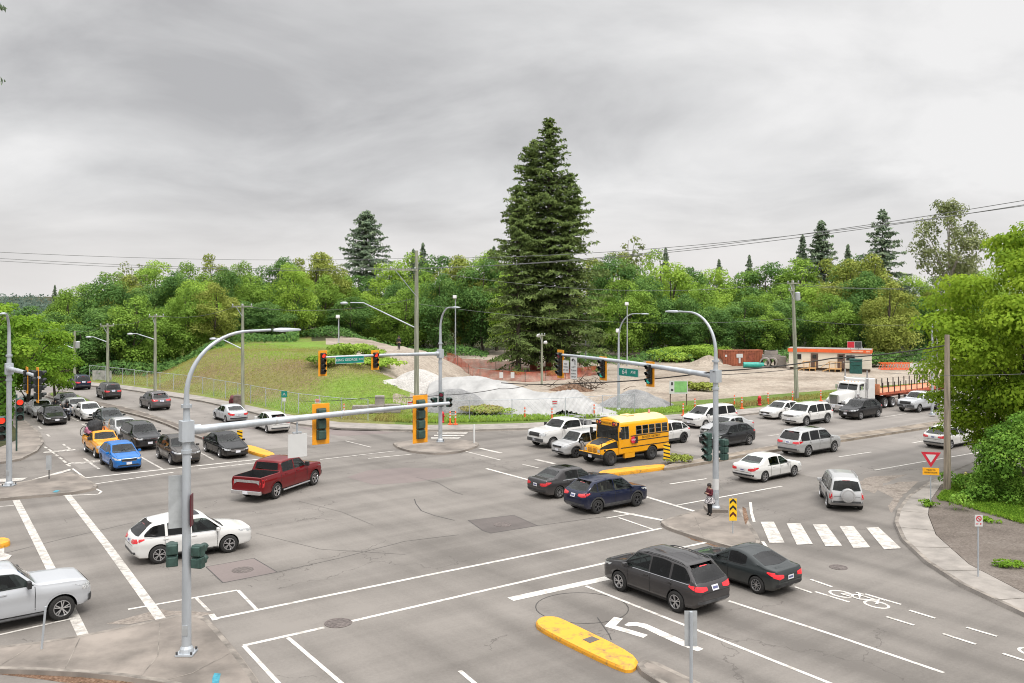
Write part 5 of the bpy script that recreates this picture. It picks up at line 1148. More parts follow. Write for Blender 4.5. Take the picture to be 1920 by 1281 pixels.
# ------------------------------------------------------------------ semi truck and its flatbed trailer
M_WP = PAINTS['white']; M_ORD = mk('orange_deck', (.62, .24, .12), .6, var=.25, scale=1.5); M_STEELD = mk('dark_steel', (.05, .048, .05), .5, .5, var=.3)
def semi():
    root = thing('semi_truck', 'white conventional semi truck with chrome grille and sleeper pulling the orange flatbed', 'truck'); W = 2.3
    def bev(mb, name, m, w=.06, par=root):
        o = mb.obj(name, m, par); b = o.modifiers.new('b', 'BEVEL'); b.width = w; b.segments = 3; return o
    # hood: tapered long nose
    mb = MB(); hx = [1.25, 2.4, 3.3, 3.42]; zz = [1.98, 1.86, 1.74, 1.68]; ww = [.86, .72, .60, .56]
    for x, z, w in zip(hx, zz, ww):
        half = [(0, .95), (w, .95), (w, z - .22), (w * .9, z - .07), (w * .6, z), (0, z + .03)]
        for y, q in half + [(-y, q) for y, q in half[-2:0:-1]]: mb.v.append(Vector((x, y, q)))
    for i in range(3):
        for k in range(10): mb.f.append((i * 10 + k, i * 10 + (k + 1) % 10, (i + 1) * 10 + (k + 1) % 10, (i + 1) * 10 + k)); mb.mi.append(0)
    mb.f += [tuple(range(10)), tuple(30 + k for k in range(10))]; mb.mi += [0, 0]; mb.obj('hood', M_WP, root, 35)
    for s in (1, -1):   # rounded mudguards
        mb = MB(); pr = [(.45, .95), (.52, .98)]; pts = [(2.35 + .78 * math.cos(a), .55 + .78 * math.sin(a)) for a in [math.pi * (.02 + .82 * k / 12) for k in range(13)]]
        for (x, z) in pts: mb.v += [Vector((x, s * .55, z)), Vector((x, s * 1.12, z)), Vector((x, s * 1.15, z - .07))]
        for i in range(12): mb.f += [(i * 3, i * 3 + 1, i * 3 + 4, i * 3 + 3), (i * 3 + 1, i * 3 + 2, i * 3 + 5, i * 3 + 4)]; mb.mi += [0, 0]
        o = mb.obj('mudguard', M_WP, root, 60); sd = o.modifiers.new('s', 'SOLIDIFY'); sd.thickness = .05
        mb = MB(); mb.box((3.15, s * .82, 1.02), (.22, .34, .26)); bev(mb, 'headlight', M_HEAD, .07)
        mb = MB(); mb.lathe([(.14, 0), (.17, .02), (.17, .55), (.14, .57)], 16, 'Z', (1.30, s * 1.12, 1.1), cap=True); mb.obj('air_cleaner', M_CHROME, root, 40)
        mb = MB(); mb.lathe([(.075, 0), (.075, 1.0), (.13, 1.02), (.13, 2.0), (.07, 2.05), (.07, 2.75)], 14, 'Z', (-.15, s * 1.15, 1.0)); mb.obj('exhaust_stack', M_RIM, root, 40)
        mb = MB(); mb.lathe([(.3, 0), (.33, .03), (.33, 1.3), (.3, 1.33)], 18, 'X', (-.9, s * .95, .68), cap=True); mb.obj('fuel_tank', M_CHROME, root, 40)
        mb = MB(); mb.box((.95, s * 1.36, 2.15), (.08, .2, .42)); mb.tube([(.9, s * 1.12, 2.3), (.95, s * 1.36, 2.3)], .02, 6); mb.obj('wing_mirror', M_CHROME, root)
        mb = MB(); mb.add([(.98, s * 1.085, 1.95), (.98, s * 1.085, 2.5), (.25, s * 1.085, 2.55), (.25, s * 1.085, 1.95)], [(0, 1, 2, 3)]); o = mb.obj('side_window', M_OGLASS, root, fixn=False); orient(o)
    mb = MB(); mb.box((3.46, 0, 1.22), (.10, .92, .92)); g = bev(mb, 'grille', M_CHROME, .03)
    mb = MB()
    for k in range(9): mb.box((3.515, -.34 + k * .085, 1.22), (.02, .05, .78))
    mb.obj('grille_bars', M_TRIM, g)
    mb = MB(); mb.box((3.42, 0, .58), (.22, 2.25, .40)); bev(mb, 'front_bumper', M_CHROME, .07)
    mb = MB(); mb.box((3.54, 0, .60), (.02, .31, .16)); mb.obj('number_plate', M_PLATE, root)
    # cab with raked screen, sleeper
    mb = MB(); prof = [(1.3, .95), (1.3, 1.95), (1.02, 2.55), (.85, 2.66), (.0, 2.72), (0, .95)]; n = len(prof)
    for s in (-1, 1):
        for x, z in prof: mb.v.append(Vector((x, s * 1.08, z)))
    mb.f += [tuple(range(n)), tuple(range(2 * n - 1, n - 1, -1))] + [(i, (i + 1) % n, n + (i + 1) % n, n + i) for i in range(n)]; mb.mi += [0] * (n + 2); bev(mb, 'cab', M_WP, .08)
    for s in (-1, 1):
        a, b = Vector((1.30, 0, 1.99)), Vector((1.045, 0, 2.50)); nn = Vector((.9, 0, .42)) * .014
        mb = MB(); mb.add([a + Vector((0, s * .03, 0)) + nn, a + Vector((-.02, s * .98, 0)) + nn, b + Vector((-.02, s * .95, 0)) + nn, b + Vector((0, s * .03, 0)) + nn], [(0, 1, 2, 3)]); o = mb.obj('windscreen', M_OGLASS, root, fixn=False); orient(o)
    mb = MB(); mb.box((1.22, 0, 2.63), (.30, 2.1, .035)); bev(mb, 'sun_visor', M_WP, .012)
    mb = MB(); mb.box((-.78, 0, 1.98), (1.5, 2.3, 2.0)); bev(mb, 'sleeper', M_WP, .09)
    for k in range(5): mb = MB(); mb.lathe([(0, .06), (.05, .04), (.06, 0)], 8, 'Z', (.6, -.7 + k * .35, 2.7)); mb.obj('roof_marker', M_AMBER, root)
    mb = MB(); mb.box((-1.4, 0, .78), (8.6, .75, .22)); mb.box((-3.9, 0, .95), (1.0, .95, .14)); mb.obj('chassis', M_STEELD, root)
    for x in (-3.2, -4.5):
        for s in (1, -1):
            add_wheel(root, x, s * .92, .51, 'steel', width=2.2)
    for s in (1, -1): add_wheel(root, 2.35, s * .98, .51, 'steel', width=1.3, dark=False)
    root['wheel_x'] = [2.35, -3.2]; root['track'] = 1.12; root['group'] = WB
    return root
sm_ = place(semi(), (1659, 765.5), 'RL', -EU)
def trailer():
    root = thing('flatbed_trailer', 'orange flatbed trailer lined with upright stakes behind the white semi truck', 'trailer')
    L = 14.6; mb = MB(); mb.box((-L / 2, 0, 1.42), (L, 2.5, .16)); mb.obj('deck', M_ORD, root)
    mb = MB()
    for s in (-1, 1): mb.box((-L / 2, s * 1.26, 1.42), (L, .05, .24)); mb.box((-L / 2 - 1, s * .5, 1.16), (L - 2.4, .16, .38))
    mb.obj('side_rail', mk('rail_red_orange', (.52, .12, .06), .6, var=.3), root)
    for k in range(14):
        for s in (-1, 1): mb = MB(); mb.box((-.5 - k * 1.02, s * 1.27, 1.98), (.07, .07, 1.0)); mb.obj('stake', M_STEELD, root)
    mb = MB(); mb.box((-.06, 0, 1.9), (.1, 2.45, .9)); mb.obj('headboard', M_ORD, root)
    for x in (-L + 1.2, -L + 2.5):
        for s in (1, -1): add_wheel(root, x, s * 1.0, .5, 'steel', width=2.2)
    mb = MB()
    for s in (-1, 1): mb.box((-4.2, s * .8, .75), (.15, .15, 1.1)); 
    mb.obj('landing_leg', M_STEELD, root)
    return root
tr = trailer(); tr.location = Vector(sm_.location) + EU * 2.1; tr.rotation_euler.z = sm_.rotation_euler.z

# the white van glimpsed through the maple, right of the semi
# ================================================================== street furniture
M_GALV = mk('galvanised_steel', (.47, .50, .53), .5, .35, var=.16, scale=1.4, stretch=(1, 1, .25), detail=8)
M_WOODP = mk('weathered_pole_wood', (.32, .265, .205), .9, var=.35, scale=2.2, stretch=(4, 4, .25), bump=.3, detail=8)
M_WOODG = mk('greenish_pole_wood', (.29, .30, .225), .9, var=.3, scale=2.2, stretch=(4, 4, .25), bump=.3, detail=8)
M_SIGY = mk('signal_yellow', (.82, .33, .012), .5, var=.1, scale=3); M_SIGG = mk('signal_green_housing', (.035, .075, .062), .5, var=.25, scale=5); M_SIGB = mk('signal_black', (.012, .016, .016), .5, var=.2)
M_LOFF = mk('lens_off', (.04, .025, .02), .25, var=.2); M_LRED = mk('lens_red_lit', (1.0, .045, .02), .3, var=.12, scale=30, emit=1.0); M_LGRN = mk('lens_green_lit', (.02, .42, .32), .3, var=.12, scale=30, emit=.5); M_LRDIM = mk('lens_red_dim', (.32, .03, .06), .3, var=.2, emit=.12)
M_SGREEN = mk('sign_green', (.0, .20, .15), .45, var=.12); M_SWHITE = mk('sign_white', (.56, .56, .55), .5, var=.02); M_SBACK = mk('sign_aluminium', (.50, .52, .53), .45, .4, var=.12, scale=2)
M_SRED = mk('sign_red', (.55, .02, .04), .45, var=.1); M_MAROON = mk('maroon_edge', (.10, .012, .02), .5, var=.1); M_SYEL = mk('sign_yellow', (.85, .52, .01), .45, var=.08); M_SORG = mk('sign_amber', (.85, .40, .01), .45, var=.08)
M_CABLE = mk('black_cable', (.025, .022, .02), .7, var=.2); M_WIRE = mk('weathered_wire', (.16, .165, .16), .6, .2, var=.2)
M_ORG = mk('traffic_orange', (.85, .13, .03), .5, var=.15); M_HYD = mk('hydrant_red', (.55, .02, .03), .45, var=.2)
def rz_of(d): return math.atan2(d.y, d.x)
def signal_head(name, label, loc, facing, n=3, lit=0, board=True, group=None, housing=None, dim=False):
    """local +x is the way the lamps look; loc = centre of the head"""
    root = thing(name, label, 'traffic light', loc, rz_of(facing), group); s = .355; h = n * s
    if board:
        m = MB(); w, hh = .62, h + .30; t = .022
        m.box((-.02, 0, 0), (t, w, hh)); o = m.obj('backboard', M_SIGY, root); bv = o.modifiers.new('b', 'BEVEL'); bv.width = .008
        pass
    hm = housing or M_SIGG
    for k in range(n):
        z = h / 2 - s * (k + .5)
        m = MB(); m.box((.02, 0, z), (.24, .34, s - .012)); m.box((-.13, 0, z), (.10, .28, s - .07)); o = m.obj('housing', hm, root); bv = o.modifiers.new('b', 'BEVEL'); bv.width = .03; bv.segments = 2
        m = MB(); pr = []
        for a in [math.pi * (-.15 + 1.3 * i / 14) for i in range(15)]:
            for x, r in ((.14, .152), (.36, .15)): m.v.append(Vector((x - (.10 if x > .3 and (a < .4 or a > 2.74) else 0), r * math.cos(a), z + r * math.sin(a))))
        for i in range(14): m.f.append((2 * i, 2 * i + 1, 2 * i + 3, 2 * i + 2)); m.mi.append(0)
        o = m.obj('visor', hm, root, 60); sd = o.modifiers.new('s', 'SOLIDIFY'); sd.thickness = .008
        m = MB(); m.lathe([(0, .165), (.07, .16), (.12, .152), (.14, .142)], 18, 'X', (0, 0, z))
        lm = M_LOFF
        if lit and k == 0 and lit == 'red': lm = M_LRED
        if lit == 'dimred' and k == 0: lm = M_LRDIM
        if lit == 'green' and k == n - 1: lm = M_LGRN
        m.obj('lens', lm, root, 60)
    return root
def mast_pole(label, base, arm_dir=None, arm_len=0, arm_z=6.7, arm_rise=.3, lamp_dir=None, lamp_len=3.3, lamp_z=9.8, r0=.15, curve=1.9, name='signal_pole', straight_top=None, cat='signal pole', plinth=True):
    root = thing(name, label, cat, (base.x, base.y, base.z)); zt = lamp_z - curve if lamp_dir is not None else lamp_z
    m = MB(); m.tube([(0, 0, .02), (0, 0, arm_z if arm_dir is not None else zt * .6), (0, 0, zt)], [r0, r0 * .82, r0 * .55], 12); m.obj('pole', M_GALV, root, 40)
    m = MB(); m.box((0, 0, .035), (r0 * 3.6, r0 * 3.6, .05)); m.lathe([(r0 * 1.5, .06), (r0 * 1.35, .18), (r0 * 1.02, .26)], 12, 'Z'); m.obj('base_plate', M_GALV, root)
    for sx, sy in ((1, 1), (1, -1), (-1, 1), (-1, -1)): m = MB(); m.lathe([(.035, .05), (.035, .13), (0, .14)], 6, 'Z', (sx * r0 * 1.5, sy * r0 * 1.5, .01)); m.obj('anchor_bolt', M_TRIM, root)
    m = MB(); m.box((0, -r0 * .95, .75), (.16, .03, .30)); m.obj('hand_hole_cover', M_SBACK, root)
    if arm_dir is not None:
        d = arm_dir.normalized(); m = MB(); n = 10
        pts = [d * (arm_len * k / n) + Vector((0, 0, arm_z + arm_rise * math.sin(math.pi / 2 * k / n))) for k in range(n + 1)]
        m.tube(pts, [lerp(r0 * .9, r0 * .42, k / n) for k in range(n + 1)], 10); m.obj('mast_arm', M_GALV, root, 40)
        m = MB(); m.box((0, 0, arm_z), (r0 * 2.5, r0 * 2.5, .62), rz_of(d)); m.tube([(0, 0, arm_z + .02), tuple(d * .42 + Vector((0, 0, arm_z + .02)))], r0 * 1.05, 12)
        m.obj('arm_clamp', M_GALV, root, 40)
        for z in (arm_z + .75, arm_z - .62): m = MB(); m.lathe([(r0 * .9, -.05), (r0 * 1.08, -.05), (r0 * 1.08, .05), (r0 * .7, .05)], 12, 'Z', (0, 0, z)); m.obj('collar', M_GALV, root, 40)
        for k in (.3, .55, .8): p = d * arm_len * k + Vector((0, 0, arm_z + arm_rise * math.sin(math.pi / 2 * k))); q = r0 * lerp(.9, .42, k); m = MB(); m.tube([p - d * .03, p + d * .03], q + .012, 10); m.obj('arm_band', M_SBACK, root, 40)
    if lamp_dir is not None:
        d = lamp_dir.normalized(); m = MB(); n = 14; pts = []; cl = lamp_len * .62
        for k in range(n + 1):
            a = math.pi / 2 * k / n; pts.append(d * (cl * (1 - math.cos(a))) + Vector((0, 0, zt + curve * math.sin(a))))
        pts.append(d * lamp_len * .84 + Vector((0, 0, lamp_z + .02)))
        m.tube(pts, [lerp(r0 * .55, r0 * .27, k / (n + 1)) for k in range(n + 2)], 10); m.obj('lamp_arm', M_GALV, root, 50)
        m = MB(); c = d * lamp_len + Vector((0, 0, lamp_z)); R3 = Matrix.Rotation(rz_of(d), 3, 'Z')
        prof = [(-.42, .05, .05), (-.2, .11, .08), (.15, .14, .07), (.42, .12, .045), (.5, .06, .025)]
        for x, w, h in prof:
            for y, z in ((-w, -h * .5), (w, -h * .5), (w, h * .3), (w * .5, h), (-w * .5, h), (-w, h * .3)): m.v.append(c + R3 @ Vector((x, y, z)))
        for i in range(4):
            for k in range(6): m.f.append((i * 6 + k, i * 6 + (k + 1) % 6, (i + 1) * 6 + (k + 1) % 6, (i + 1) * 6 + k)); m.mi.append(0)
        m.f += [(0, 1, 2, 3, 4, 5), tuple(24 + k for k in range(6))]; m.mi += [0, 0]; m.obj('lamp_head', M_GALV, root, 40)
    if straight_top: straight_top(root)
    return root
PL_, PR_, PF_, PW_ = UV(8.55, 27.75, .13), UV(35.4, 30.2, .13), UV(35.6, 56.2, .13), UV(8.0, 58.0, .13)
mast_pole('tall grey signal pole nearest the viewer, arm reaching over the crossing', PL_, EU, 9.4, 6.72, .15, EU, 3.15, 9.68, r0=.145, curve=1.9)
mast_pole('grey signal pole on the right corner island beside the woman', PR_, EV, 12.4, 6.72, .42, EV, 2.9, 9.9, r0=.165, curve=2.0)
mast_pole('grey signal pole on the far corner island carrying the green street sign arm', PF_, -EU, 9.4, 6.45, .12, -EV, 2.05, 9.85, r0=.15, curve=1.6)
mast_pole('grey signal pole at the left edge with its arm pointing at the viewer', PW_, -EV, 9.3, 6.6, .2, Vector((.35, -.93, 0)), 1.9, 9.75, r0=.16, curve=1.2)
m = MB(); m.box((PR_.x, PR_.y, .2), (1.0, 1.0, .14)); tag(m.obj('pole_footing', M_CONC2, None), 'low concrete footing under the right corner signal pole', 'footing')
m = MB(); m.lathe([(.163, 1.05), (.163, 1.6)], 12); o = m.obj('paper_notice', M_SWHITE, None, 60, PR_); tag(o, 'white paper notices wrapped round the right corner pole', 'notice')
# heads
def on(base, d, L, z): p = base + d * L; return Vector((p.x, p.y, z))
signal_head('traffic_light', 'yellow backed three-lamp signal seen from behind on the near arm beside the white plate', on(PL_, EU, 4.5, 6.64) + EV * .3, EV, 3, group='signals on the near arm')
signal_head('traffic_light', 'yellow backed four-lamp signal seen from behind at the tip of the near arm', on(PL_, EU, 8.35, 6.48) + EV * .3, EV, 4, group='signals on the near arm')
signal_head('traffic_light', 'red signal at the tip of the far arm, left of the street sign', on(PF_, -EU, 9.3, 6.30), -EV, 4, 'red', group='signals on the far arm', housing=M_SIGB)
signal_head('traffic_light', 'red signal on the far arm between street sign and wooden pole', on(PF_, -EU, 5.35, 6.35), -EV, 3, 'red', group='signals on the far arm', housing=M_SIGB)
signal_head('traffic_light', 'turned signal at the tip of the right arm beside white turn signs', on(PR_, EV, 12.1, 6.7), -EU, 4, 'dimred', group='signals on the right arm', housing=M_SIGB)
signal_head('traffic_light', 'turned signal in the middle of the right arm left of the green 64 sign', on(PR_, EV, 8.3, 6.68), -EU, 3, 'green', group='signals on the right arm', housing=M_SIGB)
signal_head('traffic_light', 'turned signal on the right arm just right of the green 64 sign', on(PR_, EV, 4.55, 6.62), -EU, 3, 'green', group='signals on the right arm', housing=M_SIGB)
signal_head('traffic_light', 'edge-on signal at the tip of the left edge arm', on(PW_, -EV, 9.0, 6.55), EU, 4, group='signals on the left edge arm', housing=M_SIGB)
signal_head('traffic_light', 'edge-on signal halfway along the left edge arm', on(PW_, -EV, 6.0, 6.55), EU, 3, group='signals on the left edge arm', housing=M_SIGB)
signal_head('traffic_light', 'dark green signal seen from behind low on the left side of the nearest pole', PL_ + Vector((-.42, -.05, 3.0)), EV + EU * .25, 2, board=False, group='low signals on the nearest pole')
signal_head('traffic_light', 'dark green signal seen from behind low on the right side of the nearest pole', PL_ + Vector((.36, -.05, 2.95)), EV * .8 + EU, 2, board=False, group='low signals on the nearest pole')
signal_head('traffic_light', 'tall dark green four-lamp signal low on the left side of the right corner pole', PR_ + Vector((-.42, -.1, 3.2)), -EU, 4, board=False, group='low signals on the right corner pole')
signal_head('traffic_light', 'dark green pedestrian signal low on the right side of the right corner pole', PR_ + Vector((.42, -.05, 3.05)), EV, 3, board=False, group='low signals on the right corner pole')
for dx, lab in ((-.42, 'small dark signal low on the left of the far corner pole'), (.1, 'small dark signal with a dim red lamp low in front of the far corner pole'), (.62, 'small dark signal low on the right of the far corner pole')):
    signal_head('traffic_light', lab, PF_ + Vector((dx, -.32 if dx == .1 else -.05, 2.9 + (.25 if dx == .1 else 0))), Vector((-.6 if dx < 0 else .5 if dx > .3 else 0, -.8, 0)), 3 if dx == .1 else 2, 'dimred' if dx == .1 else 0, board=False, group='low signals on the far corner pole')
def post(px, h, r, m_, label, name='sign_post', cat='post', base_z=.13):
    c = G(*px, base_z); root = thing(name, label, cat, c); m = MB(); m.tube([(0, 0, 0), (0, 0, h)], r, 8); m.obj('shaft', m_, root, 40); return root, c
lp, c = post((31, 846), 3.9, .06, M_SIGG, 'thin dark green signal post behind the left edge pole', 'signal_post', 'signal post')
signal_head('traffic_light', 'signal with a lit red lamp on the thin green post by the left edge', c + Vector((.34, -.2, 2.9)), Vector((.5, -.87, 0)), 3, 'red', board=False, group='red signals by the left edge').scale = (1.45,) * 3
signal_head('traffic_light', 'signal with a lit red lamp cut by the left picture edge', G(2, 880) + Vector((0, 0, 2.55)), Vector((.6, -.8, 0)), 3, 'red', board=False, group='red signals by the left edge').scale = (1.45,) * 3
m = MB(); cpx = G(2, 880); m.tube([(cpx.x - .25, cpx.y, 0), (cpx.x - .25, cpx.y, 3.4)], .06, 8); tag(m.obj('signal_post', M_SIGG, None), 'green signal post at the very left edge', 'signal post')

# signs hung on arms and poles
def plate_sign(name, label, loc, facing, w, h, face, border=None, txt=None, tcol=None, tsize=.2, cat='sign', back=None, r=.0, group=None, lines=None):
    root = thing(name, label, cat, loc, rz_of(facing), group); m = MB(); m.box((0, 0, 0), (.02, w, h)); o = m.obj('panel', back or M_SBACK, root); 
    m = MB(); m.box((.012, 0, 0), (.008, w - .01, h - .01)); m.obj('face', border or face, root)
    if border: m = MB(); m.box((.015, 0, 0), (.006, w - .05, h - .05)); m.obj('field', face, root)
    for t, y, z, s in (lines or ([(txt, 0, 0, tsize)] if txt else [])): text_mesh(t, s, tcol or M_LETTER, root, (.021, y, z), (R_(90), 0, R_(90)))
    return root
plate_sign('street_sign', 'green street name sign reading KING GEORGE BLVD on the far arm', on(PF_, -EU, 7.35, 6.47) + Vector((.07, -.12, 0)), -EV, 2.15, .50, M_SGREEN, M_SWHITE, lines=[('KING GEORGE', -.24, -.0, .245), ('BLVD', .84, .01, .145)], tcol=M_SWHITE)
plate_sign('street_sign', 'green street name sign reading 64 AVE on the right arm', on(PR_, EV, 6.05, 6.62) - EU * .16, -EU, 1.55, .46, M_SGREEN, M_SWHITE, lines=[('64', -.30, 0, .40), ('AVE', .38, .02, .22)], tcol=M_SWHITE)
ts_ = plate_sign('turn_sign', 'tall white lane sign with a black left turn arrow on the right arm', on(PR_, EV, 10.6, 6.55) - EU * .22, -EU * .8 - EV * .25, .46, 1.30, M_SWHITE, lines=[('LEFT', 0, .06, .14), ('TURN', 0, -.13, .14), ('SIGNAL', 0, -.32, .10), ('ONLY', 0, -.50, .13)])
m = MB(); m.tube([(.025, .10, .22), (.025, .10, .45), (.025, .02, .53), (.025, -.08, .50)], .022, 6); m.add([(.025, -.02, .62), (.025, -.17, .48), (.025, -.02, .38)], [(0, 1, 2)]); m.obj('turn_arrow', M_LETTER, ts_)
plate_sign('lane_sign', 'smaller white sign beside the left turn sign on the right arm', on(PR_, EV, 11.35, 6.6) - EU * .2, -EU * .8 - EV * .25, .42, .74, M_SWHITE, lines=[('NO', 0, .16, .13), ('TURN', 0, -.02, .12), ('ON RED', 0, -.2, .1)])
root = plate_sign('sign_plate', 'blank white plate hanging below the near arm', on(PL_, EU, 3.55, 6.05), -EV, .66, .76, M_SWHITE, back=M_SWHITE); m = MB(); m.tube([(-.03, 0, .36), (-.03, 0, .75)], .035, 8); m.box((-.03, 0, .42), (.1, .3, .05)); m.obj('hanger', M_GALV, root)
plate_sign('sign_plate', 'narrow pale grey sign back mounted left of the nearest pole', PL_ + Vector((-.38, .15, 4.55)), EV + EU * .2, .42, 1.6, M_SBACK)
plate_sign('sign_plate', 'edge-on dark red sign plate fixed on the right of the nearest pole', PL_ + Vector((.17, -.05, 4.35)), Vector((1, .12, 0)), .34, .95, M_MAROON, back=M_MAROON)
# freestanding signs
rt, c = post((1745, 950), 2.75, .032, M_GALV, 'red and white yield sign with an amber tab on the right pavement', 'yield_sign', 'sign', .14)
f3 = Vector((-.25, -1, 0)).normalized(); rr = rz_of(f3)
def tri(s, x, mb, dz=2.55):
    R3 = Matrix.Rotation(rr, 3, 'Z'); mb.add([R3 @ Vector((x, -s, dz)), R3 @ Vector((x, s, dz)), R3 @ Vector((x, 0, dz - s * 1.66))], [(0, 1, 2)])
m = MB(); tri(.47, .045, m, 2.78); o = m.obj('yield_border', M_SRED, rt); sd = o.modifiers.new('s', 'SOLIDIFY'); sd.thickness = .012
m = MB(); tri(.25, .06, m, 2.66); o = m.obj('yield_field', M_SWHITE, rt); sd = o.modifiers.new('s', 'SOLIDIFY'); sd.thickness = .004
m = MB(); m.box(tuple(Matrix.Rotation(rr, 3, 'Z') @ Vector((.045, 0, 1.80))), (.02, .78, .36), rr); o = m.obj('amber_tab', M_SORG, rt)
for q, z in (('YIELD TO', 1.87), ('PEDESTRIANS', 1.74)): text_mesh(q, .11 if 'T' in q[-1] else .10, M_LETTER, rt, Matrix.Rotation(rr, 3, 'Z') @ Vector((.06, 0, z)), (R_(90), 0, rr + R_(90)))
rt, c = post((1834, 1081), 2.25, .03, M_GALV, 'small white no-stopping sign on a thin post on the right pavement', 'parking_sign', 'sign', .14)
m = MB(); m.box((0, -.045, 2.15), (.30, .015, .44)); m.obj('panel', M_SWHITE, rt); m = MB(); m.lathe([(.075, 0), (.105, 0), (.105, -.008), (.075, -.008), (.075, 0)], 20, 'Y', (0, -.054, 2.23)); m.box((0, -.056, 2.23), (.15, .006, .03), tilt=Matrix.Rotation(R_(40), 3, 'Y')); m.obj('prohibition_ring', M_SRED, rt)
m = MB(); m.box((-.07, -.056, 2.03), (.10, .006, .03)); m.box((.07, -.056, 2.03), (.05, .006, .05)); m.obj('arrow_marks', M_SRED, rt)
rt, c = post((1374, 1000), 1.62, .028, M_GALV, 'yellow hazard board with three black chevrons on the right corner island', 'chevron_sign', 'sign')
m = MB(); m.box((0, -.04, 1.08), (.34, .018, 1.0)); m.obj('board', M_SYEL, rt)
for k in range(3):
    z = .82 + k * .30; m = MB(); 
    for s in (-1, 1): m.add([(0, -.053, z + .17), (s * .15, -.053, z + .02), (s * .15, -.053, z - .10), (0, -.053, z + .05)], [(0, 1, 2, 3)])
    m.obj('chevron', M_LETTER if k else mk('chevron_dark_red', (.10, .01, .01), .5), rt)
rt, c = post((1296, 1312), 2.35, .045, M_GALV, 'back of a grey median sign on a slim post at the bottom edge', 'median_sign', 'sign'); m = MB(); m.box((-.0, .055, 1.88), (.34, .018, .95)); m.obj('panel', M_SBACK, rt)
rt, c = post((78, 1217), 1.28, .035, M_GALV, 'leaning grey steel post on the near left island', 'steel_post', 'post'); rt.rotation_euler = (R_(-3), R_(4), 0)
rt, c = post((92, 898), 1.25, .03, M_TRIM, 'back of a pale narrow sign on the left corner island', 'median_sign', 'sign'); m = MB(); m.box((0, -.04, .95), (.32, .015, .85)); m.obj('panel', M_SBACK, rt)
rt, c = post((533, 782), 2.2, .03, M_GALV, 'small green and white sign on the far verge right of the bank', 'route_sign', 'sign'); m = MB(); m.box((0, -.04, 2.0), (.5, .015, .55)); m.obj('panel', M_SGREEN, rt); m = MB(); m.box((0, -.04, 1.52), (.3, .015, .3)); m.obj('lower_panel', M_SWHITE, rt); m = MB(); m.tube([(-.1, -.052, 1.9), (.0, -.052, 2.12), (.1, -.052, 1.9)], .03, 5); m.obj('symbol', M_SWHITE, rt)
def stripes_board(px, h, w, bh, label, z=.16):
    rt, c = post(px, h, .028, M_GALV, label, 'hazard_board', 'sign', z); m = MB(); m.box((0, -.04, h - bh / 2), (w, .018, bh)); m.obj('board', M_SYEL, rt)
    n = int(bh / .2); m = MB()
    for k in range(n): z0 = h - bh + .02 + k * bh / n; m.add([(-w / 2, -.052, z0 + .1), (w / 2, -.052, z0), (w / 2, -.052, z0 + .09), (-w / 2, -.052, min(z0 + .19, h))], [(0, 1, 2, 3)])
    m.obj('stripes', M_LETTER, rt); return rt
stripes_board((1250, 869), 1.25, .42, .95, 'yellow and black striped hazard board at the bus tail on the avenue median')
stripes_board((450, 837), 1.15, .38, .75, 'yellow and black hazard board on the boulevard median nose by the black sedan')
for px, h, lab in (((889, 831), 1.35, 'slim white bollard on the far corner island'), ((1811, 919), 1.0, 'pale yellow marker pipe in the lawn beside the hedge')):
    c = G(*px, .13); m = MB(); m.lathe([(.07, 0), (.07, h - .05), (.045, h), (0, h + .01)], 12, 'Z', (0, 0, 0)); o = m.obj('bollard', M_SWHITE if 'white' in lab else mk('pale_yellow_paint', (.75, .66, .22), .6, var=.15), None, 40, c); tag(o, lab, 'bollard')
# delineators and hydrants along the site
deln = [(984, 787, 'orange delineator in front of the white tarp, left of the pair'), (1035, 789, 'orange delineator in front of the white tarp, nearer the white pickup'), (1114, 781, 'orange delineator at the right end of the white tarp'), (645, 780, 'orange delineator left of the concrete blocks'), (844, 796, 'orange delineator beside the far corner pole'), (854, 796, 'orange delineator in the grass right of the far corner pole'),
    (1281, 779, 'orange delineator left of the white minivan'), (1303, 769, 'orange delineator behind the white minivan nose'), (1377, 762, 'orange delineator behind the white minivan tail'), (1391, 766, 'tall orange delineator right of the white minivan'), (1440, 757, 'orange delineator right of the red hydrant'), (1486, 754, 'orange delineator left of the green tinted pole'), (1539, 752, 'orange delineator by the semi truck grille')]
for x, y, lab in deln:
    c = G(x, y, .15); rt = thing('delineator', lab, 'delineator', c, 0, 'orange delineators along the site verge'); m = MB(); m.lathe([(.2, 0), (.2, .05), (.07, .08), (.06, 1.05), (0, 1.1)], 10); m.obj('post', M_ORG, rt, 40)
    for z in (.55, .8): m = MB(); m.lathe([(.069, z), (.068, z + .13)], 10); m.obj('reflective_band', M_SWHITE, rt)
for px, lab in (((1424, 760), 'red fire hydrant in the grass behind the white sedan of the queue'), ((829, 792), 'red fire hydrant beside the far corner pole')):
    c = G(*px, .15); rt = thing('fire_hydrant', lab, 'hydrant', c); m = MB(); m.lathe([(.22, 0), (.22, .06), (.15, .1), (.15, .62), (.18, .66), (.18, .72), (.14, .86), (.05, .93), (0, .95)], 14); m.obj('barrel', M_HYD, rt, 40)
    for s in (-1, 1): m = MB(); m.lathe([(.08, 0), (.08, .22), (0, .23)], 10, 'X' , (0, 0, .52)); o = m.obj('nozzle', M_HYD, rt, 40); o.rotation_euler.z = 0 if s > 0 else math.pi

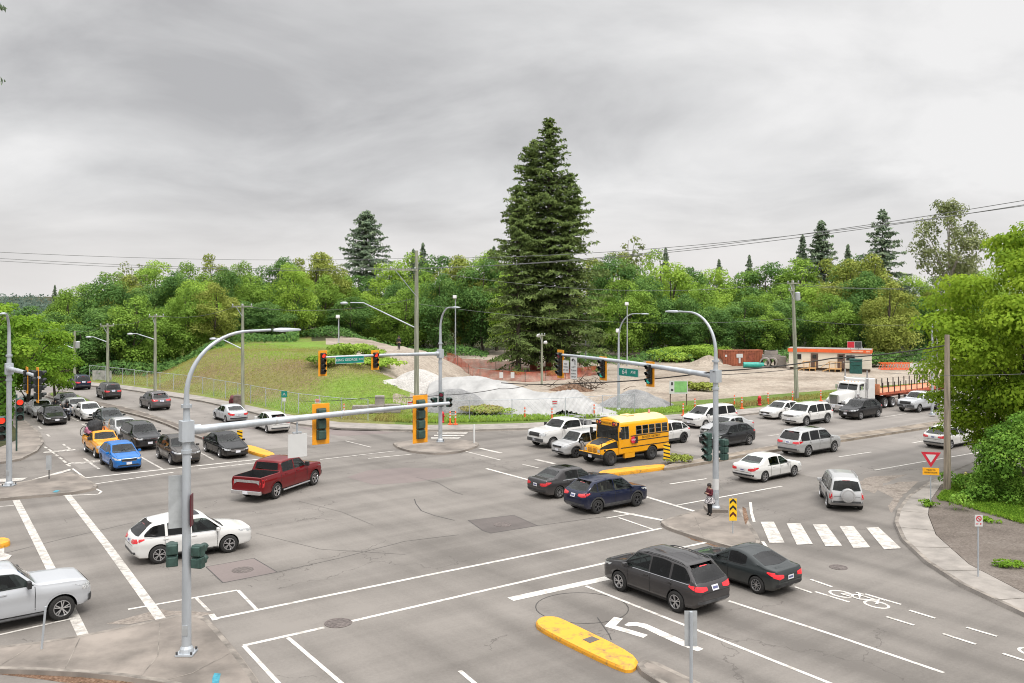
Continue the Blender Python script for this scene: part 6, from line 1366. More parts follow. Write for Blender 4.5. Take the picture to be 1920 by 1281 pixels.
# utility poles
def utility(label, px, top_py, m_, r=.15, cross=(), lamp=None, tilt=0.0, brace=None, base_y=None, transformer=False, name='utility_pole', z=.13):
    c = G(px[0], px[1], z); h = CAMH - (top_py - YH) * c.y / FPX - z; rt = thing(name, label, 'utility pole', c); rt.rotation_euler = (0, tilt, 0)
    m = MB(); m.tube([(0, 0, -.2), (0, 0, h * .5), (0, 0, h)], [r * 1.15, r, r * .75], 10); m.obj('shaft', m_, rt, 40)
    for zz, w, off in cross:
        m = MB(); d = EU * .95; a = Matrix.Rotation(rz_of(EU), 3, 'Z'); m.box(tuple(EU * off + Vector((0, -.16, h - zz))), (w, .11, .13), rz_of(EU)); m.obj('cross_arm', m_, rt)
        for k in range(3):
            p = EU * (off + w * (-.45 + .45 * k)) + Vector((0, -.16, h - zz + .07)); m = MB(); m.lathe([(.03, 0), (.06, .06), (.06, .14), (.03, .2), (0, .2)], 8, 'Z', p); m.obj('insulator', M_SBACK, rt)
        m = MB(); m.tube([tuple(EU * (off - w * .3) + Vector((0, -.16, h - zz))), (0, -.14, h - zz - (.9 if abs(off) < .5 else 2.2))], .03, 6); m.obj('arm_brace', M_GALV, rt)
    if lamp:
        (x0, y0), (x1, y1) = lamp; Y = c.y; p1 = P(x1, y1, Y) - c; p0 = P(x0, y0, Y) - c; dirn = p0 - p1; dirn.z = 0
        # arm reaches out over the boulevard
        L = dirn.length; m = MB(); m.tube([(0, 0, p1.z), tuple(Vector((dirn.x * .8, dirn.y * .8, p0.z))), tuple(Vector((dirn.x, dirn.y, p0.z + .02)))], [.06, .045, .04], 8); m.obj('lamp_arm', M_GALV, rt, 60)
        m = MB(); q = Vector((dirn.x * 1.1, dirn.y, p0.z - .02)); lump(m, q, (.36, .16, .12), 1); m.obj('lamp_head', M_GALV, rt, 60)
    if transformer: m = MB(); m.lathe([(0, 0), (.24, .02), (.26, .1), (.26, .8), (.2, .86), (0, .88)], 14, 'Z', (.42, -.1, h - 2.1)); m.obj('transformer', M_SBACK, rt, 40)
    return rt, h, c
UP = {}
UP['big'] = utility('tall wooden utility pole at the far corner with a side cross-arm and lamp bracket', (781, 791), 470, M_WOODG, .19, [(1.65, 2.6, -1.3)], ((652, 568), (776, 616)))
UP['l1'] = utility('utility pole with lamp bracket standing by the dark red bags', (455, 766), 570, M_WOODG, .16, [(.25, 2.0, 0)], ((402, 635), (453, 655)))
UP['l2'] = utility('second utility pole along the bank, lamp bracket pointing left', (291, 738), 590, M_WOODG, .16, [(.2, 1.6, .2)], ((247, 626), (290, 637)))
UP['l3'] = utility('third utility pole along the bank in front of the forest', (202, 727), 607, M_WOODG, .16, [(.25, 1.5, 0)], ((169, 632), (202, 642)))
UP['l4'] = utility('farthest utility pole on the boulevard bend', (140, 717), 621, M_WOODG, .16, [], ((110, 645), (139, 654)), transformer=True)
UP['r'] = utility('greenish leaning utility pole with transformer behind the white queue', (1494, 751), 525, M_WOODG, .2, [(.35, 1.9, 0), (1.05, .9, -.3)], None, tilt=R_(-2.0), transformer=True)
UP['s'] = utility('short brown wooden pole between the yield sign and the hedge', (1776, 920), 628, M_WOODP, .17, [], None)
for (x, y, t, lab) in ((635, 690, 592, 'slim floodlight pole on the grass bank left of the street name sign'), (1098, 700, 585, 'slim floodlight pole right of the big fir'), (1160, 712, 618, 'slim light pole behind the avenue lamp pole'), (1176, 690, 568, 'slim light pole farthest behind the avenue lamp pole'), (854, 690, 555, 'slim light pole behind the far corner lamp'), (1757, 762, 600, 'slim straight pole beside the arched lamp at the right maple')):
    c = G(x, y, .13); c.z = bank(c.x, c.y); h = CAMH - (t - YH) * c.y / FPX - c.z; rt = thing('light_pole', lab, 'light pole', c); m = MB(); m.tube([(0, 0, -.1), (0, 0, h)], [.11, .07], 8); m.obj('shaft', M_GALV if x < 1700 else M_WOODG, rt, 40)
    m = MB(); m.box((-.1, -.15, h - .15), (.55, .28, .5), tilt=Matrix.Rotation(R_(-25), 3, 'X')); o = m.obj('floodlight', M_SWHITE, rt); bv = o.modifiers.new('b', 'BEVEL'); bv.width = .06
rt, h, c = utility('pale wooden pole with two floodlights in front of the big fir', (1016, 726), 626, M_WOODG, .13, [(.2, .9, 0)], None, name='floodlight_pole')
for s in (-1, 1): m = MB(); lump(m, (s * .4, -.2, h - .2 - (.8 if s > 0 else 0)), (.25, .2, .2), 2); m.obj('floodlight', M_SWHITE, rt, 50)
mast_pole('arched grey street lamp on the site edge behind the right arm', G(1160, 771, .15), None, 0, 0, 0, -EV, 3.35, 9.0, r0=.14, curve=2.3, name='street_lamp', cat='street lamp')
mast_pole('arched street lamp half hidden by the right maple', P(1748, 780, 81) * 1.0 - Vector((0, 0, P(1748, 780, 81).z - .13)), None, 0, 0, 0, EU, 2.0, 9.4, r0=.13, curve=1.8, name='street_lamp', cat='street lamp')

# overhead wires: real catenaries between the poles and beyond the frame
def wire(label, a, b, sag, r=.018, m_=None, name='overhead_wire'):
    n = 26; pts = [a.lerp(b, k / n) - Vector((0, 0, 4 * sag * (k / n) * (1 - k / n))) for k in range(n + 1)]
    m = MB(); m.tube(pts, r, 5); tag(m.obj(name, m_ or M_WIRE, None, 60), label, 'wire', 'overhead wires')
def top_of(k, dz=0, off=0): rt, h, c = UP[k]; return Vector((c.x, c.y - .16, c.z + h + dz)) + EU * off
big = [P(735, 505, 78), P(756, 503, 78), P(775, 484, 78)]
Rt = [P(2060, 352, 46), P(2060, 361, 46.4), P(2060, 365, 47)]
for i, nm in enumerate(('uppermost', 'second', 'third')): wire('%s of the three wires climbing to the upper right' % nm, big[i], Rt[i], .9, .02, M_WIRE)
for i, (y0, y1) in enumerate(((466, 470), (478, 481), (482, 486))): wire('%s wire crossing the sky to the left edge' % ('upper', 'middle', 'lower')[i], big[2 - i], P(-60, y1, 58 + i), .35, .016)
wire('wire running from the tall pole to the leaning right pole', P(778, 505, 78), P(1478, 530, 93.5), 1.3, .016); wire('wire running from the leaning right pole towards the right maple', P(1490, 535, 93.5), P(1960, 512, 80), .8, .016)
wire('second wire from the leaning right pole towards the right maple', P(1486, 531, 93.5), P(1980, 522, 100), .9, .016)
wire('low wire from the tall pole to the first bank pole', P(777, 560, 78), top_of('l1', -.2), .7, .014); wire('wire between the first and second bank poles', top_of('l1', 0), top_of('l2', 0), .7, .014); wire('wire between the second and third bank poles', top_of('l2', 0), top_of('l3', 0), .5, .014); wire('wire between the third and fourth bank poles', top_of('l3', 0), top_of('l4', 0), .4, .014)
wire('telephone wire across the forest front', P(785, 570, 78), P(1488, 597, 93.5), 1.0, .014); wire('telephone wire from the leaning right pole to the maple', P(1490, 598, 93.5), P(1900, 590, 80), .8, .014)
thick = [P(300, 812, 60), P(585, 742, 62), P(875, 736, 62), P(1105, 716, 55), P(1340, 700, 45.2)]
def cable(label, pts, r):
    q = [];
    for i in range(len(pts) - 1):
        for k in range(8): q.append(pts[i].lerp(pts[i + 1], k / 8) - Vector((0, 0, .10 * 4 * (k / 8) * (1 - k / 8))))
    q.append(pts[-1]); m = MB(); m.tube(q, r, 6); tag(m.obj('signal_cable', M_CABLE, None, 60), label, 'cable')
cable('thick black cable sagging left from the right corner pole', [P(940, 718, 62), P(1105, 718, 55), P(1340, 697, 45.2)], .032)
cable('thick black cable rising right from the right corner pole to the short brown pole', [P(1343, 696, 45.3), P(1560, 672, 48), P(1772, 648, 50.6)], .032)
cable('second thin cable under the one to the short brown pole', [P(1343, 703, 45.3), P(1560, 682, 48), P(1772, 654, 50.6)], .015)
cable('dark cable hanging in front of the white tarp, from the far corner pole', [P(560, 752, 66), P(690, 746, 66), P(827, 741, 66.2), P(935, 729, 64), P(990, 722, 62)], .02)
wire('pale wire passing in front of the right maple', P(1660, 699, 60), P(1990, 698, 36), .15, .012)

# chain-link fence along the site
def chain_fence(label, px, h=1.8, sp=2.6, name='chain_link_fence'):
    rt = thing(name, label, 'fence'); pts = [G(x, y, .15) for x, y in px]; 
    for p in pts: p.z = bank(p.x, p.y)
    pp = resample(pts, sp)
    for p in pp: p.z = bank(p.x, p.y)
    for p in pp: m = MB(); m.tube([p, p + Vector((0, 0, h + .05))], .035, 6); m.obj('fence_post', M_GALV, rt)
    m = MB(); m.tube([p + Vector((0, 0, h)) for p in pp], .022, 6); m.obj('top_rail', M_GALV, rt)
    m = MB(); fine = resample(pp, .22); nn = len(fine); k = int(h / .22)
    def pt(i, j): return fine[i] + Vector((0, 0, h * j / k))
    w = .0045
    for i in range(nn - 1):
        for j in range(k):
            for a, b in ((pt(i, j), pt(i + 1, j + 1)), (pt(i + 1, j), pt(i, j + 1))):
                if (i + j) % 2 == (0 if a.z < b.z and a is not None and (a - pt(i, j)).length < 1e-6 else 1):
                    d = (b - a).normalized(); s = d.cross(Vector((.2, 1, 0))).normalized() * w; m.add([a - s, a + s, b + s, b - s], [(0, 1, 2, 3)])
    m.obj('wire_mesh', M_GALV, rt, fixn=False); return rt
chain_fence('grey chain-link fence along the foot of the grass bank', [(168, 712), (230, 719), (300, 729), (380, 740), (470, 757), (560, 776), (640, 786), (690, 789)])
chain_fence('grey chain-link fence in front of the white tarp', [(800, 791), (880, 790), (960, 789), (1060, 785), (1130, 780), (1190, 776)])

# ------------------------------------------------------------------ the site
M_GRAV = terrain_mat('pale_gravel', [(.3, (.40, .385, .36)), (.5, (.47, .45, .425)), (.7, (.36, .34, .32))], .8, 8); M_GRAVD = terrain_mat('grey_gravel', [(.3, (.17, .17, .17)), (.5, (.24, .24, .24)), (.7, (.30, .295, .285))], .9, 9)
M_TARP = mk('white_tarpaulin', (.37, .365, .355), .6, var=.14, scale=.7, bump=.12, detail=8)
def heap(name, label, cat, c, r, h, m_, seed, p=1.15, n=72, rag=.18, ridge=None):
    mb = MB(); rings = 30; vs = []
    for i in range(rings + 1):
        t = i / rings
        for k in range(n):
            a = 2 * math.pi * k / n; f = 1 + rag * noise.noise(Vector((math.cos(a) * 1.3 + seed, math.sin(a) * 1.3, 0)))
            x, y = math.cos(a) * r[0] * t * f, math.sin(a) * r[1] * t * f
            z = h * max(0, 1 - t ** p) ** 1.1; z += .12 * h * noise.noise(Vector((x * .8 + seed * 7, y * .8, 0))) * math.sin(math.pi * min(1, t * 1.02 + .02)) ; vs.append(Vector((x, y, z - .05 if i == rings else z)))
    mb.v = vs; mb.f = [(i * n + k, i * n + (k + 1) % n, (i + 1) * n + (k + 1) % n, (i + 1) * n + k) for i in range(rings) for k in range(n)]; mb.mi = [0] * len(mb.f)
    o = mb.obj(name, m_, None, 70, c); return tag(o, label, cat)
def at(px, py, Y, dz=0): p = P(px, py, Y); p.z = bank(p.x, p.y) + dz; return p
heap('gravel_pile', 'large pale gravel pile behind the tall wooden pole', 'gravel pile', at(786, 726, 92), (4.3, 2.8), 2.2, M_GRAV, 1, 1.5)
heap('gravel_pile', 'pale flat rubble spread left of the large gravel pile', 'gravel pile', at(738, 722, 92), (2.8, 1.6), .45, M_GRAV, 2)
heap('gravel_pile', 'dark grey gravel heap beside the far corner pole, left of the tarp', 'gravel pile', at(848, 760, 84), (4.2, 2.6), 1.85, M_GRAVD, 3, 2.2, rag=.25)
heap('gravel_pile', 'grey gravel mound right of the white tarp', 'gravel pile', at(1192, 765, 88), (3.7, 2.6), 1.55, M_GRAVD, 5, 1.4)
heap('soil_mound', 'brown soil mound beside the rusty container', 'soil mound', at(1330, 690, 134), (3.6, 2.4), 1.5, M_DIRT, 6)
def tarp():
    mb = MB(); nx, ny = 170, 84; x0, x1, y0, y1 = -8.2, 9.4, 79.4, 92.5; ridge = [Vector((-6.4, 90.2, 2.5)), Vector((-3.6, 88.6, 2.85)), Vector((-1.0, 86, 2.5)), Vector((1.6, 84, 1.9)), Vector((3.4, 83, 1.75)), Vector((5.6, 82.2, 2.15)), Vector((8.2, 81, .5))]
    rs = resample(ridge, .4)
    for j in range(ny + 1):
        for i in range(nx + 1):
            x, y = lerp(x0, x1, i / nx), lerp(y0, y1, j / ny); d, zz = min(((Vector((x - q.x, y - q.y, 0)).length, q.z) for q in rs)); w = 1.25 * zz + 1.2
            h = zz * max(0, 1 - (d / w) ** 1.55); h += .10 * noise.noise(Vector((x * .7, y * .7, 4))) * min(1, h * 2) + .05 * abs(noise.noise(Vector((x * 2.4 + y, y * 1.1 - x, 9)))) * min(1, h * 3)
            mb.v.append(Vector((x, y, h)))
    for j in range(ny):
        for i in range(nx):
            q = [j * (nx + 1) + i, j * (nx + 1) + i + 1, (j + 1) * (nx + 1) + i + 1, (j + 1) * (nx + 1) + i]
            if max(mb.v[k].z for k in q) > .06 + .05 * noise.noise(mb.v[q[0]]): mb.f.append(tuple(q)); mb.mi.append(0)
    for v in mb.v: v.z += .12
    tag(mb.obj('tarpaulin', M_TARP, None, 70), 'white tarpaulin draped over the long spoil heap behind the fence', 'tarpaulin')
tarp()
def block(label, c, d, rz, m_=None, name='concrete_block'):
    m = MB(); m.box((0, 0, d[2] / 2), d); o = m.obj(name, m_ or M_CONC, None, None, c); o.rotation_euler.z = rz; bv = o.modifiers.new('b', 'BEVEL'); bv.width = .05; bv.segments = 2; return tag(o, label, 'concrete block', 'concrete blocks by the fence')
for i in range(3): block(('left', 'middle', 'right')[i] + ' slab of the row of long pale concrete blocks by the verge', at(676 + i * 30, 786, 80.5 + i * .15), (1.42, .7, .75), R_(3))
block('small square concrete block on top of the long pale blocks', at(712, 760, 81.0, .62), (.85, .8, .85), R_(8))
block('squared concrete block behind the tarp, left of the tall pole', at(806, 742, 93), (1.2, .8, .8), .2)
# branch pile
M_BARK = mk('branch_bark', (.13, .095, .07), .9, var=.4, scale=6)
rnd = random.Random(9); c = at(1098, 732, 100); bp_ = thing('branch_pile', 'tangled pile of bare cut branches in front of the big fir', 'branch pile', c)
for k in range(60):
    a = rnd.uniform(0, 6.28); p = Vector((rnd.gauss(0, 1.3), rnd.gauss(0, .6), rnd.uniform(.1, 1.2) * math.exp(-abs(rnd.gauss(0, .3))))); L = rnd.uniform(.9, 2.3); d = Vector((math.cos(a), math.sin(a), rnd.uniform(-.2, .55))); q = p + d * L; r_ = p + d * L * .5 + Vector((0, 0, .15)); p.z = max(.03, p.z)
    m = MB(); m.tube([p, r_, q], [rnd.uniform(.03, .07), .03, .012], 5); m.obj('branch', M_BARK, bp_)
heap('brush_heap', 'low brown brush heap beside the cut branches', 'brush heap', at(1070, 733, 100), (2.6, 1.2), .9, M_LITTER, 12)
# orange snow fencing
M_SNOW = mk('orange_plastic_mesh', (.52, .10, .05), .7, var=.3, scale=1.2)
def snow_fence(label, px, h=1.2):
    rt = thing('snow_fence', label, 'fence'); pts = [G(x, y) for x, y in px]; pp = resample(pts, 2.5)
    for p in pp: p.z = bank(p.x, p.y); m = MB(); m.tube([p, p + Vector((0, 0, h + .15))], .03, 5); m.obj('fence_post', M_BARK, rt)
    f = resample(pp, .12); m = MB()
    for p in f: p.z = bank(p.x, p.y) + .04 + .06 * noise.noise(p * .4)
    for a, b in zip(f, f[1:]):
        for j in range(9): z = h * j / 9; m.add([a + Vector((0, 0, z)), b + Vector((0, 0, z)), b + Vector((0, 0, z + .05)), a + Vector((0, 0, z + .05))], [(0, 1, 2, 3)])
        a2 = a.lerp(b, .22); m.add([a, a2, a2 + Vector((0, 0, h)), a + Vector((0, 0, h))], [(0, 1, 2, 3)])
    m.obj('mesh_panel', M_SNOW, rt, fixn=False)
snow_fence('orange snow fence in front of the big fir', [(838, 704), (900, 716), (985, 722), (1060, 717), (1120, 708)]); snow_fence('orange snow fence running behind the large gravel pile', [(832, 692), (900, 695), (990, 700), (1090, 704)])
for x, y, lab in ((940, 712, 'small white notice on the orange snow fence, left one'), (961, 720, 'small white notice on the orange snow fence, right one')):
    p = at(x, y, 110); m = MB(); m.box((0, -.5, .75), (.45, .03, .7)); tag(m.obj('notice', M_SWHITE, None, None, p), lab, 'notice')
# rusty container, pipes
M_RUST = mk('rust_orange_container', (.36, .11, .055), .75, var=.3, scale=1.2, detail=8); 
def container():
    a, b = G(1352, 690), G(1424, 689); c = (a + b) / 2; rt = thing('shipping_container', 'rusty orange shipping container at the edge of the forest', 'container', (c.x, c.y, .15), R_(6)); L, H, D = 6.0, 2.5, 2.4
    m = MB(); m.box((0, 0, H / 2), (L - .1, D - .1, H - .12)); m.obj('body', M_RUST, rt)
    m = MB()
    for k in range(24): m.box((-L / 2 + .2 + k * (L - .4) / 23, -D / 2 + .03, H / 2), (.12, .06, H - .25))
    m.obj('corrugation', M_RUST, rt)
    m = MB()
    for sx in (-1, 1):
        for sy in (-1, 1): m.box((sx * (L / 2 - .06), sy * (D / 2 - .06), H / 2), (.14, .14, H))
        m.box((sx * (L / 2 - .06), 0, H - .05), (.12, D - .3, .1))
    m.box((0, -D / 2 + .03, H - .05), (L - .3, .08, .12)); m.box((0, -D / 2 + .03, .07), (L - .3, .08, .14)); m.obj('corner_frame', M_RUST, rt)
    m = MB(); m.box((1.2, -D / 2 - .02, 1.15), (.9, .03, 1.95)); m.obj('side_door', mk('container_door', (.28, .075, .04), .75, var=.25), rt)
    m = MB(); m.box((-.55, -D / 2 - .02, 1.7), (.95, .03, .55)); m.box((-.55, -D / 2 - .02, 1.0), (.28, .03, .8)); m.obj('white_notice', M_SWHITE, rt)
    m = MB(); m.box((-2.6, -D / 2 - .02, 1.7), (.3, .03, .3)); m.obj('white_notice', M_SWHITE, rt)
container()
m = MB(); p = at(1412, 690, 130); m.lathe([(.36, 0), (.40, .01), (.40, 2.9), (.36, 2.91)], 18, 'X', (-1.4, 0, .4), cap=True); tag(m.obj('plastic_pipe', mk('teal_plastic', (.03, .33, .27), .5, var=.15), None, 40, p), 'teal plastic pipe lying before the rusty container', 'pipe')
for i, (x, z, L, lab) in enumerate(((1434, 0, 2.3, 'left concrete pipe of the pair on the ground'), (1447, 0, 2.3, 'right concrete pipe of the pair on the ground'))):
    m = MB(); m.lathe([(.55, 2.2), (.55, 0), (.75, 0), (.75, 2.2), (.55, 2.2)], 22, 'Y', (0, 0, .75)); o = m.obj('concrete_pipe', M_CONC, None, 40, at(x, 692, 129.5)); o.rotation_euler.z = R_(-22); tag(o, lab, 'pipe', 'concrete pipes by the site office')
for i, (w, z) in enumerate(((2.6, 1.15), (1.9, 1.75))): m = MB(); m.lathe([(w / 2 * .8, 0), (w / 2, 0), (w / 2, .6), (w / 2 * .8, .6)], 24, 'Z', (0, 0, z)); tag(m.obj('manhole_ring', M_CONC, None, 40, at(1446, 692, 131.4)), ('lower', 'upper')[i] + ' concrete ring stacked behind the two pipes', 'concrete ring', 'stacked concrete rings')
block('low concrete block left of the site office', at(1463, 692, 131), (1.5, 1.0, 1.6), .1)
# site office trailer
def office():
    a, b = G(1479, 694, .15), G(1633, 699, .15); d = (b - a); L = d.length; rz = rz_of(d); c = (a + b) / 2
    rt = thing('site_office', 'cream site office cabin with an orange roof band at the back of the site', 'cabin', (c.x, c.y, .15), rz); D, H = 3.2, 2.75; M_CR = mk('cream_siding', (.70, .64, .53), .7, var=.08, scale=1, stretch=(.3, .3, 8))
    m = MB(); m.box((0, D / 2, .45 + (H - .45) / 2), (L, D, H - .45)); m.obj('wall', M_CR, rt)
    m = MB(); m.box((0, D / 2, .24), (L - .3, D - .3, .45)); m.obj('skirting', M_BARK, rt)
    m = MB(); m.box((0, D / 2, H + .10), (L + .25, D + .3, .46)); m.obj('roof_band', mk('orange_fascia', (.80, .13, .03), .5, var=.1), rt)
    m = MB(); m.box((0, D / 2, H + .35), (L + .2, D + .2, .05)); m.obj('roof', M_CONC, rt); m = MB(); m.box((L * .35, D / 2, H + .5), (.9, .9, .3)); m.obj('roof_vent', M_SBACK, rt)
    m = MB(); m.box((L * .34, -.17, H + .12), (1.5, .02, .22)); m.obj('fascia_lettering_panel', mk('pale_orange', (.85, .45, .3), .5, var=.1), rt)
    m = MB(); m.box((L / 2 - .35, -.17, H + .12), (.5, .02, .2)); m.obj('fascia_lettering_panel', mk('pale_orange', (.85, .45, .3)), rt)
    for x in (-L * .18, L * .145):
        m = MB(); m.box((x, -.03, 1.45), (.95, .08, 2.0)); dr = m.obj('door', mk('brown_door', (.13, .08, .06), .6, var=.2), rt); m = MB(); m.box((x + .3, -.08, 1.4), (.08, .05, .2)); m.obj('handle', M_CHROME, dr)
        m = MB(); m.box((x, -.08, 2.0), (.5, .02, .5)); m.obj('door_window', M_OGLASS, dr)
    for x, w in ((-L * .38, .8), (L * .24, .7), (L * .285, .5)):
        m = MB(); m.box((x, -.02, 1.95), (w + .14, .06, .84)); fr = m.obj('window', M_SWHITE, rt); m = MB(); m.box((x, -.06, 1.95), (w, .03, .7)); m.obj('pane', M_OGLASS, fr)
    M_LUM = mk('new_timber', (.62, .36, .14), .75, var=.25, scale=3, stretch=(1, 1, 6))
    for x in (-L * .23, L * .08):
        m = MB(); m.box((x, -.65, .42), (1.6, 1.2, .1)); m.obj('porch_deck', M_LUM, rt)
        for k in range(3): m = MB(); m.box((x - 1.0 - k * .27, -.65, .34 - k * .13), (.28, 1.1, .06)); m.obj('step', M_LUM, rt)
        for sx in (-.75, 0, .75): m = MB(); m.box((x + sx, -1.22, .75), (.1, .1, 1.4)); m.obj('rail_post', M_LUM, rt)
        m = MB(); m.box((x, -1.22, 1.4), (1.7, .08, .1)); m.obj('handrail', M_LUM, rt); m = MB(); m.tube([(x - .8, -1.22, 1.35), (x - 1.8, -1.22, .6)], .05, 5); m.obj('handrail', M_LUM, rt)
    return rt, c, rz, L
of_, oc, orz, oL = office()
Om = Matrix.Translation((oc.x, oc.y, .15)) @ Matrix.Rotation(orz, 4, 'Z')
o = plate_sign('roof_sign', 'red and grey sign board standing on the orange office roof', Om @ Vector((oL * .36 - .6, .3, 3.75)), -Vector((-math.sin(orz), math.cos(orz), 0)), 1.9, .9, M_SWHITE); m = MB(); m.box((.02, -.47, 0), (.012, .9, .82)); m.obj('red_panel', M_SRED, o); m = MB(); m.box((.02, .47, 0), (.012, .88, .82)); m.obj('grey_panel', M_TRIM, o)
m = MB(); m.box((-.03, -.5, -.45), (.05, .05, .6)); m.box((-.03, .5, -.45), (.05, .05, .6)); m.obj('bracket', M_TRIM, o)
m = MB(); m.box((0, 0, .95), (1.55, 1.4, 1.9)); m.box((0, 0, 1.95), (1.65, 1.5, .12)); m.box((0, -.72, 1.45), (1.2, .06, .5)); o = m.obj('waste_bin', mk('dark_green_steel', (.012, .085, .07), .5, var=.2), None, None, Om @ Vector((oL * .33, -1.9, -.05))); o.rotation_euler.z = orz; bv = o.modifiers.new('b', 'BEVEL'); bv.width = .04; tag(o, 'dark green steel waste bin in front of the site office', 'bin')
# orange trestles, banner, sign boards
rt = thing('steel_truss', 'orange steel truss lying right of the site office', 'truss', at(1680, 697, 128))
m = MB()
for z in (.15, 1.0):
    for y in (-.4, .4): m.box((0, y, z), (4.6, .1, .1))
m.obj('chord', M_ORG, rt); m = MB()
for k in range(6):
    for y in (-.4, .4): m.tube([(-2.3 + k * .77, y, .15), (-1.9 + k * .77, y, 1.0)], .04, 5); m.tube([(-1.9 + k * .77, y, 1.0), (-1.53 + k * .77, y, .15)], .04, 5)
m.obj('lattice', M_ORG, rt)
o = plate_sign('banner', 'white banner with dark lettering right of the orange truss', at(1728, 700, 124, .85), Vector((0, -1, 0)), 3.2, .9, M_SWHITE, lines=[('FOR LEASE', 0, 0, .42)] if False else None); m = MB(); m.box((.02, 0, .0), (.01, 1.5, .16)); m.obj('printed_line', mk('banner_print', (.22, .22, .3), .6, var=.3, scale=18), o)
m = MB(); m.box((-.05, -1.4, -.5), (.06, .06, 1.1)); m.box((-.05, 1.4, -.5), (.06, .06, 1.1)); m.obj('leg', M_TRIM, o)
c = at(1272, 768, 87); rt = thing('project_sign', 'green and white project sign board on two posts beside the grey mound', 'sign', c)
for x in (-.78, .78): m = MB(); m.box((x, 0, 1.15), (.09, .09, 2.5)); m.obj('post', M_BARK, rt)
m = MB(); m.box((0, -.06, 1.85), (1.75, .04, 1.25)); m.obj('panel', M_SWHITE, rt); m = MB(); m.box((.2, -.086, 1.9), (1.2, .012, 1.05)); m.obj('green_field', mk('pale_green_print', (.22, .48, .16), .5, var=.15), rt); m = MB(); m.box((-.62, -.086, 2.2), (.2, .012, .3)); m.box((-.62, -.086, 1.6), (.22, .012, .2)); m.obj('logo_marks', M_TRIM, rt)
for x, y, lab, mm in ((596, 752, 'small white notice with an orange strip on the bank fence', M_ORG), (850, 774, 'small white notice on the fence right of the far corner pole', M_TRIM), (1040, 755, 'white notice with red print on the fence before the tarp', M_SRED), (769, 757, 'small red and white notice left of the tall wooden pole', M_SRED)):
    p = at(x, y, 80.0 if x > 700 else 83); p.z = P(x, y, p.y).z; rt = thing('notice', lab, 'notice', p); m = MB(); m.box((0, -.08, 0), (.52, .02, .4)); m.obj('panel', M_SWHITE, rt); m = MB(); m.box((0, -.095, .1), (.4, .012, .1)); m.box((0, -.095, -.08), (.36, .012, .06)); m.obj('print', mm, rt)
# dark bags by the first bank pole
m = MB(); lump(m, (0, 0, .35), (.45, .4, .5), 3, n=3); tag(m.obj('bags', mk('dark_red_bag', (.12, .012, .02), .6, var=.4, scale=5), None, 50, G(438, 757, .15)), 'dark red bags heaped beside the first bank pole', 'bags')
m = MB(); m.box((0, 0, .5), (.9, .7, 1.0)); o = m.obj('crate', mk('grey_brown_crate', (.17, .13, .11), .8, var=.3), None, None, G(448, 760, .15)); bv = o.modifiers.new('b', 'BEVEL'); bv.width = .05; tag(o, 'grey brown crate between the dark red bags and the first bank pole', 'crate')

# ------------------------------------------------------------------ people
M_SKIN = mk('skin', (.45, .28, .2), .6, var=.12, scale=8); M_HAIR = mk('dark_hair', (.018, .013, .011), .6, var=.3, scale=20)
def skin_mesh(name, verts, edges, radii, root_i, m_, parent, sub=2):
    me = bpy.data.meshes.new(name); me.from_pydata(verts, edges, []); o = bpy.data.objects.new('tmp', me); COL.objects.link(o)
    sk = o.modifiers.new('s', 'SKIN'); 
    for i, r in enumerate(radii): me.skin_vertices[0].data[i].radius = (r, r) if not isinstance(r, tuple) else r
    me.skin_vertices[0].data[root_i].use_root = True
    ss = o.modifiers.new('u', 'SUBSURF'); ss.levels = ss.render_levels = sub
    dg = bpy.context.evaluated_depsgraph_get(); dg.update(); me2 = bpy.data.meshes.new_from_object(o.evaluated_get(dg)); me2.name = name; bpy.data.objects.remove(o)
    me2.materials.clear(); me2.materials.append(m_); me2.polygons.foreach_set('use_smooth', [True] * len(me2.polygons)); return link(name, me2, parent)
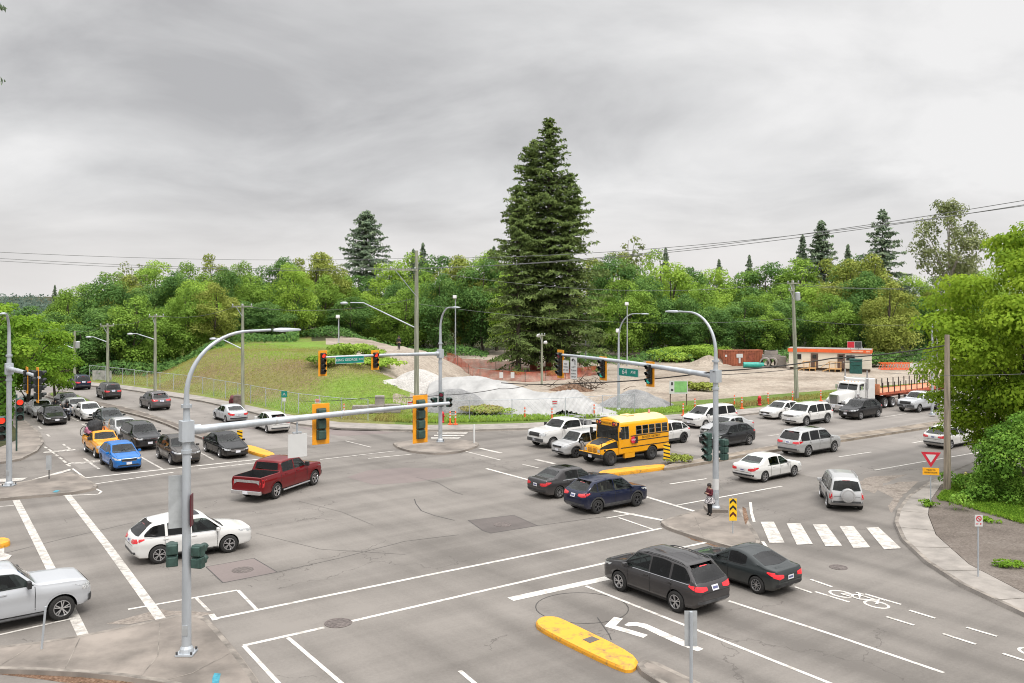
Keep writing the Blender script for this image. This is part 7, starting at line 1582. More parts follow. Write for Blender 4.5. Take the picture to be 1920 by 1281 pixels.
def figure(label, loc, rz, J, h, shirt, legs, hair=M_HAIR, skirt=None, helmet=None, shoes=None, phone=False):
    """J: joints in units of body height, x forwards, y left; keys hip, chest, neck, head, and sh/el/wr, hp/kn/an for l and r"""
    root = thing('person', label, 'person', loc, rz); S = lambda p: Vector(p) * h
    names = ['hip', 'waist', 'chest', 'neck', 'head', 'crown']; V = [S(J[k]) for k in names]; Rd = [.075 * h, .068 * h, .078 * h, .033 * h, .052 * h, .045 * h]; E_ = [(0, 1), (1, 2), (2, 3), (3, 4), (4, 5)]
    ix = {}
    for s in 'lr':
        for a, r in (('sh', .045), ('el', .030), ('wr', .021), ('hd', .022)): ix[a + s] = len(V); V.append(S(J[a + s])); Rd.append(r * h)
        E_ += [(2, ix['sh' + s]), (ix['sh' + s], ix['el' + s]), (ix['el' + s], ix['wr' + s]), (ix['wr' + s], ix['hd' + s])]
        for a, r in (('hp', .062), ('kn', .042), ('an', .027), ('to', .022)): ix[a + s] = len(V); V.append(S(J[a + s])); Rd.append(r * h)
        E_ += [(0, ix['hp' + s]), (ix['hp' + s], ix['kn' + s]), (ix['kn' + s], ix['an' + s]), (ix['an' + s], ix['to' + s])]
        # fingers
        wv, hv = S(J['wr' + s]), S(J['hd' + s]); d = (hv - wv).normalized(); side = d.cross(Vector((0, 0, 1))).normalized(); curl = d.cross(side)
        for k, ln in enumerate((.030, .042, .046, .043, .034)):
            sp = side * (k - 2) * .0085 * h; b0 = hv + sp * (1 if k else 1.3); i0 = len(V); lnh = ln * h
            V += [b0 + d * lnh * .5 + (side * (-.012 * h) if k == 0 else Vector()), b0 + d * lnh * .85 + curl * lnh * .4 + (side * (-.012 * h) if k == 0 else Vector())]; Rd += [.0052 * h, .0044 * h]; E_ += [(ix['hd' + s], i0), (i0, i0 + 1)]
    skin_mesh('body', V, E_, Rd, 0, M_SKIN, root, 1)
    # face: nose, eyes, mouth, ears on the side the head looks to
    hd = S(J['head']); f_ = Vector((1, 0, 0)); m = MB(); lump(m, hd + Vector((.060 * h, 0, -.005 * h)), (.012 * h, .008 * h, .014 * h), 1, n=1)
    for s in (-1, 1): lump(m, hd + Vector((0, s * .055 * h, 0)), (.012 * h, .006 * h, .018 * h), 2, n=1)
    m.obj('nose_and_ears', M_SKIN, root, 60); m = MB()
    for s in (-1, 1): lump(m, hd + Vector((.050 * h, s * .02 * h, .012 * h)), (.006 * h,) * 3, 1, n=1)
    m.box(tuple(hd + Vector((.052 * h, 0, -.03 * h))), (.008 * h, .028 * h, .006 * h)); m.obj('eyes_and_mouth', mk('face_dark', (.12, .05, .045), .6, var=0), root)
    def sleeve(keys, rad, name, m_): 
        vs = [S(J[k]) for k in keys]; return skin_mesh(name, vs, [(i, i + 1) for i in range(len(vs) - 1)], [r * h for r in rad], 0, m_, root, 2)
    V2 = [S(J['waist']) - Vector((0, 0, .05 * h)), S(J['waist']), S(J['chest']), S(J['chest']).lerp(S(J['neck']), .6)]; E2 = [(0, 1), (1, 2), (2, 3)]; R2 = [.088 * h, .082 * h, .095 * h, .05 * h]
    for s in 'lr':
        i = len(V2); V2 += [S(J['sh' + s]), S(J['el' + s]), S(J['wr' + s]).lerp(S(J['el' + s]), .08)]; E2 += [(2, i), (i, i + 1), (i + 1, i + 2)]; R2 += [.056 * h, .044 * h, .034 * h]
    skin_mesh('jacket', V2, E2, R2, 0, shirt, root, 2)
    for s in 'lr': sleeve(['hip', 'hp' + s, 'kn' + s, 'an' + s], [.07, .07, .050, .038], 'trouser_leg', legs); sleeve(['an' + s, 'to' + s], [.036, .030], 'shoe', shoes or M_HAIR)
    if helmet: m = MB(); lump(m, hd + Vector((-.005 * h, 0, .02 * h)), (.085 * h, .078 * h, .085 * h), .1, n=3); m.obj('helmet', helmet, root, 70)
    else: m = MB(); lump(m, hd + Vector((-.018 * h, 0, .028 * h)), (.066 * h, .066 * h, .068 * h), 5, n=3); lump(m, hd + Vector((-.045 * h, 0, -.03 * h)), (.03 * h, .05 * h, .07 * h), 6, n=2); m.obj('hair', hair, root, 70)
    if skirt:
        m = MB(); pr = [(.085, .0), (.10, -.04), (.135, -.11), (.165, -.19), (.17, -.215)]; n = 36; wz = S(J['waist'])
        for r, z in pr:
            for k in range(n): a = 6.2832 * k / n; rr_ = r * (1 + .07 * math.cos(a * 9) * min(1, -z * 6)) * h; m.v.append(Vector((wz.x + rr_ * math.cos(a), wz.y + rr_ * math.sin(a), wz.z + z * h)))
        for i in range(4):
            for k in range(n): m.f.append((i * n + k, i * n + (k + 1) % n, (i + 1) * n + (k + 1) % n, (i + 1) * n + k)); m.mi.append(0)
        o = m.obj('skirt', skirt, root, 70); sd = o.modifiers.new('s', 'SOLIDIFY'); sd.thickness = .01
    return root
STAND = dict(hip=(0, 0, .53), waist=(0, 0, .60), chest=(.005, 0, .745), neck=(.01, 0, .845), head=(.03, 0, .925), crown=(.03, 0, .965), shl=(0, .10, .80), shr=(0, -.10, .80), hpl=(0, .052, .50), hpr=(0, -.052, .50), knl=(.012, .055, .28), knr=(.0, -.055, .28), anl=(-.005, .06, .045), anr=(-.02, -.06, .045), tol=(.085, .07, .018), tor=(.07, -.07, .018))
ped = dict(STAND, ell=(.02, .125, .645), elr=(.01, -.13, .645), wrl=(.135, .07, .70), wrr=(.13, -.05, .69), hdl=(.17, .05, .72), hdr=(.165, -.03, .71), head=(.04, 0, .915), crown=(.045, 0, .955))
def plaid():
    m, N, L, b = nodes_of('maroon_plaid'); tc = N.new('ShaderNodeTexCoord'); ch = N.new('ShaderNodeTexChecker'); ch.inputs['Scale'].default_value = 16; ch.inputs['Color1'].default_value = (.13, .012, .022, 1); ch.inputs['Color2'].default_value = (.045, .006, .012, 1); L.new(tc.outputs['Object'], ch.inputs['Vector']); L.new(ch.outputs['Color'], b.inputs['Base Color']); b.inputs['Roughness'].default_value = .85
    m2, N, L, b = nodes_of('black_white_check'); tc = N.new('ShaderNodeTexCoord'); ch = N.new('ShaderNodeTexChecker'); ch.inputs['Scale'].default_value = 17; ch.inputs['Color1'].default_value = (.55, .52, .52, 1); ch.inputs['Color2'].default_value = (.04, .035, .04, 1); L.new(tc.outputs['Object'], ch.inputs['Vector']); L.new(ch.outputs['Color'], b.inputs['Base Color']); b.inputs['Roughness'].default_value = .85
    return m, m2
M_MAR, M_CHK = plaid(); M_DKC = mk('dark_cloth', (.018, .018, .02), .8, var=.3, scale=9); M_JEAN = mk('dark_denim', (.03, .04, .07), .8, var=.3, scale=9)
figure('woman in maroon jacket and checked skirt with a phone beside the right corner pole', G(1331, 966, .134), R_(205), ped, 1.56, M_MAR, M_DKC, skirt=M_CHK)
rp = Matrix.Translation(G(1331, 966, .134)) @ Matrix.Rotation(R_(205), 4, 'Z'); m = MB(); m.box((0, 0, 0), (.015, .07, .14)); o = m.obj('phone', M_BLACK, None, None, rp @ Vector((.30, .015, 1.14))); o.rotation_euler = (0, R_(-30), R_(205)); tag(o, 'black phone held by the woman in the maroon jacket', 'phone')
wk = dict(STAND, ell=(.02, .15, .65), elr=(.02, -.15, .65), wrl=(.04, .14, .52), wrr=(.04, -.14, .52), hdl=(.05, .14, .485), hdr=(.05, -.14, .485))
pw = at(748, 692, 118); figure('person in dark clothes standing on the site behind the large gravel pile', pw, R_(-100), wk, 1.75, M_DKC, M_DKC)
# motorcycles and riders
def motorcycle(label, m_):
    rt = thing('motorcycle', label, 'motorcycle')
    for x in (-.68, .72): w = MB(); w.lathe([(.20, -.05), (.28, -.065), (.32, -.03), (.32, .03), (.28, .065), (.20, .05)], 20, 'Y', (x, 0, .32)); wo = w.obj('wheel', M_TYRE, rt, 50); w = MB(); w.lathe([(0, -.03), (.2, -.03)], 16, 'Y', (x, 0, .32)); w.lathe([(0, .03), (.2, .03)], 16, 'Y', (x, 0, .32)); w.obj('rim', M_RIMD, wo)
    m = MB(); lump(m, (.12, 0, .82), (.32, .15, .16), 1, n=2); m.obj('fuel_tank', m_, rt, 60); m = MB(); lump(m, (-.38, 0, .80), (.42, .14, .08), 2, n=2); m.obj('saddle', M_BLACK, rt, 60)
    m = MB(); m.box((.05, 0, .48), (.55, .34, .36)); o = m.obj('engine', M_STEELD, rt); bv = o.modifiers.new('b', 'BEVEL'); bv.width = .06; m = MB()
    for s in (-1, 1): m.tube([(.72, s * .1, .32), (.50, s * .1, .98)], .035, 6); m.tube([(-.68, s * .12, .32), (-.1, s * .14, .5)], .03, 6)
    m.tube([(.42, -.38, 1.06), (.5, 0, 1.0), (.42, .38, 1.06)], .018, 6); m.obj('fork_and_handlebar', M_CHROME, rt, 50); m = MB(); lump(m, (.62, 0, .92), (.1, .1, .1), 0, n=2); m.obj('headlight', M_HEAD, rt, 60)
    m = MB(); lump(m, (.72, 0, .58), (.3, .08, .1), 1, n=2); m.obj('front_mudguard', m_, rt, 60); m = MB(); m.box((-.8, 0, .75), (.3, .2, .12)); m.obj('tail', m_, rt); return rt
RIDE = dict(hip=(-.12, 0, .50), waist=(-.10, 0, .57), chest=(-.05, 0, .70), neck=(-.01, 0, .79), head=(.02, 0, .865), crown=(.02, 0, .91), shl=(-.04, .11, .755), shr=(-.04, -.11, .755), ell=(.08, .19, .66), elr=(.08, -.19, .66), wrl=(.20, .19, .61), wrr=(.20, -.19, .61), hdl=(.24, .19, .605), hdr=(.24, -.19, .605), hpl=(-.10, .07, .49), hpr=(-.10, -.07, .49), knl=(.11, .15, .40), knr=(.11, -.15, .40), anl=(.0, .14, .19), anr=(.0, -.14, .19), tol=(.09, .15, .155), tor=(.09, -.15, .155))
for px, lm, lr, mm in (((104, 781), 'dark motorcycle at the median side of the left queue, front one', 'rider in black on the left of the two motorcycles', M_BLACK), ((126, 787), 'dark blue motorcycle beside the white sedan of the left queue', 'rider in dark jacket on the right of the two motorcycles', PAINTS['navy'])):
    b = motorcycle(lm, mm); b.location = G(*px); b.rotation_euler.z = rz_of(-EV); b['group'] = 'motorcycles in the left queue'
    figure(lr, b.location + Vector((0, 0, .02)), rz_of(-EV), RIDE, 1.72, M_DKC, M_JEAN, helmet=M_BLACK)
# ================================================================== trees
import numpy as np
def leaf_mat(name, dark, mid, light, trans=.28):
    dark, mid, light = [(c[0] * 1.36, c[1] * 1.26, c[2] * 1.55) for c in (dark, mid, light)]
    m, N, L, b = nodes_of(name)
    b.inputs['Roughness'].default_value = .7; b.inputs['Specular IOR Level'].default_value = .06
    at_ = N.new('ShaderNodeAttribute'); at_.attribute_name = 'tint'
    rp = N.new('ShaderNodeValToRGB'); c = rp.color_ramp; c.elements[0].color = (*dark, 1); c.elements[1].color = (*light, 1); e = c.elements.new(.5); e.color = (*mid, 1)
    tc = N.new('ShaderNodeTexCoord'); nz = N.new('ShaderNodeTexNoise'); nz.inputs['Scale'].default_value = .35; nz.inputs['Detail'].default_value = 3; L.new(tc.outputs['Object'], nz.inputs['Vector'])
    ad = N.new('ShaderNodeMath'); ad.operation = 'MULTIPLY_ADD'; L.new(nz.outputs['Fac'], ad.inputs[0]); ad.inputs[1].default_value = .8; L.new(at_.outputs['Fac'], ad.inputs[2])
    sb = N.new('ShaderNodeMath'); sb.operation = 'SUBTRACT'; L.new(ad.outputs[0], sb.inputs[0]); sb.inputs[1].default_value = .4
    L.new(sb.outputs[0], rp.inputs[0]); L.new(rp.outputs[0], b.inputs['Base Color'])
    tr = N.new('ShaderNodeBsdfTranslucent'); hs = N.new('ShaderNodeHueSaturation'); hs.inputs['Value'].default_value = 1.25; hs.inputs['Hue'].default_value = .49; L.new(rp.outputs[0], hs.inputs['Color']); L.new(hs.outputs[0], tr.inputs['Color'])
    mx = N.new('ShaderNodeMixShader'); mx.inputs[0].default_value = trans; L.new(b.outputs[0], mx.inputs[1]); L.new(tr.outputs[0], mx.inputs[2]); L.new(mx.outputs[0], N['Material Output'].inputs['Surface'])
    return m
M_LEAF = [leaf_mat('forest_leaf_mid', (.075, .145, .02), (.15, .265, .035), (.24, .37, .06)), leaf_mat('forest_leaf_light', (.11, .20, .022), (.205, .335, .04), (.30, .43, .07)), leaf_mat('forest_leaf_deep', (.035, .085, .022), (.075, .16, .034), (.135, .245, .05)), leaf_mat('forest_leaf_olive', (.11, .15, .026), (.195, .25, .042), (.28, .335, .07))]
M_MAPLE = leaf_mat('maple_leaf', (.088, .165, .014), (.18, .295, .022), (.285, .40, .038), .44); M_HEDGE = leaf_mat('hedge_leaf', (.05, .125, .016), (.11, .23, .028), (.20, .345, .046), .3)
M_MAPLE2 = leaf_mat('street_maple_leaf', (.066, .145, .014), (.13, .255, .022), (.22, .355, .038), .4)
M_FIR = leaf_mat('fir_needles', (.05, .08, .022), (.095, .145, .036), (.165, .23, .058), .22); M_FIR2 = leaf_mat('spruce_needles', (.07, .11, .06), (.12, .175, .09), (.19, .25, .125), .22); M_COTT = leaf_mat('cottonwood_leaf', (.09, .12, .045), (.16, .20, .07), (.24, .28, .11), .3)
M_GRASSB = leaf_mat('grass_blades', (.25, .20, .08), (.24, .27, .06), (.21, .345, .048), .3)
M_TRUNK = mk('tree_bark', (.10, .08, .062), .9, var=.4, scale=3, stretch=(2, 2, .4), bump=.4); M_TRUNKP = mk('pale_bark', (.36, .33, .28), .85, var=.35, scale=3, stretch=(2, 2, .4))
def cards(name, pos, nrm, size, tint, mat, aspect=1.5, seed=0, direc=None):
    """many small leaf faces: centres, normals, sizes"""
    rng = np.random.default_rng(seed); n = len(pos)
    nrm = nrm / np.maximum(1e-6, np.linalg.norm(nrm, axis=1, keepdims=True))
    r = rng.normal(size=(n, 3)) if direc is None else direc + rng.normal(size=(n, 3)) * .25
    a = np.cross(nrm, r); a /= np.maximum(1e-6, np.linalg.norm(a, axis=1, keepdims=True)); b = np.cross(nrm, a)
    s = size[:, None]; fold = nrm * s * .22
    v = np.empty((n, 4, 3)); v[:, 0] = pos - b * s * aspect * .5; v[:, 1] = pos + a * s * .5 + fold; v[:, 2] = pos + b * s * aspect * .5; v[:, 3] = pos - a * s * .5 + fold
    me = bpy.data.meshes.new(name); me.vertices.add(n * 4); me.loops.add(n * 4); me.polygons.add(n)
    me.vertices.foreach_set('co', v.reshape(-1).astype(np.float32)); me.loops.foreach_set('vertex_index', np.arange(n * 4, dtype=np.int32)); me.polygons.foreach_set('loop_start', np.arange(0, n * 4, 4, dtype=np.int32))
    me.update(calc_edges=True); at_ = me.attributes.new('tint', 'FLOAT', 'FACE'); at_.data.foreach_set('value', np.asarray(tint, dtype=np.float32)); me.materials.append(mat); me.update(); return me
def blob_points(rng, blobs, dens, leaf, up=.55):
    P_, N_, S_, T_ = [], [], [], []
    for c, r in blobs:
        area = 4 * math.pi * ((r[0] * r[1]) ** 1.6 / 3 + 2 * (r[0] * r[2]) ** 1.6 / 3) ** (1 / 1.6); n = max(6, int(area * dens / (leaf * leaf)))
        d = rng.normal(size=(n, 3)); d /= np.linalg.norm(d, axis=1, keepdims=True); d[:, 2] = np.where((d[:, 2] < -.35) & (rng.random(n) < .7), -d[:, 2], d[:, 2])
        k = 1 - rng.random(n) ** 2 * .5 + rng.normal(size=n) * .07
        P_.append(np.asarray(c) + d * np.asarray(r) * k[:, None]); nn = d + rng.normal(size=(n, 3)) * .45; nn[:, 2] += up; N_.append(nn)
        S_.append(leaf * rng.uniform(.6, 1.35, n)); T_.append(np.clip(rng.normal(.5, .11, n) + rng.normal(0, .16), 0, 1))
    return np.concatenate(P_), np.concatenate(N_), np.concatenate(S_), np.concatenate(T_)
def broadleaf(seed, h, w, base, leaf, nb, mat, dens=.55, trunk_mat=None, lean=0, br=(.14, .27), flat=.62, layered=False, top_round=1.0):
    """crown blobs scattered through an egg-shaped volume over a forked trunk; returns (crown mesh, trunk mesh)"""
    rng = np.random.default_rng(seed); blobs = []; zc = base + (h - base) * .5; tries = 0
    while len(blobs) < nb and tries < 4000:
        tries += 1; d = rng.normal(size=3); d /= np.linalg.norm(d); k = rng.random() ** .33 * .95
        if rng.random() < .65: k = rng.uniform(.72, .98)
        z = d[2] * k; wz = math.sqrt(max(.05, 1 - z * z)) if False else 1
        taper = 1.0 - .34 * max(0, z) ** 1.3 * top_round - .18 * max(0, -z) ** 2
        c = np.array([d[0] * k * w / 2 * taper, d[1] * k * w / 2 * taper, zc + z * (h - base) / 2]); r = w * rng.uniform(*br) * (1 - .25 * max(0, z))
        rz = r * (flat if not layered else .38)
        c[2] = min(c[2], h - rz); blobs.append((c, (r * rng.uniform(.85, 1.2), r * rng.uniform(.85, 1.2), rz)))
    P_, N_, S_, T_ = blob_points(rng, blobs, dens, leaf)
    crown = cards('crown', P_, N_, S_, T_, mat, 1.45, seed)
    mb = MB(); rt = max(.12, h * .014); pts = [Vector((0, 0, -.4)), Vector((rng.normal() * .02 * h, rng.normal() * .02 * h, base + .1 * h)), Vector((rng.normal() * .03 * h, rng.normal() * .03 * h, h * .62)), Vector((0, 0, h * .9))]
    mb.tube(pts, [rt * 1.3, rt, rt * .55, rt * .15], 8)
    for i in rng.choice(len(blobs), min(14, len(blobs)), replace=False):
        c = Vector(blobs[i][0]); z0 = max(base * .6, c.z * .62 - .3); q = Vector((c.x * .12, c.y * .12, z0)); mid = q.lerp(c, .55) + Vector((0, 0, .04 * h)); mb.tube([q, mid, c], [rt * .45, rt * .26, rt * .08], 6)
    trunk = mb.mesh('trunk', trunk_mat or M_TRUNK, 60)
    return crown, trunk
def conifer(seed, h, R0, base, mat, leaf=.42, dens=1.0, shape=.85, droop=.35, step=.42, ragged=.3, trunk_r=None, sparse_top=0.0):
    rng = np.random.default_rng(seed); P_, N_, S_, T_, D_ = [], [], [], [], []; mb = MB(); tr = trunk_r or h * .013; az0 = 0; z = base
    mb.tube([(0, 0, -.4), (0, 0, h * .5), (0, 0, h * .99)], [tr * 1.25, tr * .7, .02], 8)
    cz = 0
    while z < h * .995:
        f = (z - base) / (h - base); Lm = R0 * (1 - f) ** shape * (.78 + .22 * min(1, f * 4 + .2)) + .10
        az = cz * 2.39996 + rng.normal() * .3; cz += 1; z += step / 5 * (.55 + .75 * (1 - f)) * rng.uniform(.7, 1.3)
        if rng.random() < .16 + sparse_top * f * .3: continue
        L_ = Lm * rng.uniform(1 - ragged * 1.3, 1 + ragged * .45); up = (.40 - .62 * (1 - f)) * droop * 1.3 + rng.normal() * .10
        d = np.array([math.cos(az), math.sin(az), 0]); side = np.array([-d[1], d[0], 0]); n = max(4, int(L_ / leaf * 3.4 * dens)); t = .12 + .88 * rng.random(n) ** .8
        zz = z + up * L_ * t - droop * L_ * .30 * t * t + .30 * L_ * np.maximum(0, t - .62) ** 1.4
        wd = (.16 + .20 * (1 - t)) * min(L_, 4.5) + leaf * .3; lat = rng.normal(size=n) * .55
        p = d[None] * (L_ * t)[:, None] + side[None] * (lat * wd)[:, None] + rng.normal(size=(n, 3)) * leaf * .12; p[:, 2] += zz - np.abs(lat) * wd * .30 - rng.random(n) * leaf * .7
        nn = np.tile([0, 0, .75], (n, 1)) + d[None] * .55 + side[None] * (lat * .5)[:, None] + rng.normal(size=(n, 3)) * .55
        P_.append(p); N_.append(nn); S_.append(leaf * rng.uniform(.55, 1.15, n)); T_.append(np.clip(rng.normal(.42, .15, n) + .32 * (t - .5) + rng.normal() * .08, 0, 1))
        if L_ > 1.2:
            q = np.array([d * L_ * .45, d * L_ * .9]); mb.tube([(0, 0, z), (q[0][0], q[0][1], z + up * L_ * .45 - droop * L_ * .06), (q[1][0], q[1][1], z + up * L_ * .9 - droop * L_ * .22)], [tr * .14, tr * .08, .01], 4)
    # leader tip
    return cards('crown', np.concatenate(P_), np.concatenate(N_), np.concatenate(S_), np.concatenate(T_), mat, 3.0, seed, None), mb.mesh('trunk', M_TRUNK, 60)
def tree(name, label, meshes, loc, rz=0, scale=1.0, group=None, cat='tree'):
    rt = thing(name, label, cat, loc, rz, group); rt.scale = scale if hasattr(scale, '__len__') else (scale,) * 3
    link('crown', meshes[0], rt); link('trunk', meshes[1], rt); return rt

# ------------------------------------------------------------------ the forest behind the site
PROTO = {}
def proto(kind, i):
    k = (kind, i)
    if k not in PROTO:
        if kind == 'b': PROTO[k] = broadleaf(100 + i, 16, 11.5, .8, .27, 44 + 4 * i, M_LEAF[i % 4], .46, br=(.11, .22), flat=.82, top_round=1.25)
        if kind == 't': PROTO[k] = broadleaf(200 + i, 18, 10.5, 2.5, .28, 50 + 3 * i, M_LEAF[(i + 1) % 4], .42, br=(.09, .19), flat=.85, top_round=1.4)
    return PROTO[k]
LM = [(70, 'left of the boulevard bend'), (118, 'above the left maple edge'), (158, 'behind the farthest boulevard pole'), (205, 'behind the third bank pole'), (250, 'between the third and second bank poles'), (300, 'behind the second bank pole'), (350, 'right of the second bank pole'), (402, 'above the curve of the nearest lamp arm'), (455, 'behind the first bank pole'), (510, 'above the tip of the nearest lamp'), (562, 'left of the far arm tip signal'), (615, 'above the far arm tip signal'), (668, 'above the green street name sign'), (720, 'left of the tall wooden pole'), (775, 'behind the tall wooden pole'), (830, 'behind the far corner lamp'), (885, 'right of the far corner lamp'), (935, 'at the left foot of the big fir'), (1125, 'just right of the big fir'), (1175, 'behind the avenue lamp pole'), (1228, 'left of the right corner lamp'), (1282, 'behind the right corner lamp arm'), (1335, 'above the soil mound'), (1388, 'behind the rusty container'), (1440, 'behind the concrete pipes'), (1492, 'behind the leaning right pole'), (1548, 'behind the site office'), (1604, 'behind the office roof sign'), (1660, 'behind the orange truss'), (1712, 'left edge of the right maple'), (1770, 'behind the short brown pole'), (1830, 'behind the right maple')]
SKY = [(0, 600), (60, 562), (100, 545), (150, 528), (200, 512), (240, 490), (300, 488), (350, 492), (400, 482), (450, 486), (500, 487), (545, 492), (580, 464), (625, 470), (660, 490), (700, 505), (740, 485), (790, 468), (830, 462), (880, 469), (930, 464), (1000, 474), (1100, 500), (1150, 468), (1200, 474), (1240, 470), (1275, 488), (1300, 497), (1350, 498), (1385, 500), (1430, 484), (1480, 486), (1530, 482), (1580, 476), (1640, 464), (1690, 496), (1740, 515), (1800, 500), (1850, 490), (1920, 480)]
rnd = random.Random(21); GRP = 'broadleaf trees of the forest behind the site'
tones = ['mid green', 'fresh light green', 'deep green', 'olive green']
for ri, (nm, base_y, dy, sc) in enumerate((('skyline tree', 172, -4, 1.0), ('middle row tree', 156, 14, .95), ('front row tree', 143, 44, .85))):
    for k, (px, lm) in enumerate(LM):
        if ri == 2 and (900 < px < 1100): continue
        p = px + rnd.uniform(-14, 14) + (26 if ri == 1 else 0); Y = base_y + rnd.uniform(-6, 6)
        if px < 420: Y -= 17 - px * .02
        if px < 200: Y -= 4
        if 540 < px < 930: Y += (8, 12, 17)[ri]
        if px > 1100: Y += 6
        ty = pl(SKY, p) + dy + rnd.uniform(-5, 14) + (0 if ri == 0 else rnd.uniform(-12, 34)); X = (p - 960) * Y / FPX; zb = bank(X, Y) - .2
        zt = CAMH - (ty - YH) * Y / FPX; H = zt - zb
        if ri == 2 and px > 1100: H = max(H, 7.5)
        H = max(H, 6); kind = 'b' if ri else rnd.choice('bt'); i = rnd.randrange(4); h0 = 16 if kind == 'b' else 18
        s = H / h0; wx = max(.72, s * .92) * rnd.uniform(.82, 1.12) * (1 if ri else 1.05)
        if ri == 2: i = rnd.choice((2, 2, 2, 0, 0, 3)); kind = 'b'  # deeper leaf tones put the shade of the forest foot into the colour
        mi = (i if kind == 'b' else (i + 1)) % 4
        tree('broadleaf_tree', '%s forest %s %s' % (tones[mi], nm, lm), proto(kind, i), (X, Y, zb), rnd.uniform(0, 6.28), (wx, wx, s), GRP)
# taller individual trees
def at_top(px, ty, Y, meshes, h0, label, name, wx=1.0, rz=0, group=None):
    X = (px - 960) * Y / FPX; zb = bank(X, Y) - .2; H = CAMH - (ty - YH) * Y / FPX - zb; s = H / h0; return tree(name, label, meshes, (X, Y, zb), rz, (s * wx, s * wx, s), group)
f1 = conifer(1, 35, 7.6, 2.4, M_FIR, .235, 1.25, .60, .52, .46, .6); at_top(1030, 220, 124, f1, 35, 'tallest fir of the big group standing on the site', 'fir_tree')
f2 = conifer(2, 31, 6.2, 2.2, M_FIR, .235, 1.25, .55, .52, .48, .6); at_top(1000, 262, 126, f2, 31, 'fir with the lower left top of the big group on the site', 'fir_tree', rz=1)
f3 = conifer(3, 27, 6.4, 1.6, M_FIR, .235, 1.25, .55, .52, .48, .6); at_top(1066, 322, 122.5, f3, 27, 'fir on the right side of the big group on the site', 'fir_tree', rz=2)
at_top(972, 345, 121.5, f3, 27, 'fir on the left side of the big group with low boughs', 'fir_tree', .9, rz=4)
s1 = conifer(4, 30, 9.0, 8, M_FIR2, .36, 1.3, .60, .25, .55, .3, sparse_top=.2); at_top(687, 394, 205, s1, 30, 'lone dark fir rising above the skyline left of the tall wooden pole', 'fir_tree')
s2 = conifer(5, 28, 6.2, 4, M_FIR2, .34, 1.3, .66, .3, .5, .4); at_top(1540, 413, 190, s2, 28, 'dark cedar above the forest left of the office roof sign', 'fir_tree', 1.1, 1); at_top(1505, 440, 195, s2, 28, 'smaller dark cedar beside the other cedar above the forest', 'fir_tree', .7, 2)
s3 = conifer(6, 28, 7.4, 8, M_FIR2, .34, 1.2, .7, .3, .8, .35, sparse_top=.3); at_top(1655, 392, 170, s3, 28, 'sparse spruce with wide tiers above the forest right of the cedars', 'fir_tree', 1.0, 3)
for px, ty, lab in ((793, 449, 'thin dark spire on the skyline right of the tall wooden pole'), (775, 460, 'low dark spire on the skyline at the tall wooden pole'), (926, 455, 'thin dark spire on the skyline left of the big fir'), (1248, 458, 'thin dark spire on the skyline right of the big fir'), (1405, 472, 'thin dark spire on the skyline above the rusty container'), (1348, 480, 'low dark spire on the skyline above the soil mound'), (1590, 452, 'short dark spire on the skyline right of the cedars'), (103, 528, 'thin dark spire on the skyline at far left')): at_top(px, ty + 6, 230, s2, 28, lab, 'fir_tree', .62, px)
cw = broadleaf(300, 30, 15, 12, .36, 110, M_COTT, .36, M_TRUNKP, br=(.06, .13), flat=.95, top_round=.9); at_top(1780, 372, 158, cw, 30, 'tall airy cottonwood with a pale trunk left of the right maple', 'cottonwood_tree', .86)
cw2 = broadleaf(301, 24, 9, 12, .5, 24, M_COTT, .3, M_TRUNKP, br=(.1, .2)); at_top(1178, 428, 180, cw2, 24, 'brownish airy tree top above the forest right of the big fir', 'cottonwood_tree', .9); at_top(247, 478, 150, cw2, 24, 'sparse reddish brown tree top on the left skyline', 'cottonwood_tree', .8, 2)
# far wooded ridge at the left horizon, distance haze put into its muted leaf colour
rng = np.random.default_rng(5); n = 26000; X = rng.uniform(-420, -230, n); Y = rng.uniform(430, 620, n); hh = (CAMH - 7 + 4 * np.sin(X * .11) + 3 * np.sin(X * .37 + 1)) * rng.random(n) ** .6
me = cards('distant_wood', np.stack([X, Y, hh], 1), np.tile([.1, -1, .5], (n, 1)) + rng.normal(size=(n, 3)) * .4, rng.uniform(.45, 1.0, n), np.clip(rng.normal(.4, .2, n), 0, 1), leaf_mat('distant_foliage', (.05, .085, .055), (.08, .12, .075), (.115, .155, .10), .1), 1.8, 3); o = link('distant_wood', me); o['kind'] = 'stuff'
# undergrowth along the forest edge, its deep leaf tone standing in for shade
rng = np.random.default_rng(8); n = 22000; px = rng.uniform(150, 1760, n); Yb = np.where(px < 420, 121 + (px - 150) * .03, np.where(px < 560, 139.0, np.where(px < 930, 156.0, np.where(px < 1200, 140.0, 144.0)))) + rng.normal(0, 3.0, n); X = (px - 960) * Yb / FPX
keep = (np.abs(X - 3.0) > 7); X, Yb = X[keep], Yb[keep]; zz = np.array([bank(a, b) for a, b in zip(X, Yb)]); hmax = 1.1 + .8 * np.sin(X * .45) * np.sin(X * .13 + 2); zz = zz + np.maximum(.3, hmax) * rng.random(len(X)) ** .8
me = cards('undergrowth', np.stack([X, Yb, zz], 1), rng.normal(size=(len(X), 3)) * .5 + np.array([0, -.4, .8]), rng.uniform(.18, .36, len(X)), np.clip(rng.normal(.4, .2, len(X)), 0, 1), M_LEAF[2], 1.5, 3); o = link('undergrowth', me); o['kind'] = 'stuff'
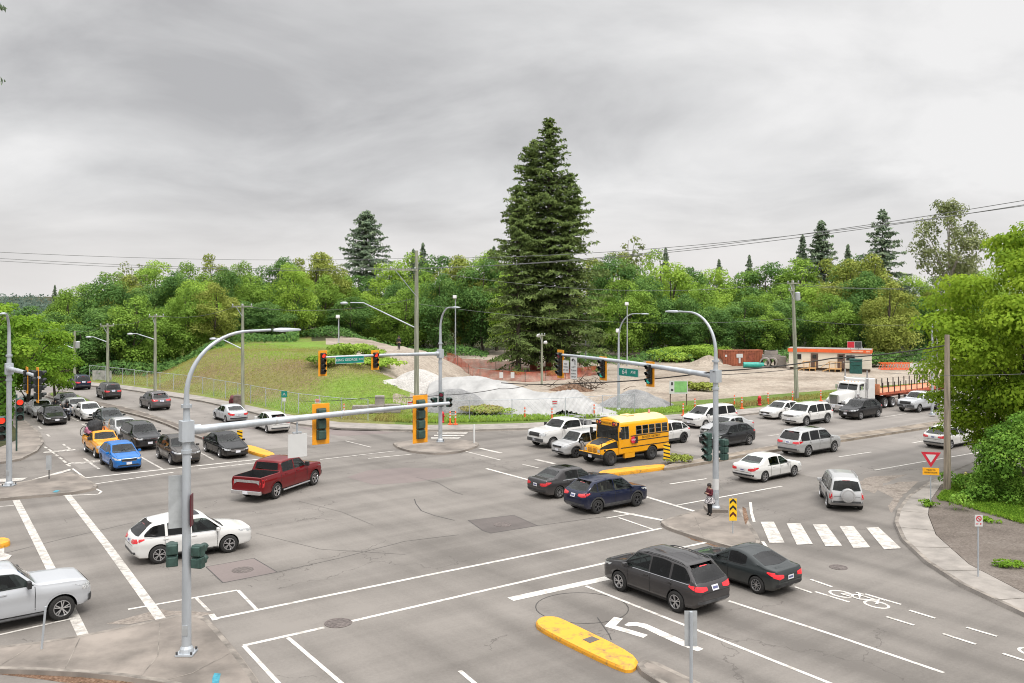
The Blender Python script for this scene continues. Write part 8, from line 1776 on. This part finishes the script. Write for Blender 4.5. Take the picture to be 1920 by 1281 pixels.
# rough grass on the bank and along the verge
def tuftfield(name, xs, ys, hs, mat, seed):
    rng = np.random.default_rng(seed); zz = np.array([bank(a, b) for a, b in zip(xs, ys)]); n = len(xs); nr = rng.normal(size=(n, 3)); nr[:, 2] *= .25
    me = cards(name, np.stack([xs, ys, zz + hs * .42], 1), nr, hs * .5, np.clip(rng.normal(.82, .08, n) + np.array([1.3 * noise.noise(Vector((a * .055, b * .075, 2.2))) + .25 * noise.noise(Vector((a * .3, b * .3, 5))) for a, b in zip(xs, ys)]), 0, 1), mat, 2.0, seed, None); o = link(name, me); o['kind'] = 'stuff'
rng = np.random.default_rng(11); n = 42000; px = rng.uniform(180, 770, n); t = rng.random(n); yb = np.array([pl(walk_n, a) for a in px]); Yn = CAMH * FPX / (yb - YH); Yp = Yn + .6 + t ** 1.3 * 42; X = (px - 960) * Yn / FPX * (Yp / Yn)
u, v = .8 * X + .6 * Yp, -.6 * X + .8 * Yp; ok = (u - .25 * (v - 95) < 49) & (v > 66); X, Yp = X[ok], Yp[ok]; tuftfield('bank_grass', X, Yp, rng.uniform(.06, .2, len(X)), M_GRASSB, 12)
n = 15000; px = rng.uniform(700, 1760, n); yb = np.array([pl(walk_n, a) for a in px]); Yn = CAMH * FPX / (yb - YH); Yp = Yn + .2 + rng.random(n) * 2.6; X = (px - 960) * Yn / FPX; tuftfield('verge_grass', X, Yp, rng.uniform(.12, .4, n), M_GRASSB, 13)

# shrubs on the site
def shrub(label, c, w, h, mat, seed, leaf=.22, name='shrub', group=None, nb=14, dens=.7):
    rng = np.random.default_rng(seed); bl = [(np.array([rng.normal() * w * .26, rng.normal() * w * .2, h * rng.uniform(.3, .7)]), (w * rng.uniform(.18, .3),) * 2 + (h * rng.uniform(.2, .32),)) for _ in range(nb)]
    P_, N_, S_, T_ = blob_points(rng, bl, dens, leaf); P_[:, 2] = np.maximum(P_[:, 2], .03); rt = thing(name, label, 'shrub', c, 0, group); link('foliage', cards('foliage', P_, N_, S_, T_, mat, 1.5, seed), rt)
    m = MB()
    for k in range(5): a = k * 1.3; m.tube([(0, 0, 0), (math.cos(a) * w * .2, math.sin(a) * w * .15, h * .6)], [.03, .012], 5)
    m.obj('stems', M_TRUNK, rt); return rt
for px, py, Y, w, h, mt, lab in ((660, 690, 104, 5.0, 1.9, M_LEAF[1], 'round green shrub below the green street name sign'), (705, 712, 98, 4.5, 1.0, M_LEAF[1], 'low green shrub left of the large gravel pile'), (610, 715, 96, 3.5, 1.2, M_LEAF[0], 'dark green shrub on the bank under the far arm tip'), (1265, 867, 58.4, 1.5, .5, M_LEAF[3], 'scrubby weeds on the avenue median behind the school bus'), (1320, 674, 141, 8, 2.8, M_LEAF[1], 'big light green bush above the soil mound'), (1245, 676, 141, 7, 2.0, M_LEAF[1], 'light green bush right of the avenue lamp pole'), (1640, 690, 133, 5, 2.4, M_LEAF[2], 'dark bush at the right end of the site office'), (1310, 738, 101, 3.2, 1.1, M_LEAF[3], 'small weeds behind the green project sign'), (915, 778, 81.2, 4.2, .9, M_GRASSB, 'clump of tall grass left of the white tarp foot')):
    c = P(px, py, Y); c.z = bank(c.x, c.y) if Y > 70 else .16; shrub(lab, c, w, h, mt, int(px), .2 if Y > 90 else .13)
rt = thing('picket_fence', 'short pale picket fence where the boulevard bends, left of the third bank pole', 'fence'); m = MB(); a, b = G(166, 715, .15), G(200, 716, .15)
for k in range(22): p = a.lerp(b, k / 21) + Vector((0, 1.2, 0)); m.box((p.x, p.y, .75), (.13, .03, 1.3))
m.obj('pickets', mk('pale_pickets', (.36, .35, .33), .8, var=.3, scale=2), rt); m = MB(); p = a.lerp(b, .5) + Vector((0, 1.25, 0)); m.box((p.x, p.y, 1.1), ((b - a).length, .05, .1), rz_of(b - a)); m.obj('rail', M_TRUNK, rt)
# left street maples
lm1 = broadleaf(401, 10.2, 7.8, 2.3, .2, 60, M_MAPLE2, .55, br=(.12, .2)); tree('maple_tree', 'dense bright green maple at the left behind the edge signal pole', lm1, P(62, 745, 84) * Vector((1, 1, 0)).length ** 0 if False else Vector((P(50, 745, 84).x, 84, .1)), .6, (1.0, 1.0, (CAMH - (592 - YH) * 84 / FPX) / 10.2))
lm2 = broadleaf(402, 11, 7, 3.2, .2, 46, M_MAPLE2, .6, br=(.12, .2)); tree('maple_tree', 'taller bright green maple cut by the left picture edge', lm2, Vector((P(-8, 700, 76).x, 76, .1)), .2, (1, 1, (CAMH - (566 - YH) * 76 / FPX) / 11))
lm4 = broadleaf(404, 7, 5.0, 1.2, .22, 30, M_MAPLE2, .6, br=(.13, .22)); tree('maple_tree', 'maple right of the dense left one above the grassy median', lm4, Vector((P(104, 745, 92).x, 92, .1)), 2.2, (.95, .95, .9))
tk = MB(); tk.tube([(0, 0, 0), (.1, 0, 3), (-.1, .1, 7.5)], [.42, .34, .2], 9); rt = thing('ivy_trunk', 'dark ivy covered trunk at the left picture edge', 'tree', Vector((P(4, 880, 74).x, 74, .1))); tk.obj('trunk', M_TRUNK, rt, 60)
rng = np.random.default_rng(4); n = 2600; z = rng.uniform(.2, 8.2, n); a = rng.uniform(0, 6.28, n); r = .42 + rng.random(n) * .65 * (1 - .4 * np.abs(z - 4) / 4); d = np.stack([np.cos(a), np.sin(a), np.zeros(n)], 1); link('ivy', cards('ivy', np.stack([d[:, 0] * r, d[:, 1] * r, z], 1), d + rng.normal(size=(n, 3)) * .5, rng.uniform(.12, .3, n), np.clip(rng.normal(.25, .2, n), 0, 1), M_HEDGE, 1.3, 4), rt)
# conifer just left of the frame: two boughs reach into the picture
fl = conifer(31, 34, 4.3, 19.2, M_FIR2, .16, 1.5, .12, .30, 2.6, .15); tree('fir_tree', 'fir whose bough tips enter at the upper left edge', fl, Vector((-31.1, 48, .1)), 1.1, 1.0)
# right: big maple, hedge, lawn
rm = broadleaf(501, 12.2, 10.8, 2.0, .145, 104, M_MAPLE, .60, br=(.10, .19), flat=.42, layered=True, top_round=1.9); tree('maple_tree', 'big bright yellow green maple filling the right edge', rm, Vector((P(1925, 800, 53.5).x, 53.5, .14)), 1.9, (1.0, 1.0, (CAMH - (418 - YH) * 53.5 / FPX) / 12.2))
rm2 = broadleaf(502, 8.5, 7.4, 1.3, .145, 56, M_MAPLE, .6, br=(.11, .2), flat=.45, layered=True); tree('maple_tree', 'lower maple branches hanging over the white hatchback', rm2, Vector((P(1872, 830, 55.8).x, 55.8, .14)), .7, (1, 1, .93))
def hedge():
    rng = np.random.default_rng(77); rt = thing('hedge', 'tall clipped ivy green hedge mound at the right edge behind the wooden pole', 'hedge', Vector((0, 0, 0))); bl = []
    c0 = Vector((28.1, 47.3, .1))
    for k in range(120):
        d = rng.normal(size=3); d /= np.linalg.norm(d); d[2] = abs(d[2]) * 1.0; kk = rng.uniform(.88, 1.0)
        bl.append((np.array([c0.x + d[0] * 3.7 * kk, c0.y + d[1] * 2.6 * kk, .2 + d[2] ** .8 * 4.7 * kk]), (rng.uniform(.45, .7),) * 2 + (rng.uniform(.4, .6),)))
    for k in range(22):
        d = rng.normal(size=2); bl.append((np.array([c0.x - 1.6 + d[0] * 1.3, c0.y + .5 + d[1], rng.uniform(.3, .8)]), (.55, .55, .45)))
    P_, N_, S_, T_ = blob_points(rng, bl, .72, .115, .3); P_[:, 2] = np.maximum(P_[:, 2], .15); link('foliage', cards('foliage', P_, N_, S_, T_, M_HEDGE, 1.3, 7), rt)
    m = MB(); 
    for k in range(9): a = k * .7; m.tube([(c0.x, c0.y, 0), (c0.x + math.cos(a) * 1.6, c0.y + math.sin(a) * 1.2, 2.6)], [.08, .02], 6)
    m.obj('stems', M_TRUNK, rt)
hedge()
# lawn blades, weeds at posts and on the lot
rng = np.random.default_rng(15); n = 16000; cpx = rng.uniform(1755, 1960, n); cpy = rng.uniform(882, 990, n); YY = CAMH * FPX / (cpy - YH); XX = (cpx - 960) * YY / FPX
inside = (cpy < 940 + (cpx - 1755) * .30) & (cpy > 945 - (cpx - 1752) * 1.0 + (cpx > 1800) * ((cpx - 1800) * .9)); XX, YY = XX[inside], YY[inside]; n = len(XX); nr = rng.normal(size=(n, 3)); nr[:, 2] *= .25
o = link('lawn_grass', cards('lawn_grass', np.stack([XX, YY, np.full(n, .22)], 1), nr, rng.uniform(.05, .12, n), np.clip(rng.normal(.5, .2, n), 0, 1), M_MAPLE2, 2.2, 2)); o['kind'] = 'stuff'
for px, py, w, h, lab in ((1745, 951, .8, .35, 'weed tuft round the foot of the yield sign'), (1890, 1062, 1.1, .25, 'flat weeds on the gravel lot near the right edge'), (1855, 978, .7, .2, 'small weed patch on the gravel lot below the hedge')):
    shrub(lab, G(px, py, .13), w, h, M_MAPLE2, px, .08, 'weeds', None, 9)
